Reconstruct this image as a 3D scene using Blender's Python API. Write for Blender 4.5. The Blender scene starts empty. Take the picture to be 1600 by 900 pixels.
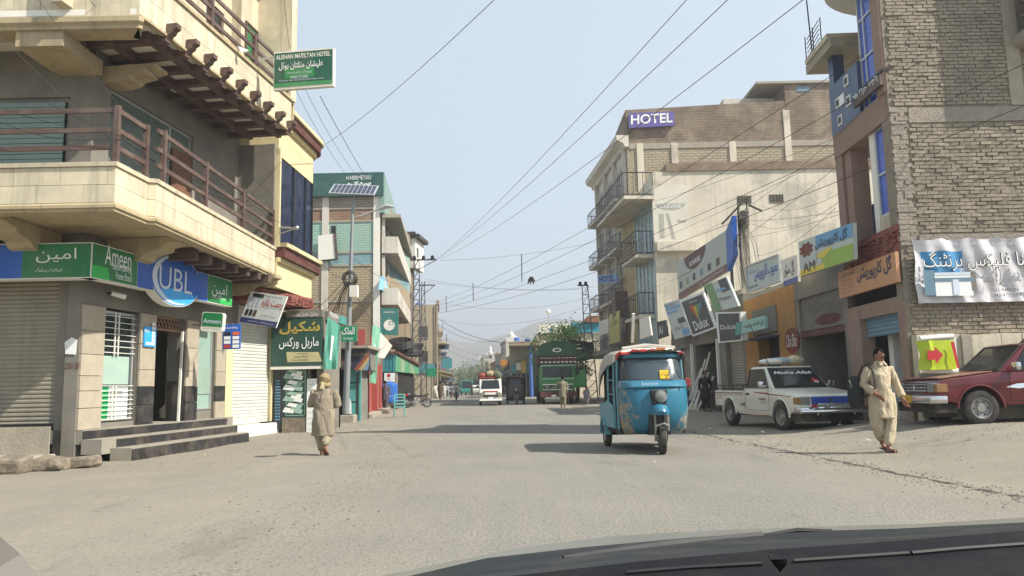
import bpy, bmesh, math, random
from mathutils import Vector, Matrix, noise
rnd = random.Random(7)
PI = math.pi
R = math.radians
S = bpy.context.scene
TMP = bpy.data.scenes.new('workbench')          # small side scene in which lettering and cloth are evaluated; removed at the end
def evaluated_mesh(o):
    TMP.collection.objects.link(o)
    with bpy.context.temp_override(scene=TMP, view_layer=TMP.view_layers[0]):
        dg = bpy.context.evaluated_depsgraph_get(); dg.update(); me = bpy.data.meshes.new_from_object(o.evaluated_get(dg))
    TMP.collection.objects.unlink(o); return me
COL = S.collection
# ---------------------------------------------------------------- camera
CAM_H, PITCH, ROLL, F = 1.25, math.atan(153 / 1200), -0.02, 1200.0
cam_d = bpy.data.cameras.new('camera')
cam_d.sensor_width = 36.0
cam_d.lens = 27.0
cam_d.clip_start = 0.05
cam_d.clip_end = 20000
cam = bpy.data.objects.new('camera', cam_d)
COL.objects.link(cam)
CM = Matrix.Translation((0, 0, CAM_H)) @ Matrix.Rotation(PI / 2 + PITCH, 4, 'X') @ Matrix.Rotation(ROLL, 4, 'Z')
cam.matrix_world = CM
S.camera = cam
# ---------------------------------------------------------------- sky, sun, exposure
SUN_AZ, SUN_EL = R(-22), R(45)      # azimuth measured from +X towards +Y
w = bpy.data.worlds.new('World')
S.world = w
w.use_nodes = True
nt = w.node_tree
sky = nt.nodes.new('ShaderNodeTexSky')
sky.sky_type = 'NISHITA'
sky.sun_disc = False
sky.sun_elevation = SUN_EL
sky.sun_rotation = PI / 2 - SUN_AZ
sky.altitude = 900
sky.air_density = 1.0
sky.dust_density = 1.5
sky.ozone_density = 1.2
bg = nt.nodes['Background']
bg.inputs['Strength'].default_value = 0.11
# thin dust veil over the whole sky: the physical sky mixed with an even pale haze colour
veil = nt.nodes.new('ShaderNodeMix'); veil.data_type = 'RGBA'; veil.inputs['Factor'].default_value = .72
veil.inputs['B'].default_value = (2.85, 3.28, 3.58, 1)
nt.links.new(sky.outputs['Color'], veil.inputs['A'])
nt.links.new(veil.outputs['Result'], bg.inputs['Color'])
sun_d = bpy.data.lights.new('sun', 'SUN')
sun_d.energy = 4.0
sun_d.angle = R(0.53)
sun_d.color = (1.0, 0.945, 0.85)
sun = bpy.data.objects.new('sun', sun_d)
COL.objects.link(sun)
sv = Vector((math.cos(SUN_AZ) * math.cos(SUN_EL), math.sin(SUN_AZ) * math.cos(SUN_EL), math.sin(SUN_EL)))
sun.rotation_euler = sv.to_track_quat('Z', 'Y').to_euler()
sun.location = (30, -10, 40)
S.view_settings.view_transform = 'Standard'
S.view_settings.look = 'None'
S.view_settings.gamma = 1.0
S.view_settings.use_curve_mapping = False
S.view_settings.exposure = 1.2
S.cycles.max_bounces = 6
S.cycles.diffuse_bounces = 3
S.cycles.glossy_bounces = 3
S.cycles.transmission_bounces = 4
S.cycles.transparent_max_bounces = 8
S.cycles.volume_bounces = 0
S.cycles.use_denoising = True

# ---------------------------------------------------------------- pixel -> place (photo pixels, 1600x900)
def ray(px, py):
    return (CM.to_3x3() @ Vector(((px - 800) / F, (450 - py) / F, -1))).normalized()
EYE = Vector((0, 0, CAM_H))
def G(px, py, z=0.0):
    d = ray(px, py); return EYE + d * ((z - CAM_H) / d.z)
def AT(px, py, y):
    d = ray(px, py); return EYE + d * (y / d.y)
def smooth(a, b, x):
    t = min(1, max(0, (x - a) / (b - a))); return t * t * (3 - 2 * t)
def gz(x, y):
    z = 0.36 * smooth(5.3, 9.3, x) * smooth(24, 16, y)
    z -= 0.06 * smooth(-3.5, -6.5, x) * smooth(30, 16, y)
    return z

class Fr:
    """a frame: local x to the viewer's right, z up, -y outwards"""
    def __init__(s, x=0, y=0, deg=0, z=0, M=None):
        s.M = M if M is not None else Matrix.Translation((x, y, z)) @ Matrix.Rotation(R(deg), 4, 'Z')
        s.I = s.M.inverted()
    def pt(s, px, py, w=0.0):
        o = s.I @ EYE; d = s.I.to_3x3() @ ray(px, py)
        t = (-w - o.y) / d.y
        p = o + d * t
        return (p.x, p.z)
    def poly(s, pts, w=0.0): return [s.pt(a, b, w) for a, b in pts]
    def W(s, x, y, z): return s.M @ Vector((x, y, z))
    def sub(s, x, y, z, deg=0): return Fr(M=s.M @ Matrix.Translation((x, y, z)) @ Matrix.Rotation(R(deg), 4, 'Z'))
ID = Fr()
def frame3(o, bx, tz):
    """frame from origin, a point along +x and a point roughly along +z"""
    x = (bx - o).normalized(); z = (tz - o); z = (z - x * z.dot(x)).normalized(); y = z.cross(x)
    M = Matrix((x, y, z)).transposed().to_4x4(); M.translation = o
    return Fr(M=M)

# ---------------------------------------------------------------- objects
def wm(o):
    m = o.matrix_basis.copy()
    while o.parent: o = o.parent; m = o.matrix_basis @ m
    return m
def tag(o, label=None, cat=None, group=None, kind=None):
    if label: o['label'] = label
    if cat: o['category'] = cat
    if group: o['group'] = group
    if kind: o['kind'] = kind
    return o
def thing(name, label, cat, fr=ID, at=(0, 0, 0), group=None):
    o = bpy.data.objects.new(name, None); COL.objects.link(o)
    o.empty_display_size = 0.3
    o.matrix_basis = fr.M @ Matrix.Translation(at)
    return tag(o, label, cat, group)
def copy_tree(o, parent=None):
    c = o.copy(); COL.objects.link(c)
    if parent: c.parent = parent
    for ch in list(o.children): copy_tree(ch, c)
    return c
def link_mesh(name, me, mat, parent=None, basis=None):
    o = bpy.data.objects.new(name, me); COL.objects.link(o)
    if mat and not me.materials: me.materials.append(mat)
    if parent: o.parent = parent
    if basis is not None: o.matrix_basis = basis
    return o

class MB:
    def __init__(s, fr=ID): s.fr = fr; s.v = []; s.f = []; s.m = []; s.mi = 0
    def add(s, vs, fs):
        b = len(s.v); s.v += [Vector(p) for p in vs]; s.f += [tuple(b + i for i in f) for f in fs]; s.m += [s.mi] * len(fs); return s
    def box(s, x0, x1, y0, y1, z0, z1):
        return s.add([(x0, y0, z0), (x1, y0, z0), (x1, y1, z0), (x0, y1, z0), (x0, y0, z1), (x1, y0, z1), (x1, y1, z1), (x0, y1, z1)],
                     [(0, 3, 2, 1), (4, 5, 6, 7), (0, 1, 5, 4), (1, 2, 6, 5), (2, 3, 7, 6), (3, 0, 4, 7)])
    def hexa(s, p): return s.add(p, [(0, 3, 2, 1), (4, 5, 6, 7), (0, 1, 5, 4), (1, 2, 6, 5), (2, 3, 7, 6), (3, 0, 4, 7)])
    def bar(s, p, q, a, b=None, up=(0, 0, 1)):
        p, q = Vector(p), Vector(q); b = b or a
        d = (q - p).normalized(); u = Vector(up)
        if abs(d.dot(u)) > .98: u = Vector((0, 1, 0))
        x = d.cross(u).normalized() * a / 2; z = x.cross(d).normalized() * b / 2
        return s.hexa([p - x - z, p + x - z, q + x - z, q - x - z, p - x + z, p + x + z, q + x + z, q - x + z])
    def tube(s, pts, r, n=6, cap=True):
        pts = [Vector(p) for p in pts]; k = len(pts)
        rs = r if isinstance(r, (list, tuple)) else [r] * k
        base = len(s.v); u = None
        for i, p in enumerate(pts):
            d = (pts[min(i + 1, k - 1)] - pts[max(i - 1, 0)])
            d = d.normalized() if d.length > 1e-9 else Vector((0, 0, 1))
            if u is None: u = d.orthogonal().normalized()
            u = (u - d * u.dot(d)); u = u.normalized() if u.length > 1e-6 else d.orthogonal().normalized()
            v = d.cross(u)
            for j in range(n):
                a = 2 * PI * j / n; s.v.append(p + (u * math.cos(a) + v * math.sin(a)) * rs[i])
        for i in range(k - 1):
            for j in range(n):
                s.f.append((base + i * n + j, base + i * n + (j + 1) % n, base + (i + 1) * n + (j + 1) % n, base + (i + 1) * n + j)); s.m.append(s.mi)
        if cap:
            s.f.append(tuple(base + j for j in reversed(range(n)))); s.f.append(tuple(base + (k - 1) * n + j for j in range(n))); s.m += [s.mi] * 2
        return s
    def rings(s, rings, closed=True, cap=True):
        """loft a list of equal-length vertex rings"""
        base = len(s.v); n = len(rings[0])
        for r in rings: s.v += [Vector(p) for p in r]
        for i in range(len(rings) - 1):
            for j in range(n if closed else n - 1):
                s.f.append((base + i * n + j, base + i * n + (j + 1) % n, base + (i + 1) * n + (j + 1) % n, base + (i + 1) * n + j)); s.m.append(s.mi)
        if cap and closed:
            s.f.append(tuple(base + j for j in reversed(range(n)))); s.f.append(tuple(base + (len(rings) - 1) * n + j for j in range(n))); s.m += [s.mi] * 2
        return s
    def prism(s, poly, y0, y1):
        """outline in (x,z), extruded along y"""
        n = len(poly); b = len(s.v)
        s.v += [Vector((x, y0, z)) for x, z in poly] + [Vector((x, y1, z)) for x, z in poly]
        s.f += [tuple(b + i for i in range(n)), tuple(b + n + i for i in reversed(range(n)))]
        s.f += [(b + i, b + n + i, b + n + (i + 1) % n, b + (i + 1) % n) for i in range(n)]
        s.m += [s.mi] * (n + 2); return s
    def prismz(s, poly, z0, z1):
        n = len(poly); b = len(s.v)
        s.v += [Vector((x, y, z0)) for x, y in poly] + [Vector((x, y, z1)) for x, y in poly]
        s.f += [tuple(b + i for i in reversed(range(n))), tuple(b + n + i for i in range(n))]
        s.f += [(b + i, b + (i + 1) % n, b + n + (i + 1) % n, b + n + i) for i in range(n)]
        s.m += [s.mi] * (n + 2); return s
    def prismx(s, poly, x0, x1):
        """outline in (y,z), extruded along x"""
        n = len(poly); b = len(s.v)
        s.v += [Vector((x0, y, z)) for y, z in poly] + [Vector((x1, y, z)) for y, z in poly]
        s.f += [tuple(b + i for i in reversed(range(n))), tuple(b + n + i for i in range(n))]
        s.f += [(b + i, b + (i + 1) % n, b + n + (i + 1) % n, b + n + i) for i in range(n)]
        s.m += [s.mi] * (n + 2); return s
    def sheet(s, poly, y):
        b = len(s.v); s.v += [Vector((x, y, z)) for x, z in poly]; s.f.append(tuple(b + i for i in range(len(poly)))); s.m.append(s.mi); return s
    def lathe(s, prof, c=(0, 0, 0), n=14, axis='z', cap=True):
        c = Vector(c); rr = []
        for r, h in prof:
            ring = []
            for j in range(n):
                a = 2 * PI * j / n; x, y = r * math.cos(a), r * math.sin(a)
                ring.append(c + (Vector((x, y, h)) if axis == 'z' else Vector((h, x, y)) if axis == 'x' else Vector((y, h, x))))
            rr.append(ring)
        return s.rings(rr, cap=cap)
    def ball(s, c, rx, ry=None, rz=None, n=10, m=7):
        ry = ry or rx; rz = rz or rx; c = Vector(c)
        rr = []
        for i in range(m + 1):
            t = PI * (i + .02) / (m + .04); ring = []
            for j in range(n):
                a = 2 * PI * j / n; ring.append(c + Vector((rx * math.sin(t) * math.cos(a), ry * math.sin(t) * math.sin(a), -rz * math.cos(t))))
            rr.append(ring)
        return s.rings(rr)
    def shutter(s, x0, x1, z0, z1, y=0.0, pitch=0.09, d=0.018):
        n = max(2, int((z1 - z0) / pitch)); p = (z1 - z0) / n; prof = []
        for i in range(n):
            z = z0 + i * p; prof += [(0, z), (-d, z + p * .25), (-d, z + p * .62), (-d * .2, z + p * .93)]
        prof.append((0, z1)); b = len(s.v)
        for a, z in prof: s.v += [Vector((x0, y + a, z)), Vector((x1, y + a, z))]
        for i in range(len(prof) - 1): s.f.append((b + 2 * i, b + 2 * i + 1, b + 2 * i + 3, b + 2 * i + 2)); s.m.append(s.mi)
        return s
    def build(s, name, mat, parent=None, smooth=False, bevel=0, seg=1, kind=None, ang=38, fix=True):
        if not s.v: return None
        vs = [s.fr.M @ v for v in s.v]
        if parent is not None:
            inv = wm(parent).inverted(); vs = [inv @ v for v in vs]; loc = None
        else:
            xs = [v.x for v in vs]; ys = [v.y for v in vs]
            loc = Vector(((min(xs) + max(xs)) / 2, (min(ys) + max(ys)) / 2, min(v.z for v in vs))); vs = [v - loc for v in vs]
        me = bpy.data.meshes.new(name)
        me.from_pydata(vs, [], s.f)
        mats = mat if isinstance(mat, (list, tuple)) else [mat]
        for m in mats: me.materials.append(m)
        if len(mats) > 1: me.polygons.foreach_set('material_index', s.m)
        if bevel or fix:
            bm = bmesh.new(); bm.from_mesh(me)
            if fix: bmesh.ops.recalc_face_normals(bm, faces=bm.faces)
            if bevel:
                es = [e for e in bm.edges if len(e.link_faces) == 2 and e.calc_face_angle(0) > R(30)]
                bmesh.ops.bevel(bm, geom=es, offset=bevel, segments=seg, profile=.5, affect='EDGES', clamp_overlap=True)
            bm.to_mesh(me); bm.free()
        if smooth:
            me.polygons.foreach_set('use_smooth', [True] * len(me.polygons)); me.set_sharp_from_angle(angle=R(ang))
        o = bpy.data.objects.new(name, me); COL.objects.link(o)
        if parent is not None: o.parent = parent
        else: o.location = loc
        if kind: o['kind'] = kind
        return o

UNIT = {}
def unit_box(name, mat, bev=0.03):
    k = (name, mat.name)
    if k not in UNIT:
        b = MB().box(-.5, .5, -.5, .5, -.5, .5); me = bpy.data.meshes.new(name); me.from_pydata(b.v, [], b.f); me.materials.append(mat)
        UNIT[k] = me
    return UNIT[k]
def piece(name, mat, parent, fr, c, size, roty=0.0, me=None):
    """one small block that shares its mesh with its likes"""
    o = bpy.data.objects.new(name, me or unit_box(name, mat)); COL.objects.link(o); o.parent = parent
    o.matrix_basis = wm(parent).inverted() @ fr.M @ Matrix.Translation(c) @ Matrix.Rotation(roty, 4, 'Y') @ Matrix.Diagonal((*size, 1))
    return o

# ---------------------------------------------------------------- materials
def srgb(h):
    h = h.lstrip('#'); v = [int(h[i:i + 2], 16) / 255 for i in (0, 2, 4)]
    return tuple(x / 12.92 if x < .04045 else ((x + .055) / 1.055) ** 2.4 for x in v)
MATS = {}
DUST = (0.36, 0.29, 0.20)
def N(nt, t, **kw):
    n = nt.nodes.new(t)
    for k, v in kw.items():
        if k.startswith('_'): setattr(n, k[1:], v)
        else: n.inputs[k.replace('__', ' ')].default_value = v
    return n
def mixc(nt, f, a, b, blend='MIX'):
    n = nt.nodes.new('ShaderNodeMix'); n.data_type = 'RGBA'; n.blend_type = blend
    for sock, v in ((n.inputs['Factor'], f), (n.inputs['A'], a), (n.inputs['B'], b)):
        if hasattr(v, 'is_linked'): nt.links.new(v, sock)
        elif isinstance(v, (int, float)): sock.default_value = v
        else: sock.default_value = (*v[:3], 1)
    return n.outputs['Result']
def ramp(nt, fac, a, b, lo=0.0, hi=1.0):
    n = nt.nodes.new('ShaderNodeMapRange'); n.inputs['From Min'].default_value = a; n.inputs['From Max'].default_value = b
    n.inputs['To Min'].default_value = lo; n.inputs['To Max'].default_value = hi
    nt.links.new(fac, n.inputs['Value']); return n.outputs['Result']
def mat(name, col, rough=.85, var=.18, sc=2.5, dirt=.25, bump=.15, bsc=40, metal=0.0, rand=0.0, coat=0.0, spec=None, emit=0, dirtcol=DUST, streak=0.0, dr=(.46, .72)):
    if name in MATS: return MATS[name]
    if bump == 0 and any(k in name for k in ('sign', 'print', 'board', 'letters', 'plate', 'panel')): dirt = max(dirt, .16); rough = max(rough, .45)
    m = bpy.data.materials.new(name); m.use_nodes = True; nt = m.node_tree; L = nt.links.new
    b = nt.nodes['Principled BSDF']
    c = srgb(col) if isinstance(col, str) else col
    geo = nt.nodes.new('ShaderNodeNewGeometry'); P = geo.outputs['Position']
    n1 = N(nt, 'ShaderNodeTexNoise', Scale=sc, Detail=6.0, Roughness=.65); L(P, n1.inputs['Vector'])
    f1 = ramp(nt, n1.outputs['Fac'], .3, .7)
    out = mixc(nt, f1, tuple(x * (1 - var) for x in c), tuple(min(1, x * (1 + var * .7)) for x in c))
    if rand:
        oi = nt.nodes.new('ShaderNodeObjectInfo')
        hs = N(nt, 'ShaderNodeHueSaturation'); L(out, hs.inputs['Color']); L(ramp(nt, oi.outputs['Random'], 0, 1, 1 - rand, 1 + rand), hs.inputs['Value']); out = hs.outputs['Color']
    if dirt:
        n2 = N(nt, 'ShaderNodeTexNoise', Scale=sc * .45, Detail=8.0, Roughness=.72); L(P, n2.inputs['Vector'])
        f2 = ramp(nt, n2.outputs['Fac'], dr[0], dr[1], 0, dirt)
        out = mixc(nt, f2, out, dirtcol)
    if streak:
        mp = N(nt, 'ShaderNodeMapping', Scale=(2.2, 2.2, .12)); L(P, mp.inputs['Vector'])
        n3 = N(nt, 'ShaderNodeTexNoise', Scale=2.0, Detail=5.0, Roughness=.7); L(mp.outputs['Vector'], n3.inputs['Vector'])
        out = mixc(nt, ramp(nt, n3.outputs['Fac'], .5, .75, 0, streak), out, (.10, .085, .065))
    L(out, b.inputs['Base Color'])
    b.inputs['Roughness'].default_value = rough; b.inputs['Metallic'].default_value = metal
    if spec is not None: b.inputs['Specular IOR Level'].default_value = spec
    if coat: b.inputs['Coat Weight'].default_value = coat; b.inputs['Coat Roughness'].default_value = .12
    if bump:
        n4 = N(nt, 'ShaderNodeTexNoise', Scale=bsc, Detail=4.0); L(P, n4.inputs['Vector'])
        bp = N(nt, 'ShaderNodeBump', Strength=bump, Distance=.02); L(n4.outputs['Fac'], bp.inputs['Height']); L(bp.outputs['Normal'], b.inputs['Normal'])
    if emit: b.inputs['Emission Color'].default_value = (*c, 1); b.inputs['Emission Strength'].default_value = emit
    MATS[name] = m; return m
def brickmat(name, c1, c2, mortar, bw=.24, bh=.086, ms=.012, bump=.6, patch=None, patchamt=.5):
    if name in MATS: return MATS[name]
    m = bpy.data.materials.new(name); m.use_nodes = True; nt = m.node_tree; L = nt.links.new; b = nt.nodes['Principled BSDF']
    tc = nt.nodes.new('ShaderNodeTexCoord'); sx = nt.nodes.new('ShaderNodeSeparateXYZ'); L(tc.outputs['Object'], sx.inputs[0])
    ad = N(nt, 'ShaderNodeMath'); L(sx.outputs['X'], ad.inputs[0]); L(sx.outputs['Y'], ad.inputs[1])
    cb = nt.nodes.new('ShaderNodeCombineXYZ'); L(ad.outputs[0], cb.inputs['X']); L(sx.outputs['Z'], cb.inputs['Y'])
    n0 = N(nt, 'ShaderNodeTexNoise', Scale=6.0, Detail=3.0); L(tc.outputs['Object'], n0.inputs['Vector'])
    va = N(nt, 'ShaderNodeVectorMath', _operation='MULTIPLY_ADD'); va.inputs[1].default_value = (.02, .02, 0); L(n0.outputs['Color'], va.inputs[0]); L(cb.outputs[0], va.inputs[2])
    bt = nt.nodes.new('ShaderNodeTexBrick'); L(va.outputs[0], bt.inputs['Vector'])
    bt.inputs['Scale'].default_value = 1; bt.inputs['Brick Width'].default_value = bw; bt.inputs['Row Height'].default_value = bh; bt.inputs['Mortar Size'].default_value = ms
    bt.inputs['Mortar Smooth'].default_value = .2; bt.inputs['Bias'].default_value = 0
    bt.inputs['Color1'].default_value = (*srgb(c1), 1); bt.inputs['Color2'].default_value = (*srgb(c2), 1); bt.inputs['Mortar'].default_value = (*srgb(mortar), 1)
    n1 = N(nt, 'ShaderNodeTexNoise', Scale=9.0, Detail=7.0, Roughness=.7); L(tc.outputs['Object'], n1.inputs['Vector'])
    out = mixc(nt, ramp(nt, n1.outputs['Fac'], .3, .7, .0, .55), bt.outputs['Color'], tuple(.72 * x for x in srgb(c1)))
    n2 = N(nt, 'ShaderNodeTexNoise', Scale=.55, Detail=8.0, Roughness=.7); L(tc.outputs['Object'], n2.inputs['Vector'])
    out = mixc(nt, ramp(nt, n2.outputs['Fac'], .45, .62, 0, patchamt), out, srgb(patch) if patch else DUST)
    L(out, b.inputs['Base Color']); b.inputs['Roughness'].default_value = .93
    bp = N(nt, 'ShaderNodeBump', Strength=bump, Distance=.02, _invert=True); L(bt.outputs['Fac'], bp.inputs['Height']); L(bp.outputs['Normal'], b.inputs['Normal'])
    MATS[name] = m; return m
def glassmat(name, col, rough=.06, alpha=None, trans=0.0, bump=0, metal=0.0):
    if name in MATS: return MATS[name]
    m = bpy.data.materials.new(name); m.use_nodes = True; nt = m.node_tree; b = nt.nodes['Principled BSDF']
    b.inputs['Base Color'].default_value = (*(srgb(col) if isinstance(col, str) else col), 1); b.inputs['Roughness'].default_value = rough
    b.inputs['IOR'].default_value = 1.5; b.inputs['Metallic'].default_value = metal
    if alpha is not None: b.inputs['Alpha'].default_value = alpha
    if trans: b.inputs['Transmission Weight'].default_value = trans
    geo = nt.nodes.new('ShaderNodeNewGeometry')
    n = N(nt, 'ShaderNodeTexNoise', Scale=3.0, Detail=5.0); nt.links.new(geo.outputs['Position'], n.inputs['Vector'])
    nt.links.new(ramp(nt, n.outputs['Fac'], .4, .75, rough, rough + .3), b.inputs['Roughness'])
    MATS[name] = m; return m

# ---------------------------------------------------------------- lettering
_AR = dict(zip("اآأبپتٹثجچحخدڈذرڑزژسشصضطظعغفقکگلمنںوہھءیئے", [
(0xFE8D,0xFE8E),(0xFE81,0xFE82),(0xFE83,0xFE84),(0xFE8F,0xFE90,0xFE91,0xFE92),(0xFB56,0xFB57,0xFB58,0xFB59),(0xFE95,0xFE96,0xFE97,0xFE98),(0xFB66,0xFB67,0xFB68,0xFB69),(0xFE99,0xFE9A,0xFE9B,0xFE9C),(0xFE9D,0xFE9E,0xFE9F,0xFEA0),(0xFB7A,0xFB7B,0xFB7C,0xFB7D),(0xFEA1,0xFEA2,0xFEA3,0xFEA4),(0xFEA5,0xFEA6,0xFEA7,0xFEA8),(0xFEA9,0xFEAA),(0xFB88,0xFB89),(0xFEAB,0xFEAC),(0xFEAD,0xFEAE),(0xFB8C,0xFB8D),(0xFEAF,0xFEB0),(0xFB8A,0xFB8B),(0xFEB1,0xFEB2,0xFEB3,0xFEB4),(0xFEB5,0xFEB6,0xFEB7,0xFEB8),(0xFEB9,0xFEBA,0xFEBB,0xFEBC),(0xFEBD,0xFEBE,0xFEBF,0xFEC0),(0xFEC1,0xFEC2,0xFEC3,0xFEC4),(0xFEC5,0xFEC6,0xFEC7,0xFEC8),(0xFEC9,0xFECA,0xFECB,0xFECC),(0xFECD,0xFECE,0xFECF,0xFED0),(0xFED1,0xFED2,0xFED3,0xFED4),(0xFED5,0xFED6,0xFED7,0xFED8),(0xFB8E,0xFB8F,0xFB90,0xFB91),(0xFB92,0xFB93,0xFB94,0xFB95),(0xFEDD,0xFEDE,0xFEDF,0xFEE0),(0xFEE1,0xFEE2,0xFEE3,0xFEE4),(0xFEE5,0xFEE6,0xFEE7,0xFEE8),(0xFB9E,0xFB9F),(0xFEED,0xFEEE),(0xFBA6,0xFBA7,0xFBA8,0xFBA9),(0xFBAA,0xFBAB,0xFBAC,0xFBAD),(0xFE80,),(0xFBFC,0xFBFD,0xFBFE,0xFBFF),(0xFE89,0xFE8A,0xFE8B,0xFE8C),(0xFBAE,0xFBAF)]))
def ar(s):
    out = []
    for i, ch in enumerate(s):
        f = _AR.get(ch)
        if not f: out.append(ch); continue
        p = i > 0 and len(_AR.get(s[i - 1], ())) == 4
        n = len(f) == 4 and i + 1 < len(s) and len(_AR.get(s[i + 1], ())) >= 2
        out.append(chr(f[min(3 if p and n else 2 if n else 1 if p else 0, len(f) - 1)]))
    return ''.join(reversed(out))
def text(s, fr, x, z, wd, ht, m, parent, y=-.01, bold=0.0, shear=0.0, name='lettering', res=3, fit=True):
    """flat print: fits the string into the box x..x+wd, z..z+ht of the frame's plane"""
    c = bpy.data.curves.new('font', 'FONT'); c.body = ar(s) if any(ord(k) > 0x5FF for k in s) else s
    c.resolution_u = res; c.offset = bold; c.shear = shear
    o = bpy.data.objects.new('font', c); me = evaluated_mesh(o)
    bpy.data.objects.remove(o); bpy.data.curves.remove(c)
    if not me.vertices: return None
    xs = [v.co.x for v in me.vertices]; ys = [v.co.y for v in me.vertices]
    x0, y0 = min(xs), min(ys); kx = wd / max(1e-6, max(xs) - x0); ky = ht / max(1e-6, max(ys) - y0)
    if not fit: kx = ky = min(kx, ky)
    # islands that overlap (joined letters) are set a hair apart so no two faces share a plane
    bm = bmesh.new(); bm.from_mesh(me); bm.verts.ensure_lookup_table(); lay = {}; k = 0
    for v in bm.verts:
        if v.index in lay: continue
        st = [v]; lay[v.index] = k
        while st:
            a = st.pop()
            for e in a.link_edges:
                b = e.other_vert(a)
                if b.index not in lay: lay[b.index] = k; st.append(b)
        k += 1
    inv = wm(parent).inverted() @ fr.M if parent else fr.M
    for v in bm.verts:
        v.co = inv @ Vector((x + (v.co.x - x0) * kx, y - .0006 * (lay[v.index] % 4), z + (v.co.y - y0) * ky))
    bm.to_mesh(me); bm.free(); me.materials.clear(); me.materials.append(m); me.name = name
    return link_mesh(name, me, m, parent)
def ptext(s, fr, px0, py0, px1, py1, m, parent, w=.01, **k):
    """lettering boxed by two photo points (bottom left, top right) on the frame's plane"""
    a = fr.pt(px0, py0, w); b = fr.pt(px1, py1, w)
    return text(s, fr, a[0], a[1], b[0] - a[0], b[1] - a[1], m, parent, y=-w, **k)
def flat(fr, poly, m, parent, w=.008, name='print'):
    return MB(fr).sheet(poly, -w).build(name, m, parent, fix=False)
def ellipse(cx, cz, rx, rz, n=28, a0=0, a1=2 * PI):
    return [(cx + rx * math.cos(a0 + (a1 - a0) * i / n), cz + rz * math.sin(a0 + (a1 - a0) * i / n)) for i in range(n + (1 if a1 - a0 < 6.2 else 0))]
def rect(x0, x1, z0, z1): return [(x0, z0), (x1, z0), (x1, z1), (x0, z1)]
# ================================================================ ground and road
def dust_colour(nt, P):
    L = nt.links.new
    a = N(nt, 'ShaderNodeTexNoise', Scale=.6, Detail=9.0, Roughness=.7); L(P, a.inputs['Vector'])
    c = N(nt, 'ShaderNodeTexNoise', Scale=14.0, Detail=6.0, Roughness=.75); L(P, c.inputs['Vector'])
    o = mixc(nt, ramp(nt, a.outputs['Fac'], .35, .65), (.278, .250, .2), (.232, .212, .173))
    o = mixc(nt, ramp(nt, c.outputs['Fac'], .38, .75, 0, .45), o, (.15, .13, .10))
    v = N(nt, 'ShaderNodeTexVoronoi', Scale=9.0); L(P, v.inputs['Vector'])
    o = mixc(nt, ramp(nt, v.outputs['Distance'], .16, .10, 0, .35), o, (.12, .105, .085))
    return o, c
def ground_mat():
    m = bpy.data.materials.new('dusty_ground'); m.use_nodes = True; nt = m.node_tree; L = nt.links.new; b = nt.nodes['Principled BSDF']
    g = nt.nodes.new('ShaderNodeNewGeometry'); P = g.outputs['Position']
    o, c = dust_colour(nt, P)
    L(o, b.inputs['Base Color']); b.inputs['Roughness'].default_value = .97; b.inputs['Specular IOR Level'].default_value = .15
    bp = N(nt, 'ShaderNodeBump', Strength=.5, Distance=.03); L(c.outputs['Fac'], bp.inputs['Height']); L(bp.outputs['Normal'], b.inputs['Normal'])
    return m
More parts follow.
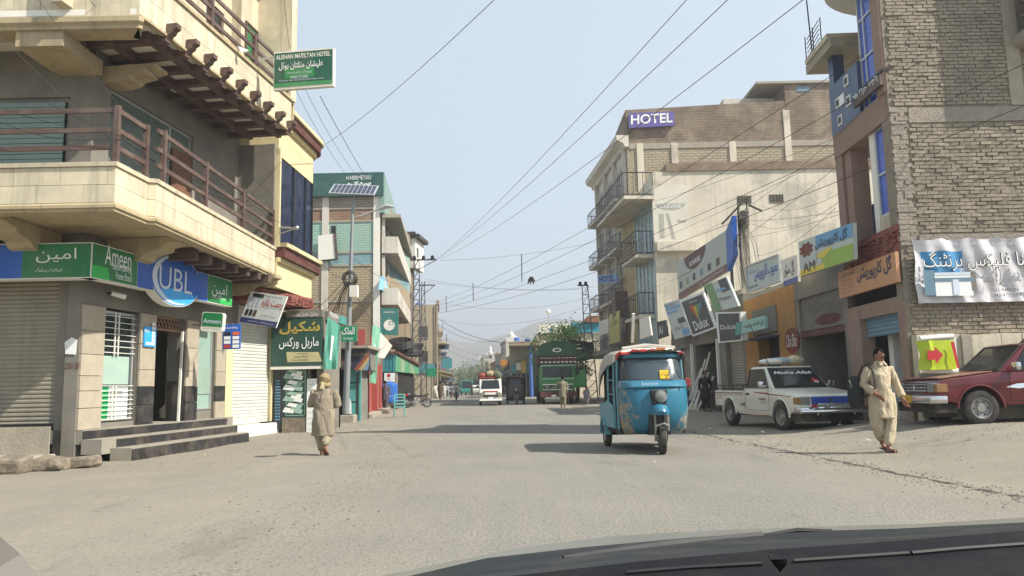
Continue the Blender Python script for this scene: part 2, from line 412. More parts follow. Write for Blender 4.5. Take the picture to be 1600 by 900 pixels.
def road_mat():
    m = bpy.data.materials.new('worn_asphalt'); m.use_nodes = True; nt = m.node_tree; L = nt.links.new; b = nt.nodes['Principled BSDF']
    g = nt.nodes.new('ShaderNodeNewGeometry'); P = g.outputs['Position']
    sx = nt.nodes.new('ShaderNodeSeparateXYZ'); L(P, sx.inputs[0])
    big = N(nt, 'ShaderNodeTexNoise', Scale=.35, Detail=7.0, Roughness=.65); L(P, big.inputs['Vector'])
    mp = N(nt, 'ShaderNodeMapping', Scale=(1.5, .06, 1)); mp.inputs['Rotation'].default_value = (0, 0, R(5)); L(P, mp.inputs['Vector'])
    st = N(nt, 'ShaderNodeTexNoise', Scale=1.6, Detail=5.0, Roughness=.6); L(mp.outputs['Vector'], st.inputs['Vector'])
    fine = N(nt, 'ShaderNodeTexNoise', Scale=38.0, Detail=4.0, Roughness=.8); L(P, fine.inputs['Vector'])
    vo = N(nt, 'ShaderNodeTexVoronoi', Scale=26.0); L(P, vo.inputs['Vector'])
    o = mixc(nt, ramp(nt, big.outputs['Fac'], .35, .65), (.195, .184, .160), (.235, .22, .188))
    o = mixc(nt, ramp(nt, st.outputs['Fac'], .48, .68, 0, .5), o, (.25, .23, .19))
    o = mixc(nt, ramp(nt, fine.outputs['Fac'], .5, .68, 0, .7), o, (.085, .08, .07))
    o = mixc(nt, ramp(nt, fine.outputs['Fac'], .44, .32, 0, .5), o, (.36, .335, .29))
    o = mixc(nt, ramp(nt, vo.outputs['Distance'], .2, .12, 0, .5), o, (.075, .07, .062))
    # blown dust lying along the left edge of the carriageway
    ed = N(nt, 'ShaderNodeMath', _operation='MULTIPLY_ADD'); L(sx.outputs['Y'], ed.inputs[0]); ed.inputs[1].default_value = .085; L(sx.outputs['X'], ed.inputs[2])
    e2 = N(nt, 'ShaderNodeMath', _operation='MULTIPLY_ADD'); L(big.outputs['Fac'], e2.inputs[0]); e2.inputs[1].default_value = -3.2; L(ed.outputs[0], e2.inputs[2])
    o = mixc(nt, ramp(nt, e2.outputs[0], -1.5, -4.2, 0, 1), o, dust_colour(nt, P)[0])
    # dust drifting in over the broken right edge, and darker worn or oily blotches along the lanes
    er = N(nt, 'ShaderNodeMath', _operation='MULTIPLY_ADD'); L(sx.outputs['Y'], er.inputs[0]); er.inputs[1].default_value = .066; L(sx.outputs['X'], er.inputs[2])
    e3 = N(nt, 'ShaderNodeMath', _operation='MULTIPLY_ADD'); L(big.outputs['Fac'], e3.inputs[0]); e3.inputs[1].default_value = 2.4; L(er.outputs[0], e3.inputs[2])
    o = mixc(nt, ramp(nt, e3.outputs[0], 5.9, 7.0, 0, .85), o, dust_colour(nt, P)[0])
    mb = N(nt, 'ShaderNodeMapping', Scale=(1.0, .28, 1)); L(P, mb.inputs['Vector'])
    bl = N(nt, 'ShaderNodeTexNoise', Scale=.9, Detail=8.0, Roughness=.7); L(mb.outputs['Vector'], bl.inputs['Vector'])
    o = mixc(nt, ramp(nt, bl.outputs['Fac'], .56, .68, 0, .38), o, (.09, .085, .075))
    L(o, b.inputs['Base Color']); b.inputs['Roughness'].default_value = .92; b.inputs['Specular IOR Level'].default_value = .2
    ad = N(nt, 'ShaderNodeMath'); L(fine.outputs['Fac'], ad.inputs[0]); L(vo.outputs['Distance'], ad.inputs[1])
    bp = N(nt, 'ShaderNodeBump', Strength=.55, Distance=.012); L(ad.outputs[0], bp.inputs['Height']); L(bp.outputs['Normal'], b.inputs['Normal'])
    return m
def grid_sheet(name, xs, ys, zf, m):
    v = [(x, y, zf(x, y)) for y in ys for x in xs]; nx = len(xs)
    f = [(j * nx + i, j * nx + i + 1, (j + 1) * nx + i + 1, (j + 1) * nx + i) for j in range(len(ys) - 1) for i in range(nx - 1)]
    me = bpy.data.meshes.new(name); me.from_pydata(v, [], f); me.materials.append(m)
    me.polygons.foreach_set('use_smooth', [True] * len(f))
    return tag(link_mesh(name, me, None), kind='structure')
xs = [-6000, -900, -200, -60, -30, -15] + [-10 + .5 * i for i in range(61)] + [25, 35, 60, 200, 900, 6000]
ys = [-60, -20, -8] + [-4 + .5 * i for i in range(61)] + [30, 40, 60, 100, 200, 500, 1500, 6000]
def gz2(x, y):
    e = 0.0
    if (x > 5.9 or x < -4.9) and 4 < y < 40: e = .022 * (noise.noise(Vector((x * .7, y * .7, 0))) - .1)
    return gz(x, y) + e
grid_sheet('ground', xs, ys, gz2, ground_mat())
def road_edge_right(y):
    if y < 8: return 5.2
    if y < 21: return 5.2 - .86 * (y - 8) / 13
    return 4.34 - .08 * (y - 21) + (0 if y < 40 else .0)
def road_edge_left(y): return -4.6 - .058 * max(0, y - 20)
v = []; f = []
yr = [-20, -5, 0] + [1 + .35 * i for i in range(90)] + [34, 38, 45, 60, 80, 120, 200, 330]
for i, y in enumerate(yr):
    jr = .10 * noise.noise(Vector((0, y * 1.3, 3))) + .05 * noise.noise(Vector((0, y * 4, 7)))
    rr = road_edge_right(y) + jr if y < 45 else 2.4 - .085 * (y - 45)
    ll = road_edge_left(y)
    for k in range(9): v.append((ll + (rr - ll) * k / 8, y, .006))
f = [(j * 9 + i, j * 9 + i + 1, (j + 1) * 9 + i + 1, (j + 1) * 9 + i) for j in range(len(yr) - 1) for i in range(8)]
me = bpy.data.meshes.new('road'); me.from_pydata(v, [], f); me.materials.append(road_mat()); tag(link_mesh('road', me, None), kind='structure')
# broken edge of the asphalt: a dark open joint with crumbs
M_crack = mat('crack_dark', (.045, .04, .034), dirt=0, bump=0)
b = MB()
for i in range(150):
    y = 7.4 + i * .115
    if rnd.random() < .16: continue
    jr = lambda t: road_edge_right(t) + .10 * noise.noise(Vector((0, t * 1.3, 3))) + .05 * noise.noise(Vector((0, t * 4, 7))) + .06 * noise.noise(Vector((4, t * 3, 7)))
    wd = .022 + .055 * rnd.random() * (1 if y < 16 else .7)
    x0, x1 = jr(y), jr(y + .12); z = max(.0095, gz2(x0, y) + .006, gz2(x1, y) + .006)
    b.add([(x0 - wd, y, z), (x0 + wd, y, z), (x1 + wd * .8, y + .12, z), (x1 - wd * .8, y + .12, z)], [(0, 1, 2, 3)])
for sx_, sy, ln, ang in ((5.9, 13.9, 1.9, -.5), (7.2, 14.1, 2.0, -.25), (6.6, 13.4, 1.4, -.3), (-5.9, 18.2, 1.2, .3)):
    x, y = sx_, sy
    for k in range(int(ln / .08)):
        a = ang + rnd.uniform(-.9, .9); x2, y2 = x + .08 * math.cos(a), y + .08 * math.sin(a); wd = .006 + .012 * rnd.random()
        z1, z2 = gz(x, y) + .03, gz(x2, y2) + .03
        b.add([(x, y - wd, z1), (x, y + wd, z1), (x2, y2 + wd, z2), (x2, y2 - wd, z2)], [(0, 3, 2, 1)]); x, y = x2, y2
tag(b.build('road_crack', M_crack, fix=False), 'dark broken crack along the right edge of the asphalt', kind='stuff')
# loose stones
def stones(name, spots, m, label):
    b = MB()
    for x, y, r_ in spots:
        z = max(gz2(x, y), .006) ; a = rnd.random() * 6; p = []
        for k in range(4): p.append((x + r_ * math.cos(a + k * 1.57) * rnd.uniform(.7, 1.2), y + r_ * math.sin(a + k * 1.57) * rnd.uniform(.7, 1.2), z + r_ * .2))
        p += [(x, y, z + r_ * rnd.uniform(.6, .9)), (x, y, z - r_ * .2)]
        b.add(p, [(0, 1, 4), (1, 2, 4), (2, 3, 4), (3, 0, 4), (1, 0, 5), (2, 1, 5), (3, 2, 5), (0, 3, 5)])
    return tag(b.build(name, m, fix=False), label, kind='stuff')
M_stone = mat('stone_chips', (.20, .185, .155), var=.5, sc=9, dirt=.3, bump=0)
sp = []
for i in range(2800):
    t = rnd.random(); y = 4.5 + 17 * t ** 1.3
    x = -2.1 - .22 * max(0, y - 12) + rnd.gauss(0, .32) + (.0 if rnd.random() < .72 else rnd.uniform(-2.8, 1.2))
    sp.append((x, y, rnd.uniform(.006, .013) * (1.7 if rnd.random() < .08 else 1)))
for i in range(1500):
    y = 7.5 + 14 * rnd.random(); x = road_edge_right(y) + rnd.gauss(-.1, .22) + (rnd.uniform(0, 1.5) if rnd.random() < .2 else 0); sp.append((x, y, rnd.uniform(.006, .02)))
for i in range(500): sp.append((rnd.uniform(-8, -5), rnd.uniform(12.5, 30), rnd.uniform(.006, .02)))
for i in range(900): sp.append((rnd.uniform(5.2, 10), rnd.uniform(12, 24), rnd.uniform(.006, .02)))
stones('gravel', sp, M_stone, 'loose grey stone chips scattered over the dusty roadside')
M_paper = mat('litter_paper', '#d8d3c4', dirt=.3, bump=0)
b = MB()
for i in range(26):
    x, y = rnd.choice([(rnd.uniform(-7, -4), rnd.uniform(13, 34)), (rnd.uniform(4.5, 9), rnd.uniform(13, 24)), (rnd.uniform(-3, 3), rnd.uniform(9, 30))]); s_ = rnd.uniform(.02, .07); z = gz2(x, y) + .03; a = rnd.random() * 3
    b.add([(x - s_ * math.cos(a), y - s_ * math.sin(a), z), (x + s_ * .5, y - s_, z + .01), (x + s_ * math.cos(a), y + s_ * math.sin(a), z + .03), (x - s_ * .6, y + s_, z)], [(0, 1, 2, 3)])
tag(b.build('litter', M_paper, fix=False), 'scraps of pale litter lying about the road', kind='stuff')

# ================================================================ bank building on the left corner
M_cream = mat('cream_stone', '#c8bda2', var=.13, sc=3, dirt=.38, bump=.15, rand=.09, streak=.5)
M_tan = mat('tan_render', '#aa9a79', var=.15, sc=2, dirt=.35, bump=.25, streak=.5)
M_grey = mat('grey_cement', '#77736a', var=.16, sc=1.6, dirt=.35, bump=.25, streak=.3)
M_brown = mat('brown_paint', '#54403a', var=.15, sc=4, dirt=.3, bump=.1, rough=.6)
M_soff = mat('soffit_white', '#dfdbcf', var=.05, dirt=.1)
M_tile = mat('beige_tile', '#a89d8b', var=.12, sc=5, dirt=.25, bump=.06, rand=.08, rough=.55)
M_btile = mat('black_tile', '#2b2b2e', var=.25, sc=4, dirt=.28, bump=.05, rand=.15, rough=.35)
M_tread = mat('grey_tread', '#8d887c', var=.15, dirt=.4)
M_shut = mat('steel_shutter', '#8f897a', var=.14, sc=2.5, dirt=.35, bump=.05, rough=.55, metal=.1, streak=.3)
M_wshut = mat('white_shutter', '#c6c6ba', var=.08, sc=2.5, dirt=.2, bump=.03, rough=.5)
M_alu = mat('aluminium', '#b9bcbc', var=.08, dirt=.15, bump=0, rough=.4, metal=.5)
M_white = mat('white_paint', '#dedbd0', var=.06, dirt=.15, bump=.05, rough=.6)
M_gl = glassmat('window_glass', '#232b2c', .05)
M_frost = glassmat('frosted_glass', '#8fa79a', .35)
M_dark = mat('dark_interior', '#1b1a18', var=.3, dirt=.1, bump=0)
M_conc = mat('bare_concrete', '#9b9384', var=.2, sc=3, dirt=.4, bump=.5, bsc=18)
M_rubble = mat('broken_masonry', '#766c5d', var=.4, sc=7, dirt=.4, bump=.9, bsc=14)
M_green = mat('sign_green', '#17713c', var=.05, dirt=.06, bump=0, rough=.35)
M_lgreen = mat('sign_bright_green', '#25b04e', var=.04, dirt=.05, bump=0, rough=.35)
M_blue = mat('sign_blue', '#1d57ae', var=.05, dirt=.05, bump=0, rough=.35)
M_lblue = mat('sign_light_blue', '#35a3e6', var=.05, dirt=.03, bump=0, rough=.35)
M_silver = mat('silver_print', '#c9d3df', var=.03, dirt=.03, bump=0, rough=.4)
M_wprint = mat('white_print', '#e4e6e2', var=.03, dirt=.04, bump=0, rough=.5)
M_black = mat('black_paint', '#161616', var=.2, dirt=.12, bump=0, rough=.5)
M_cable = mat('black_cable', '#1a1918', var=.2, dirt=.15, bump=0, rough=.6)

FB = Fr(-8.55, 15.2, 83.4)          # the bank's street side
FF = Fr(-8.55, 15.2, 0)             # its side towards the camera (x runs negative to the left)
bank = thing('bank_building', 'cream and grey corner bank building with brown pergola beams, balcony and black tiled steps', 'building', FB)
UL = 6.62
FL = .56
# core walls
b = MB(FB)
U = lambda px, py=600, w_=0: FB.pt(px, py, w_)[0]
Z = lambda px, py, w_=0: FB.pt(px, py, w_)[1]
p1a, p1b = 0.0, U(158); p2a, p2b = U(216), U(239); p3a, p3b = U(289), U(307); p4a, p4b = U(336), U(350)
ztop = 3.05
b.box(0, UL, .02, .5, ztop, 4.45)
for a, c_ in ((p1a, p1b), (p2a, p2b), (p3a, p3b), (p4a, p4b)): b.box(a, c_, .02, .5, .02, ztop)
b.box(p3b, p4a, .1, .45, .02, .78)
b.box(p1b, p2a, .08, .45, .02, .66)
b.box(0, UL, 2.6, 2.8, .02, 4.45); b.box(UL - .15, UL - .02, .5, 2.6, .02, 4.45)
b.build('wall', M_grey, bank)
MB(FB).box(0, UL, .1, 2.6, .3, FL).build('floor_slab', M_tread, bank)
b = MB(FF)
b.box(-12, -2.15, .05, .4, 3.2, 4.45); b.box(-12, 0, .4, 9, 4.45, 4.6)
b.box(-12, -2.0, -.35, .4, -.1, .62)
b.box(-12, -2.0, .42, .6, .62, 3.2)
b.build('side_wall', M_grey, bank)
# concrete corner pier on the camera side
x0 = FF.pt(103, 560)[0]; x1 = FF.pt(131, 560)[0]
MB(FF).box(x0, -.02, -.03, .42, -.1, 4.45).build('corner_pier', M_grey, bank)
MB(FF).box(-2.4, -.3, -.38, -.355, -.1, .66).build('plinth_face', M_conc, bank)
# big roller shutter, camera side
MB(FF).shutter(-12, x0, .66, 3.7, .12, .085, .02).build('roller_shutter', M_shut, bank)
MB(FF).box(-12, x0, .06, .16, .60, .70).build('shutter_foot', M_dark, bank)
# upper storeys
b = MB(FB)
b.box(0, UL, 0, .3, 4.45, 5.2); b.box(0, .55, 0, .3, 5.2, 8.35); b.box(3.9, UL, 0, .3, 5.2, 8.35); b.box(.55, 3.9, 0, .3, 7.75, 8.35)
b.box(0, UL, .0, .3, 8.35, 13.5)
b.build('upper_wall', M_grey, bank)
b = MB(FF)
WX = FF.pt(108, 190)[0]; b.box(-12, -.02, 0, .3, 4.45, 5.3); b.box(-12, WX, 0, .3, 7.35, 8.35); b.box(WX, -.02, 0, .3, 5.3, 8.35)
b.build('upper_side_wall', M_grey, bank)
def window(name, fr, x0, x1, z0, z1, parent, y=.0, fw=.06, glass=None, frame=None, vbars=(), hbars=(), depth=.08):
    """frame with its own pane; bars given as fractions"""
    b = MB(fr); d = depth
    b.box(x0, x1, y - d / 2, y + d / 2, z0, z0 + fw); b.box(x0, x1, y - d / 2, y + d / 2, z1 - fw, z1)
    b.box(x0, x0 + fw, y - d / 2, y + d / 2, z0 + fw, z1 - fw); b.box(x1 - fw, x1, y - d / 2, y + d / 2, z0 + fw, z1 - fw)
    for t in vbars: xm = x0 + (x1 - x0) * t; b.box(xm - fw / 2, xm + fw / 2, y - d / 2 + .004, y + d / 2 - .004, z0 + fw, z1 - fw)
    for t in hbars: zm = z0 + (z1 - z0) * t; b.box(x0 + fw, x1 - fw, y - d / 2 + .006, y + d / 2 - .006, zm - fw / 2, zm + fw / 2)
    o = b.build(name, frame or M_alu, parent)
    if name in ('window', 'door'): MB(fr).box(x0 + .01, x1 - .01, y + .0, y + .012, z0 + .01, z1 - .01).build('pane', glass or M_gl, o)
    return o
window('window', FB, .55, 3.9, 5.2, 7.75, bank, .12, .05, vbars=(.72,), glass=glassmat('balcony_glass', '#5d6a64', .06))
window('window', FF, WX - 5, WX, 5.3, 7.35, bank, .12, .09, glass=M_gl, frame=M_grey, vbars=(.5,))
M_blind = mat('window_blind', '#7d918c', var=.06, dirt=.1, bump=0)
for i in range(16): piece('blind_slat', M_blind, bank, FF, (WX - 2.51, .035 + .006 * (i % 2), 5.55 + i * .11), (4.78, .03, .097))
# wooden door panel and white boards behind the balcony glass
MB(FB).box(3.0, 3.86, .02, .06, 5.3, 7.2).build('door', mat('wood_door', '#6b4630', dirt=.2), bank)
MB(FB).box(3.4, 4.3, -.5, -.44, 5.3, 5.75).build('white_board', M_white, bank)
# --- first balcony
yo = 13.05
P0 = AT(178, 320, yo); P0.z = 0
out = [(-21, yo), (P0.x, yo), (P0.x + .04, 14.15), (P0.x + .18, 14.2), (-6.70, 21.45), (-7.82, 21.6), (-8.50, 15.25), (-21, 15.25)]
ZB = 4.42
b = MB(); b.prismz([(x, y + .02) for x, y in out], ZB + .06, ZB + .16); b.build('balcony_floor', M_tan, bank)
def fascia(parent, pts, z0, z1, th, rows, ln, mt, name='stone_block', cap=None):
    """courses of dressed blocks along a plan polyline"""
    n = 0
    for k in range(len(pts) - 1):
        a, c_ = Vector((*pts[k], 0)), Vector((*pts[k + 1], 0)); L_ = (c_ - a).length; d = (c_ - a) / L_
        fr = frame3(a, c_, a + Vector((0, 0, 1))); hh = (z1 - z0) / rows
        for r_ in range(rows):
            x = 0; off = (ln * .5 if r_ % 2 else 0)
            while x < L_ - .01:
                e = min(L_, x + ln - (off if x == 0 else 0)); 
                if L_ - e < .12: e = L_
                piece(name, mt, parent, fr, ((x + e) / 2, th / 2 - .004 * rnd.random(), z0 + hh * (r_ + .5)), (e - x - .008, th, hh - .008)); n += 1; x = e
    return n
fascia(bank, [(-14, yo)] + out[1:5], ZB + .14, ZB + .78, .12, 2, .82, M_cream)
def moulding(pts, prof, m, parent, name):
    """sweep a (out,z) profile along a plan polyline; outward is to the right of travel"""
    rr = []
    P = [Vector((*p, 0)) for p in pts]
    for i, p in enumerate(P):
        d0 = (P[i] - P[i - 1]).normalized() if i else (P[1] - P[0]).normalized()
        d1 = (P[i + 1] - P[i]).normalized() if i < len(P) - 1 else d0
        n0, n1 = Vector((d0.y, -d0.x, 0)), Vector((d1.y, -d1.x, 0)); nn = (n0 + n1)
        nn = nn.normalized() / max(.35, nn.normalized().dot(n0))
        rr.append([p + nn * o_ + Vector((0, 0, z)) for o_, z in prof])
    return MB().rings(rr).build(name, m, parent)
moulding([(-21, yo)] + out[1:5], [(-.25, ZB - .02), (.02, ZB - .02), (.02, ZB + .03), (.055, ZB + .04), (.055, ZB + .09), (.02, ZB + .13), (-.25, ZB + .13)], M_tan, bank, 'cornice')
moulding([(-21, yo)] + out[1:5], [(-.16, ZB + .785), (.035, ZB + .785), (.045, ZB + .86), (-.16, ZB + .86)], M_cream, bank, 'coping')
# scroll brackets under the balcony
def bracket(fr, x, y, z, ln, ht, wd, parent, m, name='bracket'):
    prof = [(0, 0), (-ln, 0), (-ln, -ht * .18), (-ln * .82, -ht * .3), (-ln * .8, -ht * .45), (-ln * .55, -ht * .62), (-ln * .5, -ht * .8), (-ln * .28, -ht), (0, -ht)]
    o = MB(fr); o.prismx([(y + a, z + c_) for a, c_ in prof], x - wd / 2, x + wd / 2); return o.build(name, m, parent)
bracket(FF, -.75, 0, ZB + .05, 1.75, .55, .5, bank, M_tan)
bracket(FF, -5.2, 0, ZB + .05, 1.75, .55, .5, bank, M_tan)
bracket(FB, .9, 0, ZB + .05, 1.5, .55, .5, bank, M_tan)
bracket(FB, 6.3, 0, ZB + .05, 1.3, .55, .45, bank, M_tan)
for i in range(7):
    MB(FB).box(1.9 + i * .64, 2.08 + i * .64, -1.25, -.02, ZB - .22, ZB + .05).build('rafter', M_brown, bank)
# railing
rail = thing('balcony_railing', 'brown square bar railing with three rails along the first floor balcony of the bank', 'railing', FB)
rp = [(-14, yo + .1), (out[1][0] - .06, yo + .1), (out[2][0] - .06, 14.15), (out[3][0] - .04, 14.25), (-6.76, 21.4)]
zr = ZB + .86
for k, h in enumerate((.30, .62, .98)):
    for i in range(len(rp) - 1):
        if i == 2: continue
        a, c_ = rp[i], rp[i + 1]
        b = MB(); b.bar((a[0], a[1], zr + h), (c_[0], c_[1], zr + h), .05, .085); b.build('rail', M_brown, rail)
posts = [rp[1], rp[2], (rp[3][0] + .02, 14.5)] + [(rp[3][0] + (rp[4][0] - rp[3][0]) * t, rp[3][1] + (rp[4][1] - rp[3][1]) * t) for t in (.33, .66, 1)] + [(-10.2, yo + .1)]
for x, y in posts: MB().box(x - .045, x + .045, y - .045, y + .045, zr - .02, zr + 1.06).build('post', M_brown, rail)
# --- upper slab with pergola
ZU = 8.12
uo = [(-21, 13.75), (-6.95, 13.75), (-6.86, 14.3), (-6.05, 20.6), (-7.2, 21.0), (-8.5, 15.25), (-21, 15.25)]
MB().prismz([(x, y) for x, y in uo], ZU + .25, ZU + .37).build('upper_slab', M_soff, bank)
moulding(uo[:2] + [(-6.9, 13.8)], [(-.5, ZU - .02), (.0, ZU - .02), (.0, ZU + .05), (.06, ZU + .1), (.06, ZU + .2), (-.5, ZU + .2)], M_tan, bank, 'cornice')
moulding(uo[1:4], [(-.1, ZU + .2), (.04, ZU + .2), (.04, ZU + .25), (-.1, ZU + .25)], M_tan, bank, 'cornice')
fascia(bank, [(-14, 13.77)] + uo[1:4], ZU + .22, ZU + 1.12, .12, 2, .86, M_cream)
moulding([(-14, 13.77)] + uo[1:4], [(-.14, ZU + 1.125), (.05, ZU + 1.125), (.05, ZU + 1.2), (-.14, ZU + 1.2)], M_tan, bank, 'coping')
ufr = frame3(Vector((*uo[2], 0)), Vector((*uo[3], 0)), Vector((*uo[2], 1)))
for yy in (.32, 1.15): MB(ufr).box(.1, 6.3, yy - .07, yy + .07, ZU + .08, ZU + .245).build('beam', M_brown, bank)
for i in range(9):
    x = .35 + i * .72; b = MB(ufr)
    b.prismx([(1.7, ZU + .24), (-.02, ZU + .24), (-.02, ZU + .10), (1.7, ZU + .10)], x - .09, x + .09); b.build('rafter', M_brown, bank)
    b = MB(ufr); b.prismx([(-.02, ZU + .46), (-.24, ZU + .46), (-.24, ZU + .37), (-.16, ZU + .33), (-.14, ZU + .27), (-.07, ZU + .23), (-.02, ZU + .14)], x - .085, x + .085); b.build('rafter_end', M_brown, bank)
b = MB(); b.box(-9.3, -8.4, 13.8, 15.2, ZU - .32, ZU - .02); b.build('ceiling_beam', M_tan, bank)
bracket(FB, .5, 0, ZU - .02, 1.15, .36, .5, bank, M_tan); bracket(FF, -2.6, 0, ZU, 1.3, .45, .45, bank, M_tan)
urail = thing('balcony_railing', 'brown square bar railing along the second floor balcony of the bank', 'railing', FB)
for h in (1.42, 1.72, 2.05): MB(ufr).bar((-.4, .06, ZU + h), (6.4, .06, ZU + h), .05, .085).build('rail', M_brown, urail)
for x in (.0, 2.1, 4.2, 6.3): MB(ufr).box(x - .045, x + .045, .02, .11, ZU + 1.2, ZU + 2.1).build('post', M_brown, urail)
# third storey front, with doors and the tall end pier
M_gdoor = mat('green_door', '#1f6b3e', dirt=.1, bump=0, rough=.4)
b = MB(ufr); b.box(-1, 4.0, 1.28, 1.5, ZU + .4, 14); b.box(4.9, 5.3, 1.28, 1.5, ZU + .4, 14); b.box(4.0, 4.9, 1.28, 1.5, 11.2, 14); b.box(5.3, 6.6, 1.0, 1.5, 8.4, 14); b.build('third_wall', M_cream, bank)
window('window', ufr, 4.0, 4.9, ZU + .5, 11.2, bank, 1.35, .08, frame=M_brown)
MB(ufr).box(5.55, 6.15, .95, .99, 9.0, 11.2).build('door', M_gdoor, bank)
b = MB(ufr); b.box(5.5, 5.55, .94, 1.0, 8.9, 11.25); b.box(6.15, 6.2, .94, 1.0, 8.9, 11.25); b.box(5.5, 6.2, .94, 1.0, 11.25, 11.3); b.build('door_frame', M_brown, bank)
MB(ufr).box(6.25, 6.6, -.02, 1.0, 9.3, 14).build('end_pier', M_cream, bank)
MB(FB).box(6.35, 6.60, -1.08, -.0, 5.2, 8.3).build('end_wall', M_grey, bank)
MB(ufr).tube([(6.64, .1, 8.6), (6.64, .1, 14)], .05).build('drain_pipe', M_tan, bank)
MB(ufr).prismz([(-.5, .9), (6.7, -.05), (6.7, 1.4), (-.5, 1.4)], 13.2, 13.4).build('roof_slab', M_tan, bank)
# --- cladding tiles on the piers
for (a, c_) in ((p1a, p1b), (p2a, p2b), (p3a, p3b), (p4a, p4b)):
    big = a == 0
    rows = [FL, .98, 1.32, 1.62, 2.05, 2.52, 3.04] if big else [FL, 1.0, 1.4, 1.78, 2.35, 3.04]
    for i in range(len(rows) - 1):
        z0, z1 = rows[i], rows[i + 1]; bl = (not big) and z1 < 1.5 and not (a == p4a and i < 1)
        piece('tile', M_btile if bl else M_tile, bank, FB, ((a + c_) / 2, .0 - .004 * rnd.random(), (z0 + z1) / 2), (c_ - a + .02, .05, z1 - z0 - .012), rnd.uniform(-.004, .004))
# returns of the piers (black, seen through the doorway)
for x in (p2b, p3a): piece('tile', M_btile, bank, FB, (x + (.008 if x == p2b else -.008), .24, 1.05), (.03, .44, .95))
# --- window with grille
g0, g1 = p1b + .02, p2a - .04
win = window('window', FB, g0, g1, .68, 3.0, bank, .16, .06, glass=M_gl)
MB(FB).box(g0 + .06, g1 - .12, .135, .15, 1.45, 2.05).build('frosted_panel', mat('frost_film', '#9fb8ab', var=.08, dirt=.1, bump=0, rough=.3), win)
MB(FB).box(g0 + .06, g0 + .42, .130, .148, .72, 1.40).build('green_panel', mat('film_green', '#1a9a5a', var=.05, dirt=.05, bump=0, rough=.3), win)
MB(FB).box(g0 + .43, g1 - .12, .132, .149, .72, 1.40).build('notice_panel', mat('film_white', '#d7dcd8', var=.05, dirt=.05, bump=0, rough=.3), win)
for k in range(3):
    flat(FB, rect(g0 + .5, g0 + .9, 1.30 - k * .05, 1.315 - k * .05), M_grey, win, w=-.128)
    flat(FB, rect(g0 + .1, g0 + .34, 1.3 - k * .2, 1.33 - k * .2), mat('mint_print', '#9fd8b8', dirt=0, bump=0), win, w=-.126)
for zz in [.72 + i * .1 for i in range(8)] + [2.12 + i * .13 for i in range(7)]: MB(FB).bar((g0, .09, zz), (g1, .09, zz), .014).build('grille_bar', M_white, win)
for t in (.4, .5): 
    MB(FB).bar((g0 + (g1 - g0) * t, .085, .7), (g0 + (g1 - g0) * t, .085, 1.42), .02).build('grille_bar', M_white, win)
    MB(FB).bar((g0 + (g1 - g0) * t, .085, 2.06), (g0 + (g1 - g0) * t, .085, 2.98), .025).build('grille_bar', M_white, win)
# --- doorway: lattice, glass leaf, inner wall with a cash machine
d0, d1 = p2b + .03, p3a - .03
b = MB(FB); b.box(d0, d1, .12, .18, 3.0, 3.05); b.box(d0, d1, .12, .18, 2.72, 2.77); nn = 9
for i in range(nn):
    xa, xb = d0 + (d1 - d0) * i / nn, d0 + (d1 - d0) * (i + 1) / nn
    b.bar((xa, .14, 2.77), (xb, .14, 3.0), .022); b.bar((xa, .16, 3.0), (xb, .16, 2.77), .022)
b.build('transom_lattice', mat('copper_lattice', '#8a6a58', dirt=.2), bank)
door = window('door', FB, d0, d0 + (d1 - d0) * .93, FL + .02, 2.7, bank, 1.3, .07, glass=glassmat('door_glass', '#5f6a5e', .08), frame=M_alu)
MB(FB).bar((d1 - .12, .06, FL), (d1 - .05, .06, 2.75), .05).build('door_post', M_white, bank)
atm = thing('cash_machine', 'white cash machine cabinet standing inside the bank doorway', 'cash machine', FB, (d0 + .25, .9, FL))
MB(FB).box(d0 + .02, d0 + .52, .62, 1.1, FL + .01, FL + .95).build('cabinet', M_white, atm, bevel=.02); MB(FB).box(d0 + .12, d0 + .42, .6, .625, FL + .78, FL + .88).build('screen', M_black, atm)
window('window', FB, p3b + .01, p4a - .01, .80, 3.0, bank, .14, .05, glass=M_frost)
MB(FB).box(p3b + .05, p4a - .05, .12, .134, 1.2, 1.9).build('etched_band', mat('etch', '#8fa396', var=.1, dirt=0, bump=0, rough=.4), bank)
# --- tiled steps
tops = [(.12, .38, FL), (.55, .19, .375), (1.0, -.06, .19)]
ends = [FB.pt(354, 655, .12)[0], FB.pt(370, 668, .55)[0], FB.pt(388, 684, 1.0)[0]]; starts = [0, -.02, .25]
for k, (wd, zl, zt) in enumerate(tops):
    b = MB(FB); b.box(starts[k], ends[k], -wd, .1 if k == 0 else -tops[k - 1][0] - .002, zl - .1, zt); b.build('step', M_tread, bank)
    x = starts[k] + (.45 if k == 1 else .0); n = 11
    while x < ends[k] - .05:
        e = min(ends[k], x + .56); zz0 = max(zl, -.06)
        piece('tile', M_btile, bank, FB, ((x + e) / 2, -wd - .006 - .004 * rnd.random(), (zz0 + zt) / 2 - .012), (e - x - .01, .03, zt - zz0 - .022), rnd.uniform(-.006, .006)); x = e
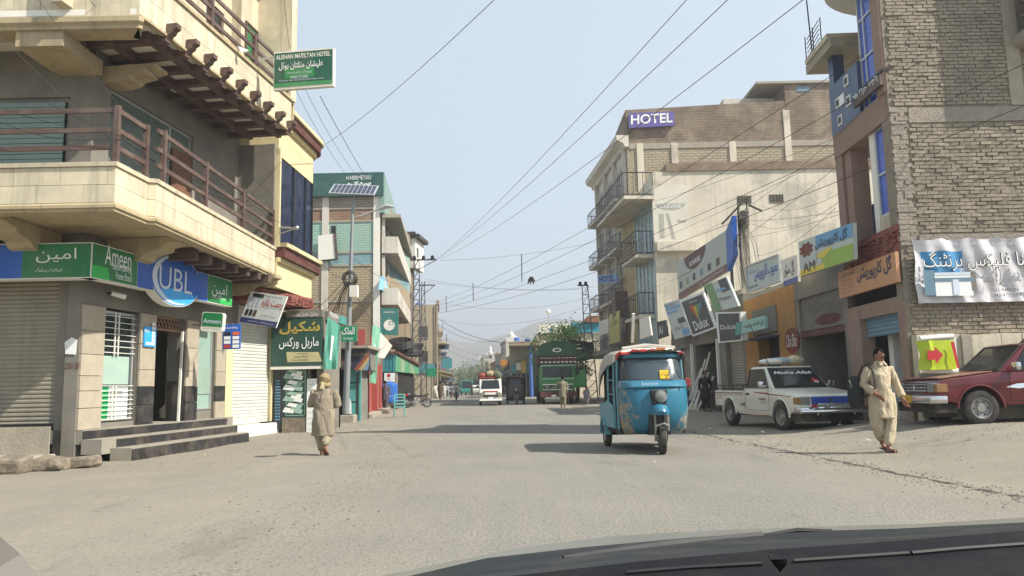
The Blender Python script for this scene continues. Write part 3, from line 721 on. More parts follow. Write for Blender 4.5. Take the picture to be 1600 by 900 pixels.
# broken masonry at the foot of the steps, and the low kerb in front of the shutter
def rock(name, c_, s_, m, parent=None, seed=0, fr=ID, n=9):
    b = MB(fr); b.ball(c_, s_[0], s_[1], s_[2], n, 6)
    for i, v_ in enumerate(b.v):
        q = noise.noise_vector(v_ * 2.3 + Vector((seed, 0, 0))) * .28; b.v[i] = Vector((v_.x + q.x * s_[0], v_.y + q.y * s_[1], v_.z + q.z * s_[2]))
    return b.build(name, m, parent)
def lump(name, c_, s_, m, seed):
    q = random.Random(seed + 40); b = MB(); j = lambda: q.uniform(-.22, .22)
    b.hexa([(c_[0] + s_[0] * (x + j()), c_[1] + s_[1] * (y + j()), c_[2] + s_[2] * (z + j() * (z > 0))) for z in (-.4, .75) for x, y in ((-1, -1), (1, -1), (1, 1), (-1, 1))])
    o = b.build(name, m, None, bevel=.05, seg=2); me = o.data
    for v in me.vertices: v.co += noise.noise_vector(v.co * 7 + Vector((seed, 0, 0))) * .03
    return o
kerb = thing('broken_kerb', 'low crumbling concrete kerb in front of the grey roller shutter', 'kerb', ID, (-10, 13.3, 0))
MB().prismz([(-16, 12.95), (-8.9, 13.0), (-8.75, 13.2), (-8.75, 14.9), (-16, 14.9)], -.12, .14).build('kerb_top', M_conc, kerb, bevel=.02)
for i in range(12):
    x = -12.5 + i * .32; piece('broken_stone', M_rubble, kerb, ID, (x, 12.96 + .02 * rnd.random(), .01), (.34, .12, .2 + .06 * rnd.random()), rnd.uniform(-.05, .05))
for i, (x, y, a, c_, h) in enumerate(((-8.55, 13.35, .24, .22, .24), (-8.15, 13.75, .26, .24, .22), (-7.75, 14.1, .2, .2, .17), (-7.95, 13.55, .12, .1, .1))):
    o = lump('masonry_lump', (x, y, .02), (a, c_, h), M_rubble, i); tag(o, ['large squared lump of broken masonry at the kerb corner', 'pale cement coated lump beside the bank steps', 'brick red lump of masonry against the lowest black step', 'small stone between the masonry lumps'][i], 'rubble', 'lumps of masonry at the bank corner')
# paper and scrawl on the pier
o = MB(FF).sheet([FF.pt(102, 553, .05), FF.pt(119, 554, .05), FF.pt(121, 531, .05), FF.pt(112, 527, .05), FF.pt(101, 535, .05)], -.05).build('paper_notice', M_wprint, fix=False); tag(o, 'torn white paper pasted on the grey corner pier', 'notice')
ptext('DN-28', FF, 102, 577, 124, 566, mat('red_scrawl', '#5a2a26', dirt=0, bump=0), bank, w=.04, shear=.2, name='graffiti')
# --- camera, small signs
cc = thing('security_camera', 'white bullet security camera on the wall above the barred bank window', 'camera', FB, (*FB.pt(168, 462)[:1], -.1, FB.pt(168, 462)[1]))
cu, cz = FB.pt(168, 462)
MB(FB).tube([(cu, 0, cz + .05), (cu, -.15, cz + .05)], .02).build('arm', M_black, cc); MB(FB).tube([(cu - .05, -.12, cz + .04), (cu + .16, -.3, cz - .02)], [.05, .055], 10).build('housing', M_white, cc, smooth=True)
sg = thing('rate_notice', 'small blue rates notice fixed to the pier between window and door', 'notice', FB, (p2a + .1, -.05, 1.6))
a = FB.pt(224, 541, .05); c_ = FB.pt(243, 512, .05)
MB(FB).box(a[0], c_[0], -.07, -.04, a[1], c_[1]).build('board', M_lblue, sg)
for k in range(5): flat(FB, rect(a[0] + (c_[0] - a[0]) * .62, a[0] + (c_[0] - a[0]) * .9, a[1] + .12 + k * .09, a[1] + .19 + k * .09), M_wprint, sg, .075)
flat(FB, rect(a[0] + .05, c_[0] - .04, a[1] + .04, a[1] + .1), M_wprint, sg, .075); ptext('ICAP', FB, 226, 519, 234, 515, M_wprint, sg, w=.075)
# --- main fascia sign
FS = FB.sub(0, -.62, 0)
sign = thing('bank_sign', 'long green and blue bank fascia sign wrapping the corner above the door', 'sign', FS, (0, 0, 3.5))
tl, bl = FS.pt(145, 377), FS.pt(144, 433); tr, br = FS.pt(363, 440), FS.pt(363, 481)
X0, X1 = tl[0], tr[0]; ZT, ZL = (tl[1] + tr[1]) / 2, (bl[1] + br[1]) / 2
ub0, ub1 = FS.pt(215, 400)[0], FS.pt(325, 440)[0]
cu = FS.pt(276, 440)[0]; zc = (ZT + ZL) / 2
el = ellipse(cu, zc, 1.02, .60, 40)
board = [(X0, ZL), (cu - .92, ZL)] + [p for p in ellipse(cu, zc, 1.02, .60, 20, PI + .42, 2 * PI - .42)] + [(cu + .92, ZL), (X1, ZL), (X1, ZT), (cu + .92, ZT)] + ellipse(cu, zc, 1.02, .60, 20, .42, PI - .42) + [(cu - .92, ZT), (X0, ZT)]
MB(FS).prism(board, 0, .22).build('box', M_white, sign)
q = FS.pt(145, 437)
flat(FS, rect(X0 + .01, ub0, ZL + .02, ZT - .02), M_green, sign, .006, 'green_field'); flat(FS, rect(ub1, X1 - .01, ZL + .02, ZT - .02), M_green, sign, .006, 'green_field')
flat(FS, [(p[0] + (cu - p[0]) * .012, p[1] + (zc - p[1]) * .03) for p in [(ub0, ZL), (cu - .92, ZL)] + ellipse(cu, zc, 1.02, .60, 20, PI + .42, 2 * PI - .42) + [(cu + .92, ZL), (ub1, ZL), (ub1, ZT), (cu + .92, ZT)] + ellipse(cu, zc, 1.02, .60, 20, .42, PI - .42) + [(cu - .92, ZT), (ub0, ZT)]], M_blue, sign, .006, 'blue_field')
flat(FS, [(X0 + .01, ZL + .02), (X0 + .55, ZL + .02), (X0 + .48, ZL + .26), (X0 + .01, ZL + .26)], M_lgreen, sign, .010, 'green_patch'); flat(FS, [(X1 - .65, ZL + .02), (X1 - .01, ZL + .02), (X1 - .01, ZL + .2), (X1 - .62, ZL + .2)], M_lgreen, sign, .010, 'green_patch')
flat(FS, ellipse(cu, zc - .02, .97, .56, 20, PI + .1, 2 * PI - .35) + ellipse(cu + .06, zc - .30, .72, .10, 10, -.1, PI + .1), M_lblue, sign, .009, 'swoosh')
arc = ellipse(cu, zc, .98, .56, 26, .75, PI + 1.9); arc2 = ellipse(cu + .1, zc + .01, .90, .53, 26, .75, PI + 1.9)
b = MB(FS); n = len(arc); b.v = [Vector((x, -.013, z)) for x, z in arc + arc2]; b.f = [(i, i + 1, n + i + 1, n + i) for i in range(n - 1)]; b.m = [0] * (n - 1); b.build('ring', M_silver, sign, fix=False)
text('UBL', FS, cu - .72, zc - .26, 1.36, .52, M_silver, sign, y=-.016, bold=-.004)
ptext('Ameen', FS, 164, 413, 206, 393, M_wprint, sign, w=.012); ptext('Islamic Banking', FS, 176, 424, 206, 417, M_wprint, sign, w=.012); ptext('Premier Branch', FS, 181, 436, 206, 430, M_wprint, sign, w=.012)
ptext('اَمِین'.replace('َ', '').replace('ِ', ''), FS, 331, 462, 355, 446, M_wprint, sign, w=.012); ptext('اسلامک بینکنگ', FS, 332, 466, 352, 464, M_wprint, sign, w=.012)
FS2 = Fr(FS.W(X0, 0, 0).x, FS.W(X0, 0, 0).y, 0)
e0 = FS2.pt(0, 385)[0] - 6
MB(FS2).box(e0, -.004, 0, .3, ZL, ZT).build('side_box', M_white, sign)
xb = FS2.pt(35, 410)[0]
flat(FS2, rect(xb, -.02, ZL + .02, ZT - .02), M_green, sign, .006, 'green_field'); flat(FS2, rect(e0, xb, ZL + .02, ZT - .02), M_blue, sign, .006, 'blue_field')
ptext('امین', FS2, 56, 411, 120, 387, M_wprint, sign, w=.012); ptext('اسلامک بینکنگ', FS2, 55, 426, 97, 418, M_wprint, sign, w=.012)
# --- hanging light box and payment board
hg = frame3(AT(313, 517, 18.6), AT(347, 519, 18.6), AT(313, 490, 18.6))
hs = thing('hanging_sign', 'green and white rounded light box on a bracket beside the bank window', 'sign', hg)
wd = (AT(347, 519, 18.6) - AT(313, 517, 18.6)).length; hh = (AT(313, 489, 18.6) - AT(313, 519, 18.6)).length
rr = []
for cx, cz_, a0 in ((wd - .06, .06, -PI / 2), (wd - .06, hh - .06, 0), (.06, hh - .06, PI / 2), (.06, .06, PI)): rr += ellipse(cx, cz_, .06, .06, 4, a0, a0 + PI / 2)
MB(hg).prism(rr, 0, .16).build('box', M_white, hs)
flat(hg, [(x * .92 + .02, .12 + (z - .12) * .96) if z > .12 else (x * .92 + .02, .12) for x, z in rr], M_green, hs, .006, 'green_face')
text('Ameen', hg, .05, hh * .42, wd * .8, hh * .24, M_silver, hs, y=-.01); text('Islamic Banking', hg, .06, .04, wd * .78, .055, M_grey, hs, y=-.01)
MB(hg).bar((-.25, .08, hh * .3), (0, .08, hh * .3), .04).build('bracket', M_brown, hs)
pg = frame3(AT(348, 546, 19.0), AT(375, 545, 19.0), AT(348, 507, 19.0))
ps = thing('payment_sign', 'blue payment services board with small logo squares beyond the light box', 'sign', pg)
wd = (AT(375, 545, 19) - AT(348, 546, 19)).length; hh = (AT(348, 507, 19) - AT(348, 546, 19)).length
MB(pg).box(0, wd, 0, .05, 0, hh).build('board', M_blue, ps)
text('SmartPay', pg, .05, hh - .13, wd - .1, .07, M_wprint, ps, y=-.008)
for i in range(4):
    for j in range(2):
        mm = [M_black, mat('orange_print', '#d8642a', dirt=.05, bump=0), M_wprint, M_wprint, M_wprint, M_wprint, mat('red_print', '#b3262b', dirt=.05, bump=0), M_wprint][(3 - i) * 2 + j]
        flat(pg, rect(.03 + j * wd / 2, wd / 2 - .02 + j * wd / 2, .03 + i * .105, .11 + i * .105), mm, ps, .008)
MB(pg).bar((-.02, .06, -.1), (-.02, .06, hh), .03).build('pole', M_white, ps)
# ================================================================ right side: brick corner building
M_brickpale = mat('pale_brick', '#8d8373', var=.3, sc=3.2, dirt=.25, bump=.5, bsc=60, rand=.16)
M_mortar = mat('mortar_joint', '#857b6b', var=.3, sc=5, dirt=.2, bump=.6, bsc=30)
M_redst = mat('red_stone', '#7d4038', var=.3, sc=8, dirt=.3, bump=.9, bsc=16)
M_pink = mat('pink_render', '#8f7769', var=.14, sc=2.5, dirt=.25, bump=.2, streak=.3)
M_peach = mat('peach_board', '#c08f68', var=.06, sc=2, dirt=.15, bump=.03, rough=.6)
M_dblue = mat('dark_blue_tile', '#33496a', var=.12, sc=4, dirt=.15, bump=.05, rough=.4)
M_bglass = glassmat('blue_glass', '#2a4bb0', .12)
M_bshut = mat('blue_shutter', '#5f7f92', var=.1, dirt=.2, bump=.03, rough=.5)
M_orange = mat('orange_wall', '#a97b43', var=.14, sc=2, dirt=.25, bump=.1)
M_wallw = mat('white_plaster', '#cfc5ad', var=.16, sc=.9, dirt=.45, bump=.35, bsc=12, streak=.5)
M_wallp = mat('limewashed_wall', '#cbc2ae', var=.14, sc=.55, dirt=.5, bump=.5, bsc=5, streak=.35, dirtcol=(.27, .245, .205), dr=(.53, .60))
M_red = mat('sign_red', '#b5262a', var=.05, dirt=.08, bump=0, rough=.4)
M_lime = mat('lime_vinyl', '#a7b81f', var=.06, dirt=.08, bump=0, rough=.4)
YB = 17.0
CX = AT(1421, 545, YB).x
FW = Fr(CX, YB, 0)
brick = thing('brick_building', 'tall bare brick corner building with blue glass front and printed cloth banner', 'building', FW)
ZTOP = 15.5
MB(FW).box(.0, 9, .014, .35, -.2, ZTOP).build('wall', M_mortar, brick)
BL, BH = .238, .0875
cap = []
b_rest = MB(FW); nb = 0; bricks = []
for r_ in range(int((10.6 - 2.2) / BH)):
    z = 2.2 + r_ * BH + BH / 2
    if 7.02 < z < 7.42 or 4.22 < z < 4.46: continue        # concrete beams
    xs0 = .40 if 4.2 < z < 7.2 else .05 + .06 * rnd.random()
    x = xs0 + .06 - (BL / 2 if r_ % 2 else 0)
    while x < 3.6:
        x0_, x1_ = max(xs0, x), x + BL
        if x1_ - x0_ > .06 and not (z > 8.2 and abs(x - 2.95) < .2): bricks.append((x0_, x1_, z, r_))
        x += BL
bricks.sort(key=lambda t: abs(t[2] - 5.4) + (0 if t[0] < 2.7 else 6))
brv = []
for k in range(6):
    b = MB().box(-.5, .5, -.5, .5, -.5, .5); q = random.Random(k)
    for i, v_ in enumerate(b.v): b.v[i] = Vector((v_.x + q.uniform(-.05, .03) * (1 if v_.x < 0 else -1), v_.y + (q.uniform(-.12, .12) if v_.y < 0 else 0), v_.z + q.uniform(-.10, .10)))
    me = bpy.data.meshes.new('brick'); me.from_pydata(b.v, [], b.f); me.materials.append(M_brickpale); brv.append(me)
for i, (x0_, x1_, z, r_) in enumerate(bricks):
    if rnd.random() < .012: continue
    pr = rnd.uniform(-.012, .016); rz = rnd.uniform(-.03, .03); dz = .006 * noise.noise(Vector((x0_ * 1.5, z, 2)))
    if i < 300:
        o = piece('brick', M_brickpale, brick, FW, ((x0_ + x1_) / 2, .03 - pr, z + dz), (x1_ - x0_ - .014 - .008 * rnd.random(), .08, BH - .016 - .008 * rnd.random()), rz, rnd.choice(brv))
    else:
        hx, hz = (x1_ - x0_ - .014 - .01 * rnd.random()) / 2, (BH - .016 - .008 * rnd.random()) / 2; cx_ = (x0_ + x1_) / 2; y_ = -.01 - pr; t = math.tan(rz) * hx; z_ = z + dz
        j = lambda: rnd.uniform(-.005, .005)
        b_rest.hexa([(cx_ - hx + j(), y_ + j(), z_ - hz + t), (cx_ + hx + j(), y_ + j(), z_ - hz - t), (cx_ + hx, .06, z_ - hz - t), (cx_ - hx, .06, z_ - hz + t), (cx_ - hx + j(), y_ + j(), z_ + hz + t), (cx_ + hx + j(), y_ + j(), z_ + hz - t), (cx_ + hx, .06, z_ + hz - t), (cx_ - hx, .06, z_ + hz + t)])
b_rest.build('brick_courses', mat('pale_brick_far', '#8d8373', var=.34, sc=2.6, dirt=.3, bump=.5, bsc=60), brick, kind='stuff')
b = MB(FW)
zz = 4.2
while zz < 7.3:                                            # uneven cast corner column
    h = rnd.uniform(.05, .13); m_ = rnd.uniform(.1, .24); b.box(.0 + rnd.uniform(-.02, .02), m_, -.015 - rnd.uniform(0, .03), .06, zz, zz + h - .006); b.box(m_ + .008, .36 + rnd.uniform(-.06, .06), -.015 - rnd.uniform(0, .03), .06, zz, zz + h * .96 - .004); zz += h
M_rough = mat('rough_render', '#90867a', var=.25, sc=6, dirt=.3, bump=1.0, bsc=22)
b.build('corner_column', M_rough, brick)
for z0_, z1_ in ((7.05, 7.40), (4.24, 4.44)): MB(FW).box(.43, 9, -.012, .06, z0_, z1_).build('ring_beam', M_rough, brick)
MB(FW).box(2.8, 3.12, -.03, .06, 7.42, ZTOP).build('inner_column', M_conc, brick)
MB(FW).box(3.62, 9, -.008, .06, 2.2, 10.6).build('render_patch', M_conc, brick)
b = MB(FW); b.box(3.0, 7.8, -.72, .04, 8.8, 9.05); b.box(3.0, 7.8, -.72, -.6, 9.05, 14.5); b.build('unseen_overhang', M_conc, brick)  # overhang added out of view, shaped to throw shade on the upper bricks
# whitewashed foot of the wall
bw = thing('boundary_wall', 'stained whitewashed low wall along the foot of the brick building', 'wall', FW, (2, -.3, 0))
b = MB(FW); n = 40
for i in range(n):
    x = .06 + i * .23; b.box(x, x + .23, -.24 - .012 * rnd.random(), .0, -.2, 2.18 + .04 * noise.noise(Vector((x * 1.2, 0, 0))))
b.build('face', M_wallw, bw); MB(FW).box(1.0, 1.22, -.30, -.2, -.2, 2.16).build('pier', M_conc, bw)
b = MB(FW); b.prism([(2.25, 1.95)] + [(2.25 + .9 * i / 8, 1.95 + .24 * math.sin(PI * i / 8)) for i in range(9)] + [(3.15, 1.95)], -.62, -.26); b.build('dark_hood', M_dark, bw)
# cloth banner
ban = thing('cloth_banner', 'creased white and blue printed cloth banner nailed across the brick wall', 'banner', FW, (2, -.2, 3))
bx0, bz1 = FW.pt(1425, 373, .14); _, bz0 = FW.pt(1440, 474, .14)
bx1 = bx0 + 3.5
def bwave(x, z):
    t = (z - bz0) / (bz1 - bz0)
    return .035 * math.sin(x * 7 + 1.5 * math.sin(z * 3)) * (.4 + .6 * t) + .022 * math.sin(x * 15 + z * 4) + .03 * noise.noise(Vector((x * 2, z * 3, 1)))
b = MB(FW); nx, nz = 64, 26
for j in range(nz + 1):
    for i in range(nx + 1):
        x = bx0 + (bx1 - bx0) * i / nx; z = bz0 + (bz1 - bz0) * j / nz
        sag = -.05 * abs(math.sin(PI * (x - bx0) / .62)) * (j / nz) ** 3
        b.v.append(Vector((x + .03 * math.sin(z * 5) * (1 if i == 0 else .0), -.15 + bwave(x, z), z + sag)))
b.f = [(j * (nx + 1) + i, j * (nx + 1) + i + 1, (j + 1) * (nx + 1) + i + 1, (j + 1) * (nx + 1) + i) for j in range(nz) for i in range(nx)]
MBl, MLil = mat('banner_blue', '#3f86b5', var=.15, sc=1.2, dirt=.1, bump=0, rough=.45), mat('banner_lilac', '#cbc8c9', var=.10, sc=1.5, dirt=.12, bump=0, rough=.45)
b.m = []
for j in range(nz):
    for i in range(nx):
        t, u = j / nz, i / nx
        b.m.append(1 if (.10 < t < .8 and .03 + .05 * (1 - t) < u < .30) else 0)
cl = b.build('cloth', [MLil, MBl], ban, smooth=True, fix=False)
sx0 = bx0; K = (bx1 - bx0)
text('پینا فلیکس پرنٹنگ', FW, sx0 + .14, bz0 + .66, K * .70, .48, M_black, ban, y=-.258, bold=.03)
text('پینا فلیکس پرنٹنگ', FW, sx0 + .14, bz0 + .66, K * .70, .48, M_wprint, ban, y=-.27, bold=-.005)
text('ہر قسم کی بہترین پرنٹنگ کا کام تسلی بخش کیا جاتا ہے', FW, sx0 + .3, bz1 - .2, K * .62, .09, M_silver, ban, y=-.265)
text('زاہد', FW, sx0 + 1.42, bz0 + .36, .42, .24, M_grey, ban, y=-.265); text('پروپرائٹر', FW, sx0 + 1.95, bz0 + .42, .3, .1, M_grey, ban, y=-.265)
text('0333-9493374', FW, sx0 + 1.55, bz0 + .21, .62, .07, M_black, ban, y=-.265); text('0342-9752504', FW, sx0 + 1.55, bz0 + .10, .66, .075, M_black, ban, y=-.265)
for r_, mm, yy in ((rect(.12, .36, .16, .72), M_bshut, .262), (rect(.36, 1.18, .14, .60), M_wprint, .26), (rect(.36, 1.22, .46, .54), M_bshut, .268), (rect(1.16, 1.26, .26, .66), M_grey, .266), (rect(.74, .88, .16, .5), M_silver, .272), (rect(.36, 1.18, .60, .66), M_silver, .266)):
    flat(FW, [(sx0 + x, bz0 + z) for x, z in r_], mm, ban, yy)
flat(FW, [(sx0 + K * .68, bz0 + .38), (sx0 + K * .83, bz0 + .1), (sx0 + K * .83, bz0 + .62)], MBl, ban, .26)
# rolled lime arrow sign
FA = Fr(0, 15.9, 0)
ax0, az0 = FA.pt(1433, 583); ax1, az1 = FA.pt(1488, 527)
asg = thing('arrow_sign', 'lime vinyl sign with red arrow on a white drum frame by the red car', 'sign', FA, ((ax0 + ax1) / 2, 0, az0))
b = MB(FA); W_ = ax1 - ax0; H_ = az1 - az0; rr = []
for k in range(12):
    t = k / 11; rr.append([(ax0 + W_ * t + .05 * math.sin(z * 3) * (1 - t), -.05 - .16 * math.sin(PI * t) ** .8 * .35 * (1 + 1.2 * (t < .3)) + .03 * math.sin(z * 9) * (1 - t), az0 + .06 + (H_ - .12) * z) for z in (0, .25, .5, .75, 1)])
b.rings([[r_[i] for r_ in rr] for i in range(5)], closed=False, cap=False); b.build('vinyl', M_lime, asg, smooth=True, fix=False)
b = MB(FA); b.tube([(ax0 + .14, .05, az1 - .02), (ax1 + .04, .05, az1 + .02)], .06, 12); b.tube([(ax0 + .16, .05, az0 + .06), (ax1 + .05, .05, az0 + .02)], .075, 12); b.box(ax1 - .06, ax1 + .08, .02, .12, az0, az1); b.build('drum_frame', M_white, asg, smooth=True)
MB(FA).box(ax0 + .1, ax1, .05, .14, az0 - .9, az0).build('stand', M_grey, asg)
cx_, cz_ = FA.pt(1459, 555, .16)
flat(FA, [(cx_ + x * .19, cz_ + z * .19) for x, z in ((-.75, -.5), (.05, -.5), (.05, -.95), (.95, 0), (.05, .95), (.05, .5), (-.75, .5))], M_red, asg, .19, 'arrow')
flat(FA, [(ax1 - .05, az0 + .08), (ax1 - .0, az0 + .08), (ax1 - .06, az1 - .1), (ax1 - .14, az1 - .1)], M_red, asg, .16, 'red_stripe')

# ---- its street side
fa = Vector((CX + .12, 20.3, 0)); ca = Vector((CX, YB + .0, 0)); dd = ca - fa
FR = Fr(fa.x, fa.y, math.degrees(math.atan2(dd.y, dd.x))); LR = dd.length
RZ = lambda px, py, w_=0: FR.pt(px, py, w_)[1]
RU = lambda px, py, w_=0: FR.pt(px, py, w_)[0]
ua, ub = RU(1345, 480), LR - .42
b = MB(FR)
b.box(0, ua - .12, .0, .35, -.2, 3.0); b.box(ub + .06, LR - .02, -.02, .35, -.2, 3.0); b.box(0, LR - .02, .02, .35, 2.75, 3.1); b.build('ground_pier', M_pink, brick)
MB(FR).box(-.05, LR - .3, .4, 3.0, -.2, .1).build('shop_floor', M_conc, brick)
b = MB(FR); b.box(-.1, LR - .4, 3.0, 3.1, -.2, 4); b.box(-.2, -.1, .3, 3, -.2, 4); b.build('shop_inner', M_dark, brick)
b = MB(FR); b.box(ua + .25, ua + .5, .5, .7, .1, 2.75); b.build('inner_post', M_white, brick)
MB(FR).box(ub - .5, ub - .1, .9, 1.6, .1, 1.35).build('wooden_crate', mat('old_wood', '#6d4c33', var=.3, sc=6, dirt=.2), brick)
MB(FR).shutter(ua - .1, ub + .05, 2.28, 2.8, .16, .09, .02).build('half_shutter', M_bshut, brick)
sgn = thing('shop_sign', 'peach shop board with blue and brown Urdu lettering above the half open shutter', 'sign', FR, (1.5, -.1, 2.8))
pl = FR.poly([(1313, 466), (1408, 441), (1404, 390), (1312, 428)], .1)
zb0, zb1 = (pl[0][1] + pl[1][1]) / 2, (pl[2][1] + pl[3][1]) / 2
MB(FR).box(-.05, LR + .0, -.14, -.06, zb0, zb1).build('board', M_peach, sgn)
text('گل کارپوریشن', FR, LR * .36, zb0 + .22, LR * .58, (zb1 - zb0) * .66, mat('navy_print', '#27425f', dirt=.03, bump=0), sgn, y=-.155, bold=.01)
text('فوٹو سٹیٹ', FR, .1, zb0 + .5, LR * .28, (zb1 - zb0) * .25, M_brown, sgn, y=-.155); 
for k in range(4): text('سروس سنٹر', FR, .15, zb0 + .1 + k * .1, .75, .06, M_brown, sgn, y=-.155)
zr0 = zb1 + .02
b = MB(FR); b.box(.35, LR - .02, -.02, .3, zr0, zr0 + .58); o = b.build('red_stone_band', M_redst, brick)
b = MB(FR)
for k in range(70):
    x = .75 + rnd.random() * (LR - .9); z = zr0 + .05 + rnd.random() * .45; s_ = rnd.uniform(.04, .09); b.box(x - s_, x + s_, -.05 - .03 * rnd.random(), .0, z - s_ * .4, z + s_ * .4)
b.build('rough_stone', M_redst, brick, kind='stuff')
MB(FR).box(.38, .7, -.08, .2, zr0 - .1, zr0 + .6).build('red_pilaster', M_redst, brick)
MB(FR).box(.7, LR, -.06, .2, zr0 + .46, zr0 + .6).build('red_coping', M_redst, brick)
# first floor
z1 = zr0 + .62; z2 = RZ(1375, 195); z2b = RZ(1375, 152)
b = MB(FR); b.box(.0, .42, 0, .4, z1, z2); b.box(.46, .86, .06, .5, z1, z2); b.build('pillar', M_pink, brick)
b = MB(FR); b.box(LR - .42, LR - .03, 0, .4, z1, z2); b.build('pillar', M_pink, brick)
MB(FR).box(0, LR - .12, -.02, 1.6, z2, z2b).build('beam', M_pink, brick)
window('window', FR, LR - 1.05, LR - .42, z1 + .35, z2, brick, .12, .05, glass=M_bglass, frame=M_alu, hbars=(.48,))
MB(FR).box(LR - 1.1, LR - .42, .08, .4, z1 - .02, z1 + .35).build('sill_wall', M_cream, brick)
MB(FR).box(LR - 1.35, LR - 1.08, .08, .4, z1 - .02, z2).build('mullion_wall', M_white, brick)
MB(FR).box(.86, LR - 1.32, .5, .62, z1 - .4, z1 + 1.0).build('parapet', M_dblue, brick)
px_ = 1.35; b = MB(FR); b.box(px_, px_ + .28, .46, .5, z1 + .45, z1 + .73); b.build('white_square', M_white, brick); MB(FR).box(px_ + .06, px_ + .22, .45, .47, z1 + .51, z1 + .67).build('dark_square', M_black, brick)
MB(FR).box(0, LR - .2, 1.5, 1.7, z1 - .4, z1 + .02).build('gallery_floor', M_conc, brick)
# second floor: dark blue panel, blue glass, curved balcony above
z3 = RZ(1300, 92)
xg = RU(1341, 110)
b = MB(FR); b.box(-.0, xg, -.03, .3, z2b, z2b + 1.35); b.build('blue_panel', M_dblue, brick)
MB(FR).box(-.0, .3, .0, .3, z2b + 1.35, z2b + 2.2).build('pillar', M_dblue, brick)
for i, (x, z) in enumerate(((.42, .62), (1.05, .98), (1.1, .42), (.48, .12))):
    zz = z2b + z; MB(FR).box(x, x + .27, -.05, -.03, zz, zz + .27).build('white_square', M_white, brick); MB(FR).box(x + .05, x + .22, -.058, -.05, zz + .05, zz + .22).build('dark_square', M_black, brick)
MB(FR).box(.7, .98, -.055, -.03, z2b + .6, z2b + .88).build('name_plaque', M_wprint, brick)
window('window', FR, xg + .05, LR - .45, z2b + .02, z2b + 4.6, brick, .08, .05, glass=M_bglass, frame=M_alu, vbars=(.32,), hbars=(.28, .5, .75))
MB(FR).box(LR - .44, LR - .03, -.05, .4, z2b, z2b + 8).build('pillar', M_pink, brick)
MB(FR).box(0, LR - .4, 3.0, 3.2, z2b, ZTOP).build('rear_wall', M_conc, brick)
MB(FR).box(-1.0, .9, -.25, 1.5, z2b + 2.2, z2b + 2.45).build('roof_slab', M_conc, brick)
MB(FR).box(-.9, .8, -.3, 1.4, z2b + 2.45, z2b + 2.6).build('slab_edge', M_cream, brick)
arcp = [(xg + .2 - 1.7 * math.cos(a), 1.6 - 2.3 * math.sin(a)) for a in [i * PI / 2 / 10 for i in range(11)]]
b = MB(FR); b.prismz([(LR - .45, 1.6)] + arcp + [(LR - .45, -.7)], z2b + 3.2, z2b + 3.42); b.build('curved_soffit', M_white, brick)
b = MB(FR); n = len(arcp); rr = [[(x, y, z) for x, y in arcp] for z in (z2b + 3.42, z2b + 4.6)]; b.rings(rr, closed=False, cap=False); b.build('curved_parapet', M_cream, brick, smooth=True)
b = MB(FR)
for k in range(5): b.tube([(-.9, -.2, z2b + 2.7 + k * .13), (.3, -.3, z2b + 2.7 + k * .13)], .012, 5)
for x in (-.9, -.3, .3): b.tube([(x, -.25, z2b + 2.5), (x, -.25, z2b + 3.3)], .016, 5)
b.tube([(-.55, -.2, z2b + 2.5), (-.8, -.2, z2b + 5.5)], .02, 5)
b.build('roof_railing', M_cable, brick)
sg2 = thing('name_sign', 'small dark signboard with raised white Urdu lettering below the blue glass', 'sign', FR, (2, -.2, z2b))
u0, v0 = FR.pt(1332, 155, .16); u1, v1 = FR.pt(1375, 132, .16)
MB(FR).box(u0, u1, -.16, -.08, v0, v1).build('board', M_brown, sg2); text('ارشد خان نور', FR, u0 + .04, v0 + .06, (u1 - u0) * .92, (v1 - v0) * .8, M_wprint, sg2, y=-.17, bold=.01)
MB(FR).box(u0 + .3, u1, -.08, .1, v0 + .1, v0 + .16).build('bracket', M_black, sg2)

# ================================================================ row of shops further down the right
f0, f1 = Vector((8.75, 42.2, 0)), Vector((8.98, 20.5, 0)); dd = f1 - f0
F2 = Fr(f0.x, f0.y, math.degrees(math.atan2(dd.y, dd.x))); L2 = dd.length
def P2(px, py, w_=0): return F2.pt(px, py, w_)
def board(name, label, fr, quad, m, w_=.2, th=.08, cat='sign', group=None, frame=None):
    pl = fr.poly(quad, w_); cx_ = sum(p[0] for p in pl) / 4
    t = thing(name, label, cat, fr, (cx_, -w_, min(p[1] for p in pl)), group)
    MB(fr).prism(pl, -w_, -w_ + th).build('board', m, t)
    if frame:
        b = MB(fr)
        for i in range(4):
            a, c_ = pl[i], pl[(i + 1) % 4]; b.bar((a[0], -w_ - .01, a[1]), (c_[0], -w_ - .01, c_[1]), .05, .05, up=(0, 1, 0))
        b.build('frame', frame, t)
    return t, pl
def bil(pl, u, v):
    """bl, br, tr, tl corners"""
    a = Vector(pl[0]).lerp(Vector(pl[1]), u); c_ = Vector(pl[3]).lerp(Vector(pl[2]), u); q = a.lerp(c_, v); return (q.x, q.y)
def qprint(fr, pl, u0, u1, v0, v1, m, t, w_): flat(fr, [bil(pl, u0, v0), bil(pl, u1, v0), bil(pl, u1, v1), bil(pl, u0, v1)], m, t, w_)
def qtext(s, fr, pl, u0, u1, v0, v1, m, t, w_, **k):
    """lettering sheared to the slant of a four-cornered board"""
    a, b_, d_ = bil(pl, u0, v0), bil(pl, u1, v0), bil(pl, u0, v1)
    o = fr.W(a[0], -w_, a[1]); X = fr.W(b_[0], -w_, b_[1]) - o; Zv = fr.W(d_[0], -w_, d_[1]) - o
    me = text(s, ID, 0, 0, 1, 1, m, t, y=0, **k)
    if not me: return
    nrm = X.cross(Zv).normalized(); inv = wm(t).inverted(); base = wm(t)
    for v_ in me.data.vertices:
        p = base @ v_.co; v_.co = inv @ (o + X * p.x + Zv * p.z + nrm * (-p.y))
    return me
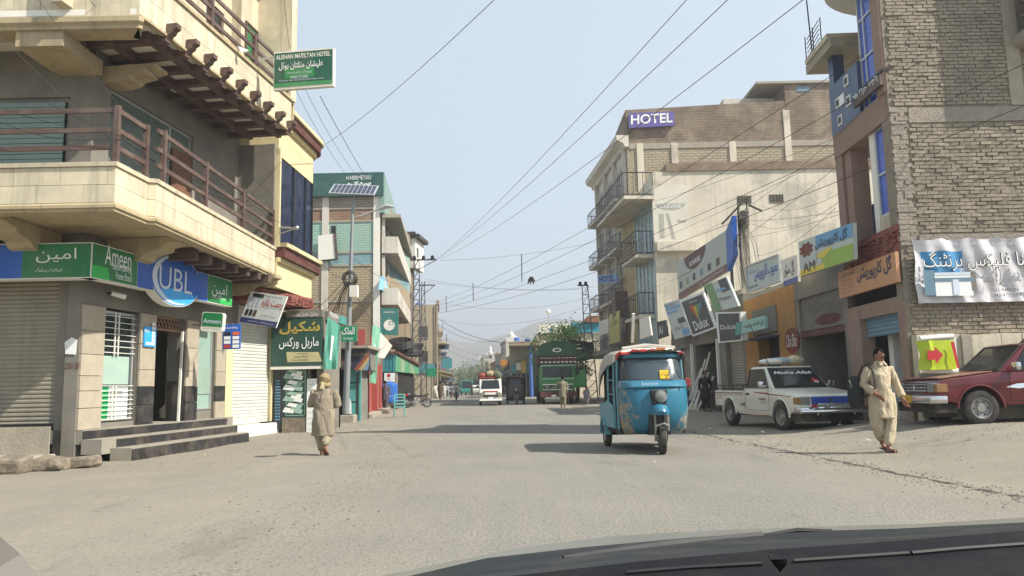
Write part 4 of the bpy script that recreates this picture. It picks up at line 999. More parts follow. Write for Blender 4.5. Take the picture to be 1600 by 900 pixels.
M_teal = mat('sign_teal', '#3f8f86', var=.06, dirt=.12, bump=0, rough=.5)
M_pale = mat('sign_pale', '#b9c2bb', var=.06, dirt=.15, bump=0, rough=.5)
M_charc = mat('sign_charcoal', '#2e3238', var=.06, dirt=.12, bump=0, rough=.5)
M_brick3 = brickmat('old_brick', '#8a6a50', '#9c8262', '#7d7464', patch='#8f8672')
UA, UBb, UC = P2(1247, 560)[0], P2(1166, 560)[0], P2(1060, 560)[0]
shop = thing('shop_building', 'dark open fronted store under the fruit coloured signboard', 'shop', F2, ((UA + L2) / 2, 0, 0))
b = MB(F2); b.box(UA, L2 - .02, 0, 5, 3.75, 4.6); b.box(L2 - .3, L2 - .03, .02, 5, -.2, 3.75); b.box(UA, UA + .3, .02, 5, -.2, 3.75); b.box(UA, L2 - .03, 4.8, 5, -.2, 3.75); b.build('wall', M_grey, shop)
MB(F2).box(UA + .3, L2 - .3, .1, .2, 2.75, 3.75).build('header_board', mat('faded_board', '#75706a', var=.1, dirt=.2), shop); MB(F2).box(UA + .3, L2 - .3, .02, .26, 2.55, 2.72).build('awning_edge', mat('maroon_edge', '#5d3434', dirt=.2), shop)
MB(F2).box(UA, L2, .3, 4.8, -.1, .12).build('floor', M_conc, shop)
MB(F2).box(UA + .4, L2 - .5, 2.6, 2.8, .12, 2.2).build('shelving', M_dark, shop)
for k in range(5):
    o = thing('goods_sack', ['pale sack', 'grey sack', 'brown sack', 'buff sack', 'dull white sack'][k] + ' standing inside the dark open store', 'sack', F2, (UA + .8 + k * .75, .9, .12), 'sacks inside the open store')
    rock('sack_body', (UA + .8 + k * .75, 1.0 + .2 * (k % 2), .45), (.27, .22, .42), [M_cream, M_grey, M_brown, M_tan, M_white][k], o, k, F2)
text('AM Corner', F2, UA + 1, 3.2, 2.2, .34, M_charc, shop, y=-.092); flat(F2, ellipse(UA + 2.2, 2.98, .9, .16), mat('maroon_print', '#5a2f35', dirt=0, bump=0), shop, -.09)
t, pl = board('shop_sign', 'printed fruit juice coloured signboard in blue yellow and green with Urdu lettering', F2, [(1251, 432), (1334, 405), (1332, 348), (1248, 378)], M_pale, .75, .1)
M_ygreen, M_yel, M_sky = mat('print_lime', '#8fb13c', var=.1, dirt=.05, bump=0, rough=.4), mat('print_yellow', '#d8c13a', var=.08, dirt=.05, bump=0, rough=.4), mat('print_sky', '#5f9ac4', var=.08, dirt=.05, bump=0, rough=.4)
qprint(F2, pl, .0, 1, .62, 1, M_sky, t, .757); qprint(F2, pl, .0, .35, .25, 1, M_pale, t, .760); qprint(F2, pl, .45, 1, 0, .45, M_ygreen, t, .759); qprint(F2, pl, 0, .5, 0, .16, M_yel, t, .761)
flat(F2, [bil(pl, u, v) for u, v in ((.38, .46), (.6, .56), (.66, .5), (.5, .3), (.36, .38))], M_yel, t, .765); qtext('گل کارپوریشن', F2, pl, .34, .92, .58, .92, M_charc, t, .77, bold=.01); qtext('AM', F2, pl, .08, .32, .06, .34, M_brown, t, .77)
flat(F2, [bil(pl, .16 + .11 * (1 + .4 * (k % 2)) * math.cos(k * PI / 8), .7 + .16 * (1 + .4 * (k % 2)) * math.sin(k * PI / 8)) for k in range(16)], M_redst, t, .77)
# orange shop
shop = thing('shop_building', 'orange painted tea shop with dark doorway', 'shop', F2, ((UBb + UA) / 2, 0, 0))
du0, du1 = P2(1186, 560)[0], P2(1219, 560)[0]
b = MB(F2); b.box(UBb, du0, 0, 3, -.2, 4.3); b.box(du1, UA - .01, 0, 3, -.2, 4.3); b.box(du0, du1, 0, .3, 2.75, 4.3); b.box(UBb, UA - .02, 3, 3.2, -.2, 4.3); b.build('wall', M_orange, shop)
MB(F2).box(du0, du1, .4, .5, -.1, 2.75).build('door', M_dark, shop); MB(F2).box(du0 - .1, du1 + .1, -.4, .0, 2.7, 2.78).build('door_canopy', M_dblue, shop)
MB(F2).box(UBb + 1.1, UBb + 3.6, -.05, .0, 2.9, 3.8).build('painted_panel', M_grey, shop)
MB(F2).box(UBb, UA, 0, 3.2, 4.3, 4.45).build('roof', M_conc, shop)
cu_, cz_ = P2(1237, 532, .02)
flat(F2, ellipse(cu_, cz_, .62, .42), mat('oxide_print', '#7a3a2c', dirt=.05, bump=0), shop, .02); text('Chai Shai', F2, cu_ - .45, cz_ - .2, .9, .4, M_wprint, shop, y=-.028, shear=.4)
b = MB(F2)
for k in range(9): b.box(UBb - .3 + k * 1.1, UBb + .2 + k * 1.1, .6, 1.2, 4.45, 4.45 + .3 * rnd.random())
b.build('roof_clutter', M_rubble, shop, kind='stuff')
t, pl = board('shop_sign', 'white signboard with blue Urdu lettering over the orange tea shop', F2, [(1168, 457), (1219, 440), (1216, 398), (1167, 416)], M_pale, .5, frame=M_alu)
qtext('محبوب کارپوریشن', F2, pl, .25, .97, .25, .85, M_blue, t, .515, bold=.01); qtext('سپیئر پارٹس', F2, pl, .05, .3, .62, .84, M_blue, t, .515); qtext('0300-591', F2, pl, .05, .35, .1, .2, M_charc, t, .515)
t, pl = board('shop_sign', 'narrow weathered board with brown Urdu script beside the fruit coloured sign', F2, [(1225, 448), (1247, 440), (1245, 398), (1219, 407)], M_soff, .55)
qtext('گل سٹور', F2, pl, .15, .85, .3, .85, M_brown, t, .56, bold=.005); qprint(F2, pl, .0, 1, 0, .2, mat('violet_print', '#6c74a0', dirt=.05, bump=0), t, .557)
t, pl = board('hanging_sign', 'slim teal and white board hanging over the pavement with dark red script', F2, [(1149, 524), (1196, 513), (1195, 493), (1150, 504)], mat('sign_aqua', '#8fbab0', var=.06, dirt=.1, bump=0, rough=.5), 1.1)
qtext('چائے خانہ اینڈ ریسٹورنٹ', F2, pl, .32, .96, .3, .8, M_brown, t, 1.11, bold=.01); qprint(F2, pl, 0, .22, 0, 1, M_teal, t, 1.107)
# shuttered row with the paint signs
shop = thing('shop_building', 'row of shuttered paint shops under leaning signboards', 'shop', F2, ((UC + UBb) / 2, 0, 0))
s1a, s1b = P2(1064, 580)[0], P2(1084, 580)[0]; s2a, s2b = P2(1136, 580)[0], P2(1163, 580)[0]; o1a, o1b = P2(1088, 580)[0], P2(1124, 580)[0]
b = MB(F2)
b.box(-.4, s1a, 0, 4, -.2, 3.6); b.box(s1b, o1a, 0, 4, -.2, 3.0); b.box(o1b, s2a, 0, 4, -.2, 3.0); b.box(s2b, UBb, 0, 4, -.2, 3.6); b.box(s1a, s2b, .02, .4, 3.0, 4.6); b.box(-.4, UBb, 4, 4.2, -.2, 4.6); b.box(-.4, s1a, .03, 4, 3.6, 4.6); b.box(s2b, UBb - .01, .03, 4, 3.6, 4.6); b.build('wall', M_grey, shop)
MB(F2).shutter(s1a, s1b, .1, 3.0, .2, .1, .02).build('roller_shutter', M_shut, shop); MB(F2).shutter(s2a, s2b, .1, 3.0, .2, .1, .02).build('roller_shutter', M_shut, shop)
MB(F2).box(o1a, o1b, 2.5, 2.6, -.1, 3).build('back_wall', M_dark, shop); MB(F2).box(-.4, UBb, -.02, 4.2, 4.6, 4.8).build('roof', M_conc, shop)
MB(F2).box(s1b - .05, s1b + .12, -.12, .0, -.2, 3.1).build('pillar', M_white, shop); MB(F2).box(o1b - .02, o1b + .2, -.1, .0, -.2, 3.1).build('pillar', M_white, shop)
t, pl = board('shop_sign', 'tall blue and white leaning board left of the dark paint sign', F2, [(1054, 531), (1079, 523), (1062, 467), (1037, 475)], M_pale, .5)
qprint(F2, pl, .05, .9, .78, .86, M_sky, t, .508); qprint(F2, pl, .05, .7, .68, .74, M_sky, t, .508); qprint(F2, pl, .55, .95, .36, .5, M_charc, t, .508); qprint(F2, pl, .6, 1, .03, .2, M_sky, t, .508); qtext('Paint House', F2, pl, .05, .7, .88, .97, M_blue, t, .51); qtext('رنگ روغن', F2, pl, .2, .8, .2, .34, M_charc, t, .51)
t, pl = board('shop_sign', 'big charcoal paint signboard with rainbow fan, tilted out', F2, [(1082, 526), (1119, 512), (1098, 455), (1062, 469)], M_wprint, .6)
qprint(F2, pl, .05, .95, .04, .93, M_charc, t, .61)
for k, c_ in enumerate(('#b5553a', '#c9a83c', '#6f9a52', '#5a8aa8')):
    a0, a1 = .30 + .14 * k, .44 + .14 * k; flat(F2, [bil(pl, .5, .34), bil(pl, a1, .66 + .08 * abs(k - 1.5)), bil(pl, a0, .72)], mat('fan_' + 'abcd'[k], c_, dirt=.05, bump=0), t, .616)
qtext('Dulux', F2, pl, .22, .82, .10, .34, M_wprint, t, .62, bold=.01); qtext('paints', F2, pl, .4, .7, .8, .86, M_wprint, t, .62)
t, pl = board('shop_sign', 'pale green and white board above the small charcoal sign', F2, [(1117, 488), (1154, 478), (1135, 432), (1101, 446)], M_pale, .65)
qprint(F2, pl, .0, .35, 0, 1, mat('print_leaf', '#7f9f74', var=.2, dirt=.05, bump=0), t, .658); qprint(F2, pl, .62, .95, .55, .98, M_charc, t, .658); qprint(F2, pl, .4, .8, .62, .7, M_sky, t, .66); qtext('Master', F2, pl, .4, .9, .3, .42, M_charc, t, .66)
t, pl = board('box_sign', 'small charcoal light box with white rim hanging over the shutters', F2, [(1122, 536), (1160, 532), (1157, 487), (1118, 488)], M_wprint, .95, .2)
qprint(F2, pl, .1, .95, .04, .95, M_charc, t, .958); qtext('Dulux', F2, pl, .18, .8, .42, .58, M_wprint, t, .965)
# billboard on the roof of the row
t, pl = board('billboard', 'pale roof billboard with brown disc and small pictures above the paint shops', F2, [(1061, 470), (1136, 424), (1134, 360), (1057, 411)], mat('billboard_face', '#a9b0a6', var=.06, dirt=.15, bump=0, rough=.5), .15, .12)
qprint(F2, pl, 0, 1, 0, .19, mat('billboard_band', '#7d6258', dirt=.15, bump=0), t, .158)
cc_ = [bil(pl, .42 + .23 * math.cos(a), .99 + .42 * math.sin(a)) for a in [PI + PI * i / 16 for i in range(17)]]
flat(F2, cc_, mat('billboard_disc', '#6a5652', dirt=.1, bump=0), t, .16); qtext('SUNRISE', F2, pl, .3, .54, .68, .80, M_wprint, t, .165, bold=.01); qtext('ہر قسم کا پینٹ دستیاب ہے', F2, pl, .5, .95, .04, .15, M_wprint, t, .165)
for k in range(6): qprint(F2, pl, .05 + k * .155, .11 + k * .155, .28, .46, [M_charc, M_tan, M_charc, M_bshut, M_charc, M_brown][k], t, .16)
a = F2.pt(1136, 424, .15); c_ = F2.pt(1134, 360, .15); MB(F2).prism([(a[0], a[1]), (a[0] + .9, a[1] + .5), (c_[0] + .9, c_[1] + .4), (c_[0], c_[1])], -.14, .05).build('end_panel', M_blue, t)
b = MB(F2)
for x in (pl[0][0] + .5, (pl[0][0] + pl[1][0]) / 2, pl[1][0] - .2): b.bar((x, .1, 4.7), (x, .1, pl[0][1] + .8), .1)
b.build('support', M_black, t)
# planks and pipes standing in the open bay
for k in range(6):
    x = o1a + .5 + k * .42; h = [1.9, 1.4, 2.3, 1.7, 2.6, 1.5][k]
    b = MB(F2); b.bar((x, -.7, .0), (x + .1, .1, h), .16, .06); o = b.build('plank', M_soff); tag(o, ['pale plank', 'short plank', 'tall plank', 'thin plank', 'tallest plank', 'stub plank'][k] + ' leaning in the open paint shop bay', 'plank', 'planks leaning by the paint shops')
jug = None
for k in range(7):
    x = o1a - .9 + (k % 4) * .45; z = .05 + (k // 4) * .5
    o = MB(F2).lathe([(.0, 0), (.18, 0), (.2, .05), (.2, .33), (.1, .42), (.06, .46), (0, .46)], (x, -.6, z), 12).build('water_jug', mat('jug_blue', '#35507c', rough=.3, dirt=.15, bump=0), smooth=True)
    tag(o, ['lower row jug farthest from the open bay', 'lower row jug second from the far end', 'lower row jug third from the far end', 'lower row jug nearest the open bay', 'upper row jug at the far end', 'upper row jug in the middle', 'upper row jug nearest the open bay'][k] + ' in dark blue plastic', 'jug', 'blue jugs before the shutters')
# concrete pole behind the signs
pp = thing('concrete_pole', 'square concrete power pole rising behind the shop signs with a tangle of wires', 'pole', ID, (AT(1168, 430, 30).x, 30, 0))
xp = AT(1166, 430, 30).x; zt = AT(1163, 330, 30).z; za = AT(1163, 345, 30).z
MB().prismz([(xp - .16, 29.9), (xp + .16, 29.9), (xp + .16, 30.2), (xp - .16, 30.2)], 0, zt).build('shaft', M_conc, pp)
b = MB()
for k in range(14):
    a = rnd.random() * 6; b.tube([(xp + .22 * math.cos(a + i * .6), 29.95 + .2 * math.sin(a + i * .6), za - .4 + .09 * i + .2 * rnd.random()) for i in range(9)], .012, 4)
for k in range(10):
    x = xp + rnd.uniform(-.5, .5); b.tube([(xp, 29.85, za), (x, 29.8, za - 1), (x + .2, 29.7, za - 2.2 - rnd.random())], .010, 4)
b.build('wire_tangle', M_cable, pp, kind='stuff')
b = MB(); b.bar((xp - .2, 29.9, zt), (xp - .2, 29.9, zt + .5), .04); b.bar((xp + .15, 29.9, zt), (xp + .15, 29.9, zt + .5), .04); b.bar((xp - .9, 29.8, zt - .55), (xp - .1, 29.8, zt + .25), .07); b.bar((xp + .2, 29.8, zt + .2), (xp + .7, 29.8, zt - .05), .06); b.build('cross_arm', M_black, pp)

# ================================================================ white plastered block behind the shops and the hotel
YW = 48.0
FWW = Fr(AT(1024, 400, YW).x, YW, 0)
ww = thing('plastered_building', 'tall blank cream plastered building wall with faded painted advert and small vents', 'building', FWW)
zwt = FWW.pt(1165, 266)[1]
MB(FWW).box(0, 16, 0, 8.9, 0, zwt).build('wall', M_wallp, ww)
M_bdark = brickmat('dark_band_brick', '#7c6350', '#8f7660', '#6e6558', bump=.8)
MB(FWW).box(FWW.pt(1040, 262)[0], 16, -.1, 8.9, zwt, FWW.pt(1165, 253)[1]).build('brick_parapet', M_bdark, ww)
for q in ((1155, 1173, 318, 305), (1204, 1223, 316, 303)):
    a, c_ = FWW.pt(q[0], q[2], .04), FWW.pt(q[1], q[3], .04); b = MB(FWW)
    for k in range(5): z = a[1] + (c_[1] - a[1]) * k / 5; b.box(a[0], c_[0], -.05, .02, z, z + .06)
    for k in range(5): x = a[0] + (c_[0] - a[0]) * k / 4; b.box(x - .03, x + .03, -.04, .02, a[1], c_[1])
    b.build('vent_block', mat('vent', '#4a4438', dirt=.2), ww)
a, c_ = FWW.pt(1022, 378, .02), FWW.pt(1074, 290, .02)
MB(FWW).box(a[0], c_[0], -.03, .01, a[1], c_[1]).build('painted_advert', mat('faded_white', '#cdc8b8', var=.08, sc=.7, dirt=.2, bump=0), ww)
W_ = c_[0] - a[0]; H_ = c_[1] - a[1]; M_fade = mat('faded_grey', '#a3a096', var=.1, dirt=.2, bump=0)
flat(FWW, ellipse(a[0] + W_ * .5, a[1] + H_ * .68, W_ * .42, H_ * .12, 14, PI, 2 * PI), M_fade, ww, .035); flat(FWW, rect(a[0] + W_ * .16, a[0] + W_ * .30, a[1] + H_ * .06, a[1] + H_ * .5), M_fade, ww, .035); flat(FWW, [(a[0] + W_ * .36, a[1] + H_ * .5), (a[0] + W_ * .44, a[1] + H_ * .5), (a[0] + W_ * .6, a[1] + H_ * .04), (a[0] + W_ * .5, a[1] + H_ * .04)], M_fade, ww, .035)
text('CUISINE', FWW, a[0] + W_ * .2, a[1] + H_ * .6, W_ * .6, H_ * .06, M_wprint, ww, y=-.042); text('Steel', FWW, a[0] + W_ * .68, a[1] + H_ * .34, W_ * .22, H_ * .05, M_grey, ww, y=-.04)
MB(FWW).box(a[0] + .1, c_[0] + .5, -.5, 0, FWW.pt(1030, 392, .5)[1], FWW.pt(1030, 378, .5)[1]).build('ledge', M_wallp, ww)
# street side of it: balconies and a glazed shaft
g0_, g1_ = Vector((8.35, 57.2, 0)), Vector((FWW.W(0, 0, 0).x - .02, YW + .02, 0)); dd = g1_ - g0_
FG = Fr(g0_.x, g0_.y, math.degrees(math.atan2(dd.y, dd.x))); LG = dd.length
M_stonew = mat('rough_yellow_stone', '#a99873', var=.4, sc=2.5, dirt=.3, bump=.9, bsc=6)
b = MB(FG); b.box(.0, LG * .45, .02, .5, 0, zwt); b.build('stone_front', M_stonew, ww)
M_tglass = glassmat('teal_glass', '#7d9a9c', .2)
gz0, gz1 = FG.pt(1010, 470)[1], FG.pt(1008, 322)[1]
MB(FG).box(LG * .45, LG - .2, .05, .2, 3.2, gz1).build('glazed_shaft', M_tglass, ww)
for k in range(6): MB(FG).box(LG * .45 + k * (LG * .55 - .2) / 5 - .05, LG * .45 + k * (LG * .55 - .2) / 5 + .05, -.02, .1, 3.2, gz1).build('mullion', M_alu, ww)
def balcony(fr, u0, u1, z, dep, parent, rail_h=1.0, m=M_wallp, bars=14, rm=None, solid=False):
    MB(fr).box(u0, u1, -dep, .1, z - .22, z).build('balcony_slab', m, parent)
    b = MB(fr); rm = rm or M_black
    if solid:
        b.box(u0, u1, -dep, -dep + .1, z, z + rail_h); b.box(u0, u0 + .1, -dep + .1, 0, z, z + rail_h); b.box(u1 - .1, u1, -dep + .1, 0, z, z + rail_h)
    else:
        for zz in (z + .08, z + rail_h):
            b.bar((u0, -dep, zz), (u1, -dep, zz), .06); b.bar((u0, -dep, zz), (u0, 0, zz), .06); b.bar((u1, -dep, zz), (u1, 0, zz), .06)
        for k in range(bars + 1): x = u0 + (u1 - u0) * k / bars; b.bar((x, -dep, z), (x, -dep, z + rail_h), .035)
        nn = max(3, int(dep / (u1 - u0) * bars))
        for k in range(nn): y = -dep * k / nn; b.bar((u0, y, z), (u0, y, z + rail_h), .035); b.bar((u1, y, z), (u1, y, z + rail_h), .035)
    return b.build('balcony_rail', rm if not solid else m, parent)
zba = FG.pt(1003, 322)[1]
balcony(FG, .3, LG + .2, zba, 1.9, ww, 1.5, bars=18)
balcony(FG, LG * .5, LG * .95, FG.pt(1005, 407)[1], 1.1, ww, 1.5, bars=8); balcony(FG, LG * .45, LG * .9, FG.pt(1010, 495)[1], .9, ww, 1.4, bars=8)
b = MB(FG)
for k in range(5): b.bar((LG * .5, -1.1, FG.pt(1005, 407)[1] + .3 * k), (LG * .95, -1.1, FG.pt(1005, 407)[1] + .3 * k), .04)
b.build('balcony_grid', M_black, ww)
MB(FG).box(-.2, 1.2, -.9, .1, FG.pt(985, 492)[1], FG.pt(985, 452)[1]).build('brown_panel', M_brown, ww)
# ground floor: flat dark panel, the shade of the shop openings put into its colour
b = MB(FG); b.box(-.3, LG, .6, .7, 0, 3.1); b.build('shop_mouth_shade', M_dark, ww); MB(FG).box(-.5, LG + .3, -1.6, .1, 3.1, 3.35).build('canopy', M_conc, ww)
t, pl = board('shop_sign', 'dull white board under the balconies by the tall hotel', FG, [(1000, 530), (1018, 524), (1014, 494), (999, 498)], M_soff, 1.2)
t, pl = board('shop_sign', 'black board with a small white crest below the plastered building', FG, [(1028, 530), (1043, 525), (1040, 500), (1026, 503)], M_charc, 1.5); qtext('Al', FG, pl, .2, .6, .2, .7, M_wprint, t, 1.51)

# ---- hotel
YH = 57.3
FHS = Fr(AT(982, 300, YH).x, YH, 0)
hotel = thing('hotel_building', 'tall cream hotel with stacked balconies on the street and a bare brick side', 'building', FHS)
ztop = FHS.pt(985, 172)[1]; zmid = FHS.pt(1000, 224)[1]
M_hb = brickmat('hotel_red_brick', '#6e5c4b', '#82705d', '#6d6456', bump=.8, patchamt=.55, bw=.62, bh=.22, ms=.045)
M_hp = brickmat('hotel_pale_brick', '#a3977e', '#b3a78d', '#7d7463', bump=.9, patch='#aea385', patchamt=.4, bw=.55, bh=.21, ms=.05)
M_hc = mat('hotel_cream', '#c6c0b3', var=.1, sc=.7, dirt=.25, bump=.05, streak=.4)
XR = FHS.pt(1228, 180)[0]
MB(FHS).box(0, 22, 0, 9, 0, zmid).build('side_wall', M_hp, hotel)
MB(FHS).prism([(0, zmid), (XR + .2, zmid), (XR + .2, FHS.pt(1228, 157)[1]), (0, ztop)], -.03, 9).build('upper_side_wall', M_hb, hotel)
zt2 = FHS.pt(1260, 131)[1]
MB(FHS).box(XR, 22, -.05, 8, zmid, zt2).build('tower', M_hb, hotel)
MB(FHS).box(XR - 2.2, 22, -.25, 8, zt2, zt2 + .18).build('tower_roof', M_conc, hotel)
MB(FHS).box(XR - 4.2, XR - .05, 2, 8, FHS.pt(1200, 160)[1], FHS.pt(1200, 156)[1] + .9).build('stair_block', M_hc, hotel)
for px in (1000, 1054, 1145, 1232): a = FHS.pt(px, 240)[0]; MB(FHS).box(a - .25, a + .25, -.09, 0, 0, zmid + (.0 if px != 1232 else 2.4)).build('pilaster', M_wallp, hotel)
MB(FHS).box(.2, 22, -.06, .0, zmid - .45, zmid).build('ring_beam', M_conc, hotel)
a, c_ = FHS.pt(1245, 143, .06), FHS.pt(1265, 135, .06); MB(FHS).box(a[0], c_[0], -.08, 0, a[1], c_[1]).build('vent_window', M_bshut, hotel)
hs = thing('hotel_sign', 'purple rooftop HOTEL sign with white capitals on the brick side wall', 'sign', FHS, (1.5, -.4, zmid + 2))
pl = FHS.poly([(983, 200), (1054, 196), (1053, 174), (983, 177)], .35); MB(FHS).prism(pl, -.35, -.1).build('board', mat('sign_purple', '#5b4e93', var=.05, dirt=.08, bump=0, rough=.5), hs)
qtext('HOTEL', FHS, pl, .04, .96, .22, .88, M_wprint, hs, .37, bold=.02)
fc = FHS.W(0, 0, 0); h0 = Vector((AT(936, 400, 69.5).x, 69.5, 0)); dd = fc - h0
FH = Fr(h0.x, h0.y, math.degrees(math.atan2(dd.y, dd.x))); LH = dd.length
MB(FH).box(0, LH - .05, .05, 6, 0, ztop - 3.0).build('front_wall', M_hc, hotel)
zc = FH.pt(950, 228)[1]; hst = (ztop - 3.0 - 4.0) / 4
moul = [(-.1, 0), (.2, 0), (.35, .3), (.8, .5), (.9, .9), (-.1, .9)]
b = MB(FH); b.prismx([(-o_, ztop - 3.0 + z) for o_, z in moul], -.9, LH + .3); b.build('cornice', M_hc, hotel)
MB(FH).prism([(0, ztop - 2.1), (LH + .05, ztop - 2.1), (LH + .05, ztop), (LH - 1.2, ztop - .2), (LH * .45, ztop - 1.4), (0, ztop - 1.9)], .0, .4).build('parapet', M_hb, hotel)
for lv in range(4):
    z = 4.0 + lv * hst
    for k in range(3):
        u0 = LH * (.06 + k * .31); u1 = u0 + LH * .27
        o = MB(FH); ws = u0 + .25; we = u1 - .25
        if lv == 3: outl = [(ws, z + .1), (we, z + .1), (we, z + 1.9)] + ellipse((ws + we) / 2, z + 1.9, (we - ws) / 2, .9, 10, 0, PI)[1:-1] + [(ws, z + 1.9)]
        else: outl = rect(ws, we, z + .1, z + hst - .8)
        w_o = MB(FH).prism(outl, -.02, .12).build('window', M_hc if False else mat('dim_window', '#4a4440', var=.2, dirt=.2, bump=0, rough=.3), hotel)
        b = MB(FH); b.box(ws, we, -.06, -.02, z + 1.75, z + 1.85); b.box((ws + we) / 2 - .06, (ws + we) / 2 + .06, -.06, -.02, z + .1, z + hst - .9); b.box(ws - .1, ws, -.07, .0, z, z + hst - .7); b.box(we, we + .1, -.07, .0, z, z + hst - .7); b.build('window_frame', M_hc, w_o)
        balcony(FH, u0 + .05, u1 - .05, z, 1.0 + .1 * (k == 0), hotel, 1.0, M_hc, 6, mat('grey_rail', '#7d7c80', dirt=.2))
    for k in range(4): x = LH * (.045 + k * .305); MB(FH).box(x - .14, x + .14, -.3, .0, z, z + hst).build('column', M_hc, hotel)
MB(FH).box(-.3, LH + .5, -1.9, .1, 3.5, 3.85).build('canopy', M_conc, hotel)
MB(FH).box(.2, LH - .2, .02, .06, 0, 3.4).build('shop_mouth_shade', M_dark, hotel)  # dark panel on the wall, coloured as the shade inside the shops
t, pl = board('hotel_sign', 'small blue HOTEL board hung from the lower balconies', FH, [(935, 443), (964, 441), (963, 428), (934, 430)], mat('sign_steel_blue', '#5487b8', dirt=.08, bump=0, rough=.5), 1.4); qtext('HOTEL', FH, pl, .08, .92, .15, .85, mat('navy_letters', '#1d3c7c', dirt=0, bump=0), t, 1.42, bold=.03)
t, pl = board('banner_sign', 'tall yellow hanging board below the hotel', FH, [(952, 538), (968, 534), (967, 485), (952, 492)], mat('sign_yellow', '#b5ad58', dirt=.12, bump=0, rough=.5), 1.6); qtext('ہوٹل', FH, pl, .2, .8, .55, .9, M_charc, t, 1.61)
t, pl = board('shop_sign', 'grey white board left of the tall yellow one', FH, [(936, 525), (951, 520), (950, 498), (936, 502)], M_soff, 1.5)
MB(FG).bar(FG.pt(988, 535, 1.5)[:1] + (-1.5,) + FG.pt(988, 535, 1.5)[1:], FG.pt(990, 490, 1.5)[:1] + (-1.5,) + FG.pt(990, 490, 1.5)[1:], .16).build('white_post', M_soff, ww)
# ================================================================ left side beyond the bank: yellow bay building
M_yel2 = mat('yellow_paint', '#d2c398', var=.07, sc=1.5, dirt=.2, bump=.08, streak=.18)
M_marn = mat('maroon_trim', '#5a322c', var=.12, dirt=.15, bump=.05)
M_nglass = glassmat('navy_bay_glass', '#1b2740', .08)
FY = Fr(-6.65, 21.5, 87.4)
yb = thing('yellow_building', 'pale yellow narrow building with a curved dark glass bay and maroon trims', 'building', FY)
LY = FY.pt(497, 330)[0]
def baypoly(x1, r_, o_=0.0, yb_=1.45):
    return [(-.02, yb_), (-.02, -o_), (x1 - r_, -o_)] + [(x1 - r_ + r_ * math.sin(a), r_ - o_ - r_ * math.cos(a)) for a in [i * PI / 16 for i in range(1, 9)]] + [(x1, yb_)]
zA, zB, zC, zD = 4.15, 5.0, 8.0, 9.05
for z0_, z1_, nm, m, o_ in ((zA, zB, 'lower_panel', M_yel2, 0), (zC, zD, 'upper_panel', M_yel2, 0), (zD + .42, zD + .5, 'roof_slab', M_yel2, .1)):
    MB(FY).prismz(baypoly(LY, .7, o_), z0_, z1_).build(nm, m, yb)
for z in (zB, zD): MB(FY).prismz(baypoly(LY + .22, .8, .22), z + .003, z + .30).build('maroon_cornice', M_marn, yb); MB(FY).prismz(baypoly(LY + .3, .85, .30), z + .303, z + .42).build('cornice_cap', M_yel2, yb); MB(FY).prismz(baypoly(LY + .1, .75, .1), z - .12, z).build('cornice_bed', M_yel2, yb)
MB(FY).prismz(baypoly(LY - .03, .68, -.03), zB + .40, zC).build('bay_glass', M_nglass, yb)
b = MB(FY)
for x in (.05, 1.35, 2.5, 3.2): b.box(x - .03, x + .03, -.01, .06, zB + .42, zC)
b.build('mullion', M_black, yb)
MB(FY).box(-.02, .08, -.05, .1, zB + .42, zC + .2).build('yellow_jamb', M_yel2, yb)
MB(FY).prismz([(-.5, 1.5), (-.02, .0), (LY - .3, .05), (LY, 1.5), (LY, 7), (-.5, 7)], 9.2, 9.45).build('roof', M_conc, yb)
b = MB(FY); b.box(-.4, LY, 1.6, 7, 3.9, 9.2); b.build('upper_wall', M_yel2, yb)
FSH = Fr(-7.98, 21.75, 76)
sa, sb, se = FSH.pt(361, 600)[0], FSH.pt(420, 600)[0], FSH.pt(430, 600)[0]
MB(FSH).shutter(sa, sb, .30, 3.75, .04, .095, .02).build('roller_shutter', M_wshut, yb)
MB(FSH).box(FSH.pt(351, 600)[0] - .05, sa - .02, -.06, .3, -.1, 3.95).build('yellow_jamb', M_yel2, yb); MB(FSH).box(sb + .02, se, -.06, .3, .32, 3.95).build('yellow_jamb', M_yel2, yb)
MB(FSH).box(sa - .1, se + .05, -.22, .3, -.15, .29).build('plinth', M_white, yb)
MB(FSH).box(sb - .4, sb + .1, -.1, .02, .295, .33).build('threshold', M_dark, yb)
b = MB(FSH); b.box(sa - .3, se + .3, -1.1, .6, 3.78, 4.1); b.build('red_soffit', M_redst, yb)
b = MB(FSH)
for k in range(90): 
    x = rnd.uniform(sa - .2, se + .2); s_ = rnd.uniform(.04, .08); b.box(x - s_, x + s_, -1.13, -1.1, 3.8 + rnd.random() * .24, 3.86 + rnd.random() * .2)
b.build('rough_stone', M_redst, yb, kind='stuff')
MB(FSH).box(se + .02, se + .5, .2, .4, -.2, 4.0).build('side_wall', M_grey, yb)
# antenna bracket poking out of the bay
b = MB(); p = AT(427, 355, 21.6); b.tube([p, AT(464, 357, 21.3)], .03, 6); b.tube([AT(430, 367, 21.6), AT(464, 356, 21.3)], .02, 6); b.ball(AT(464, 356, 21.3), .06)
o = b.build('wall_bracket', M_alu); tag(o, 'white cable bracket sticking out before the dark bay glass', 'bracket')
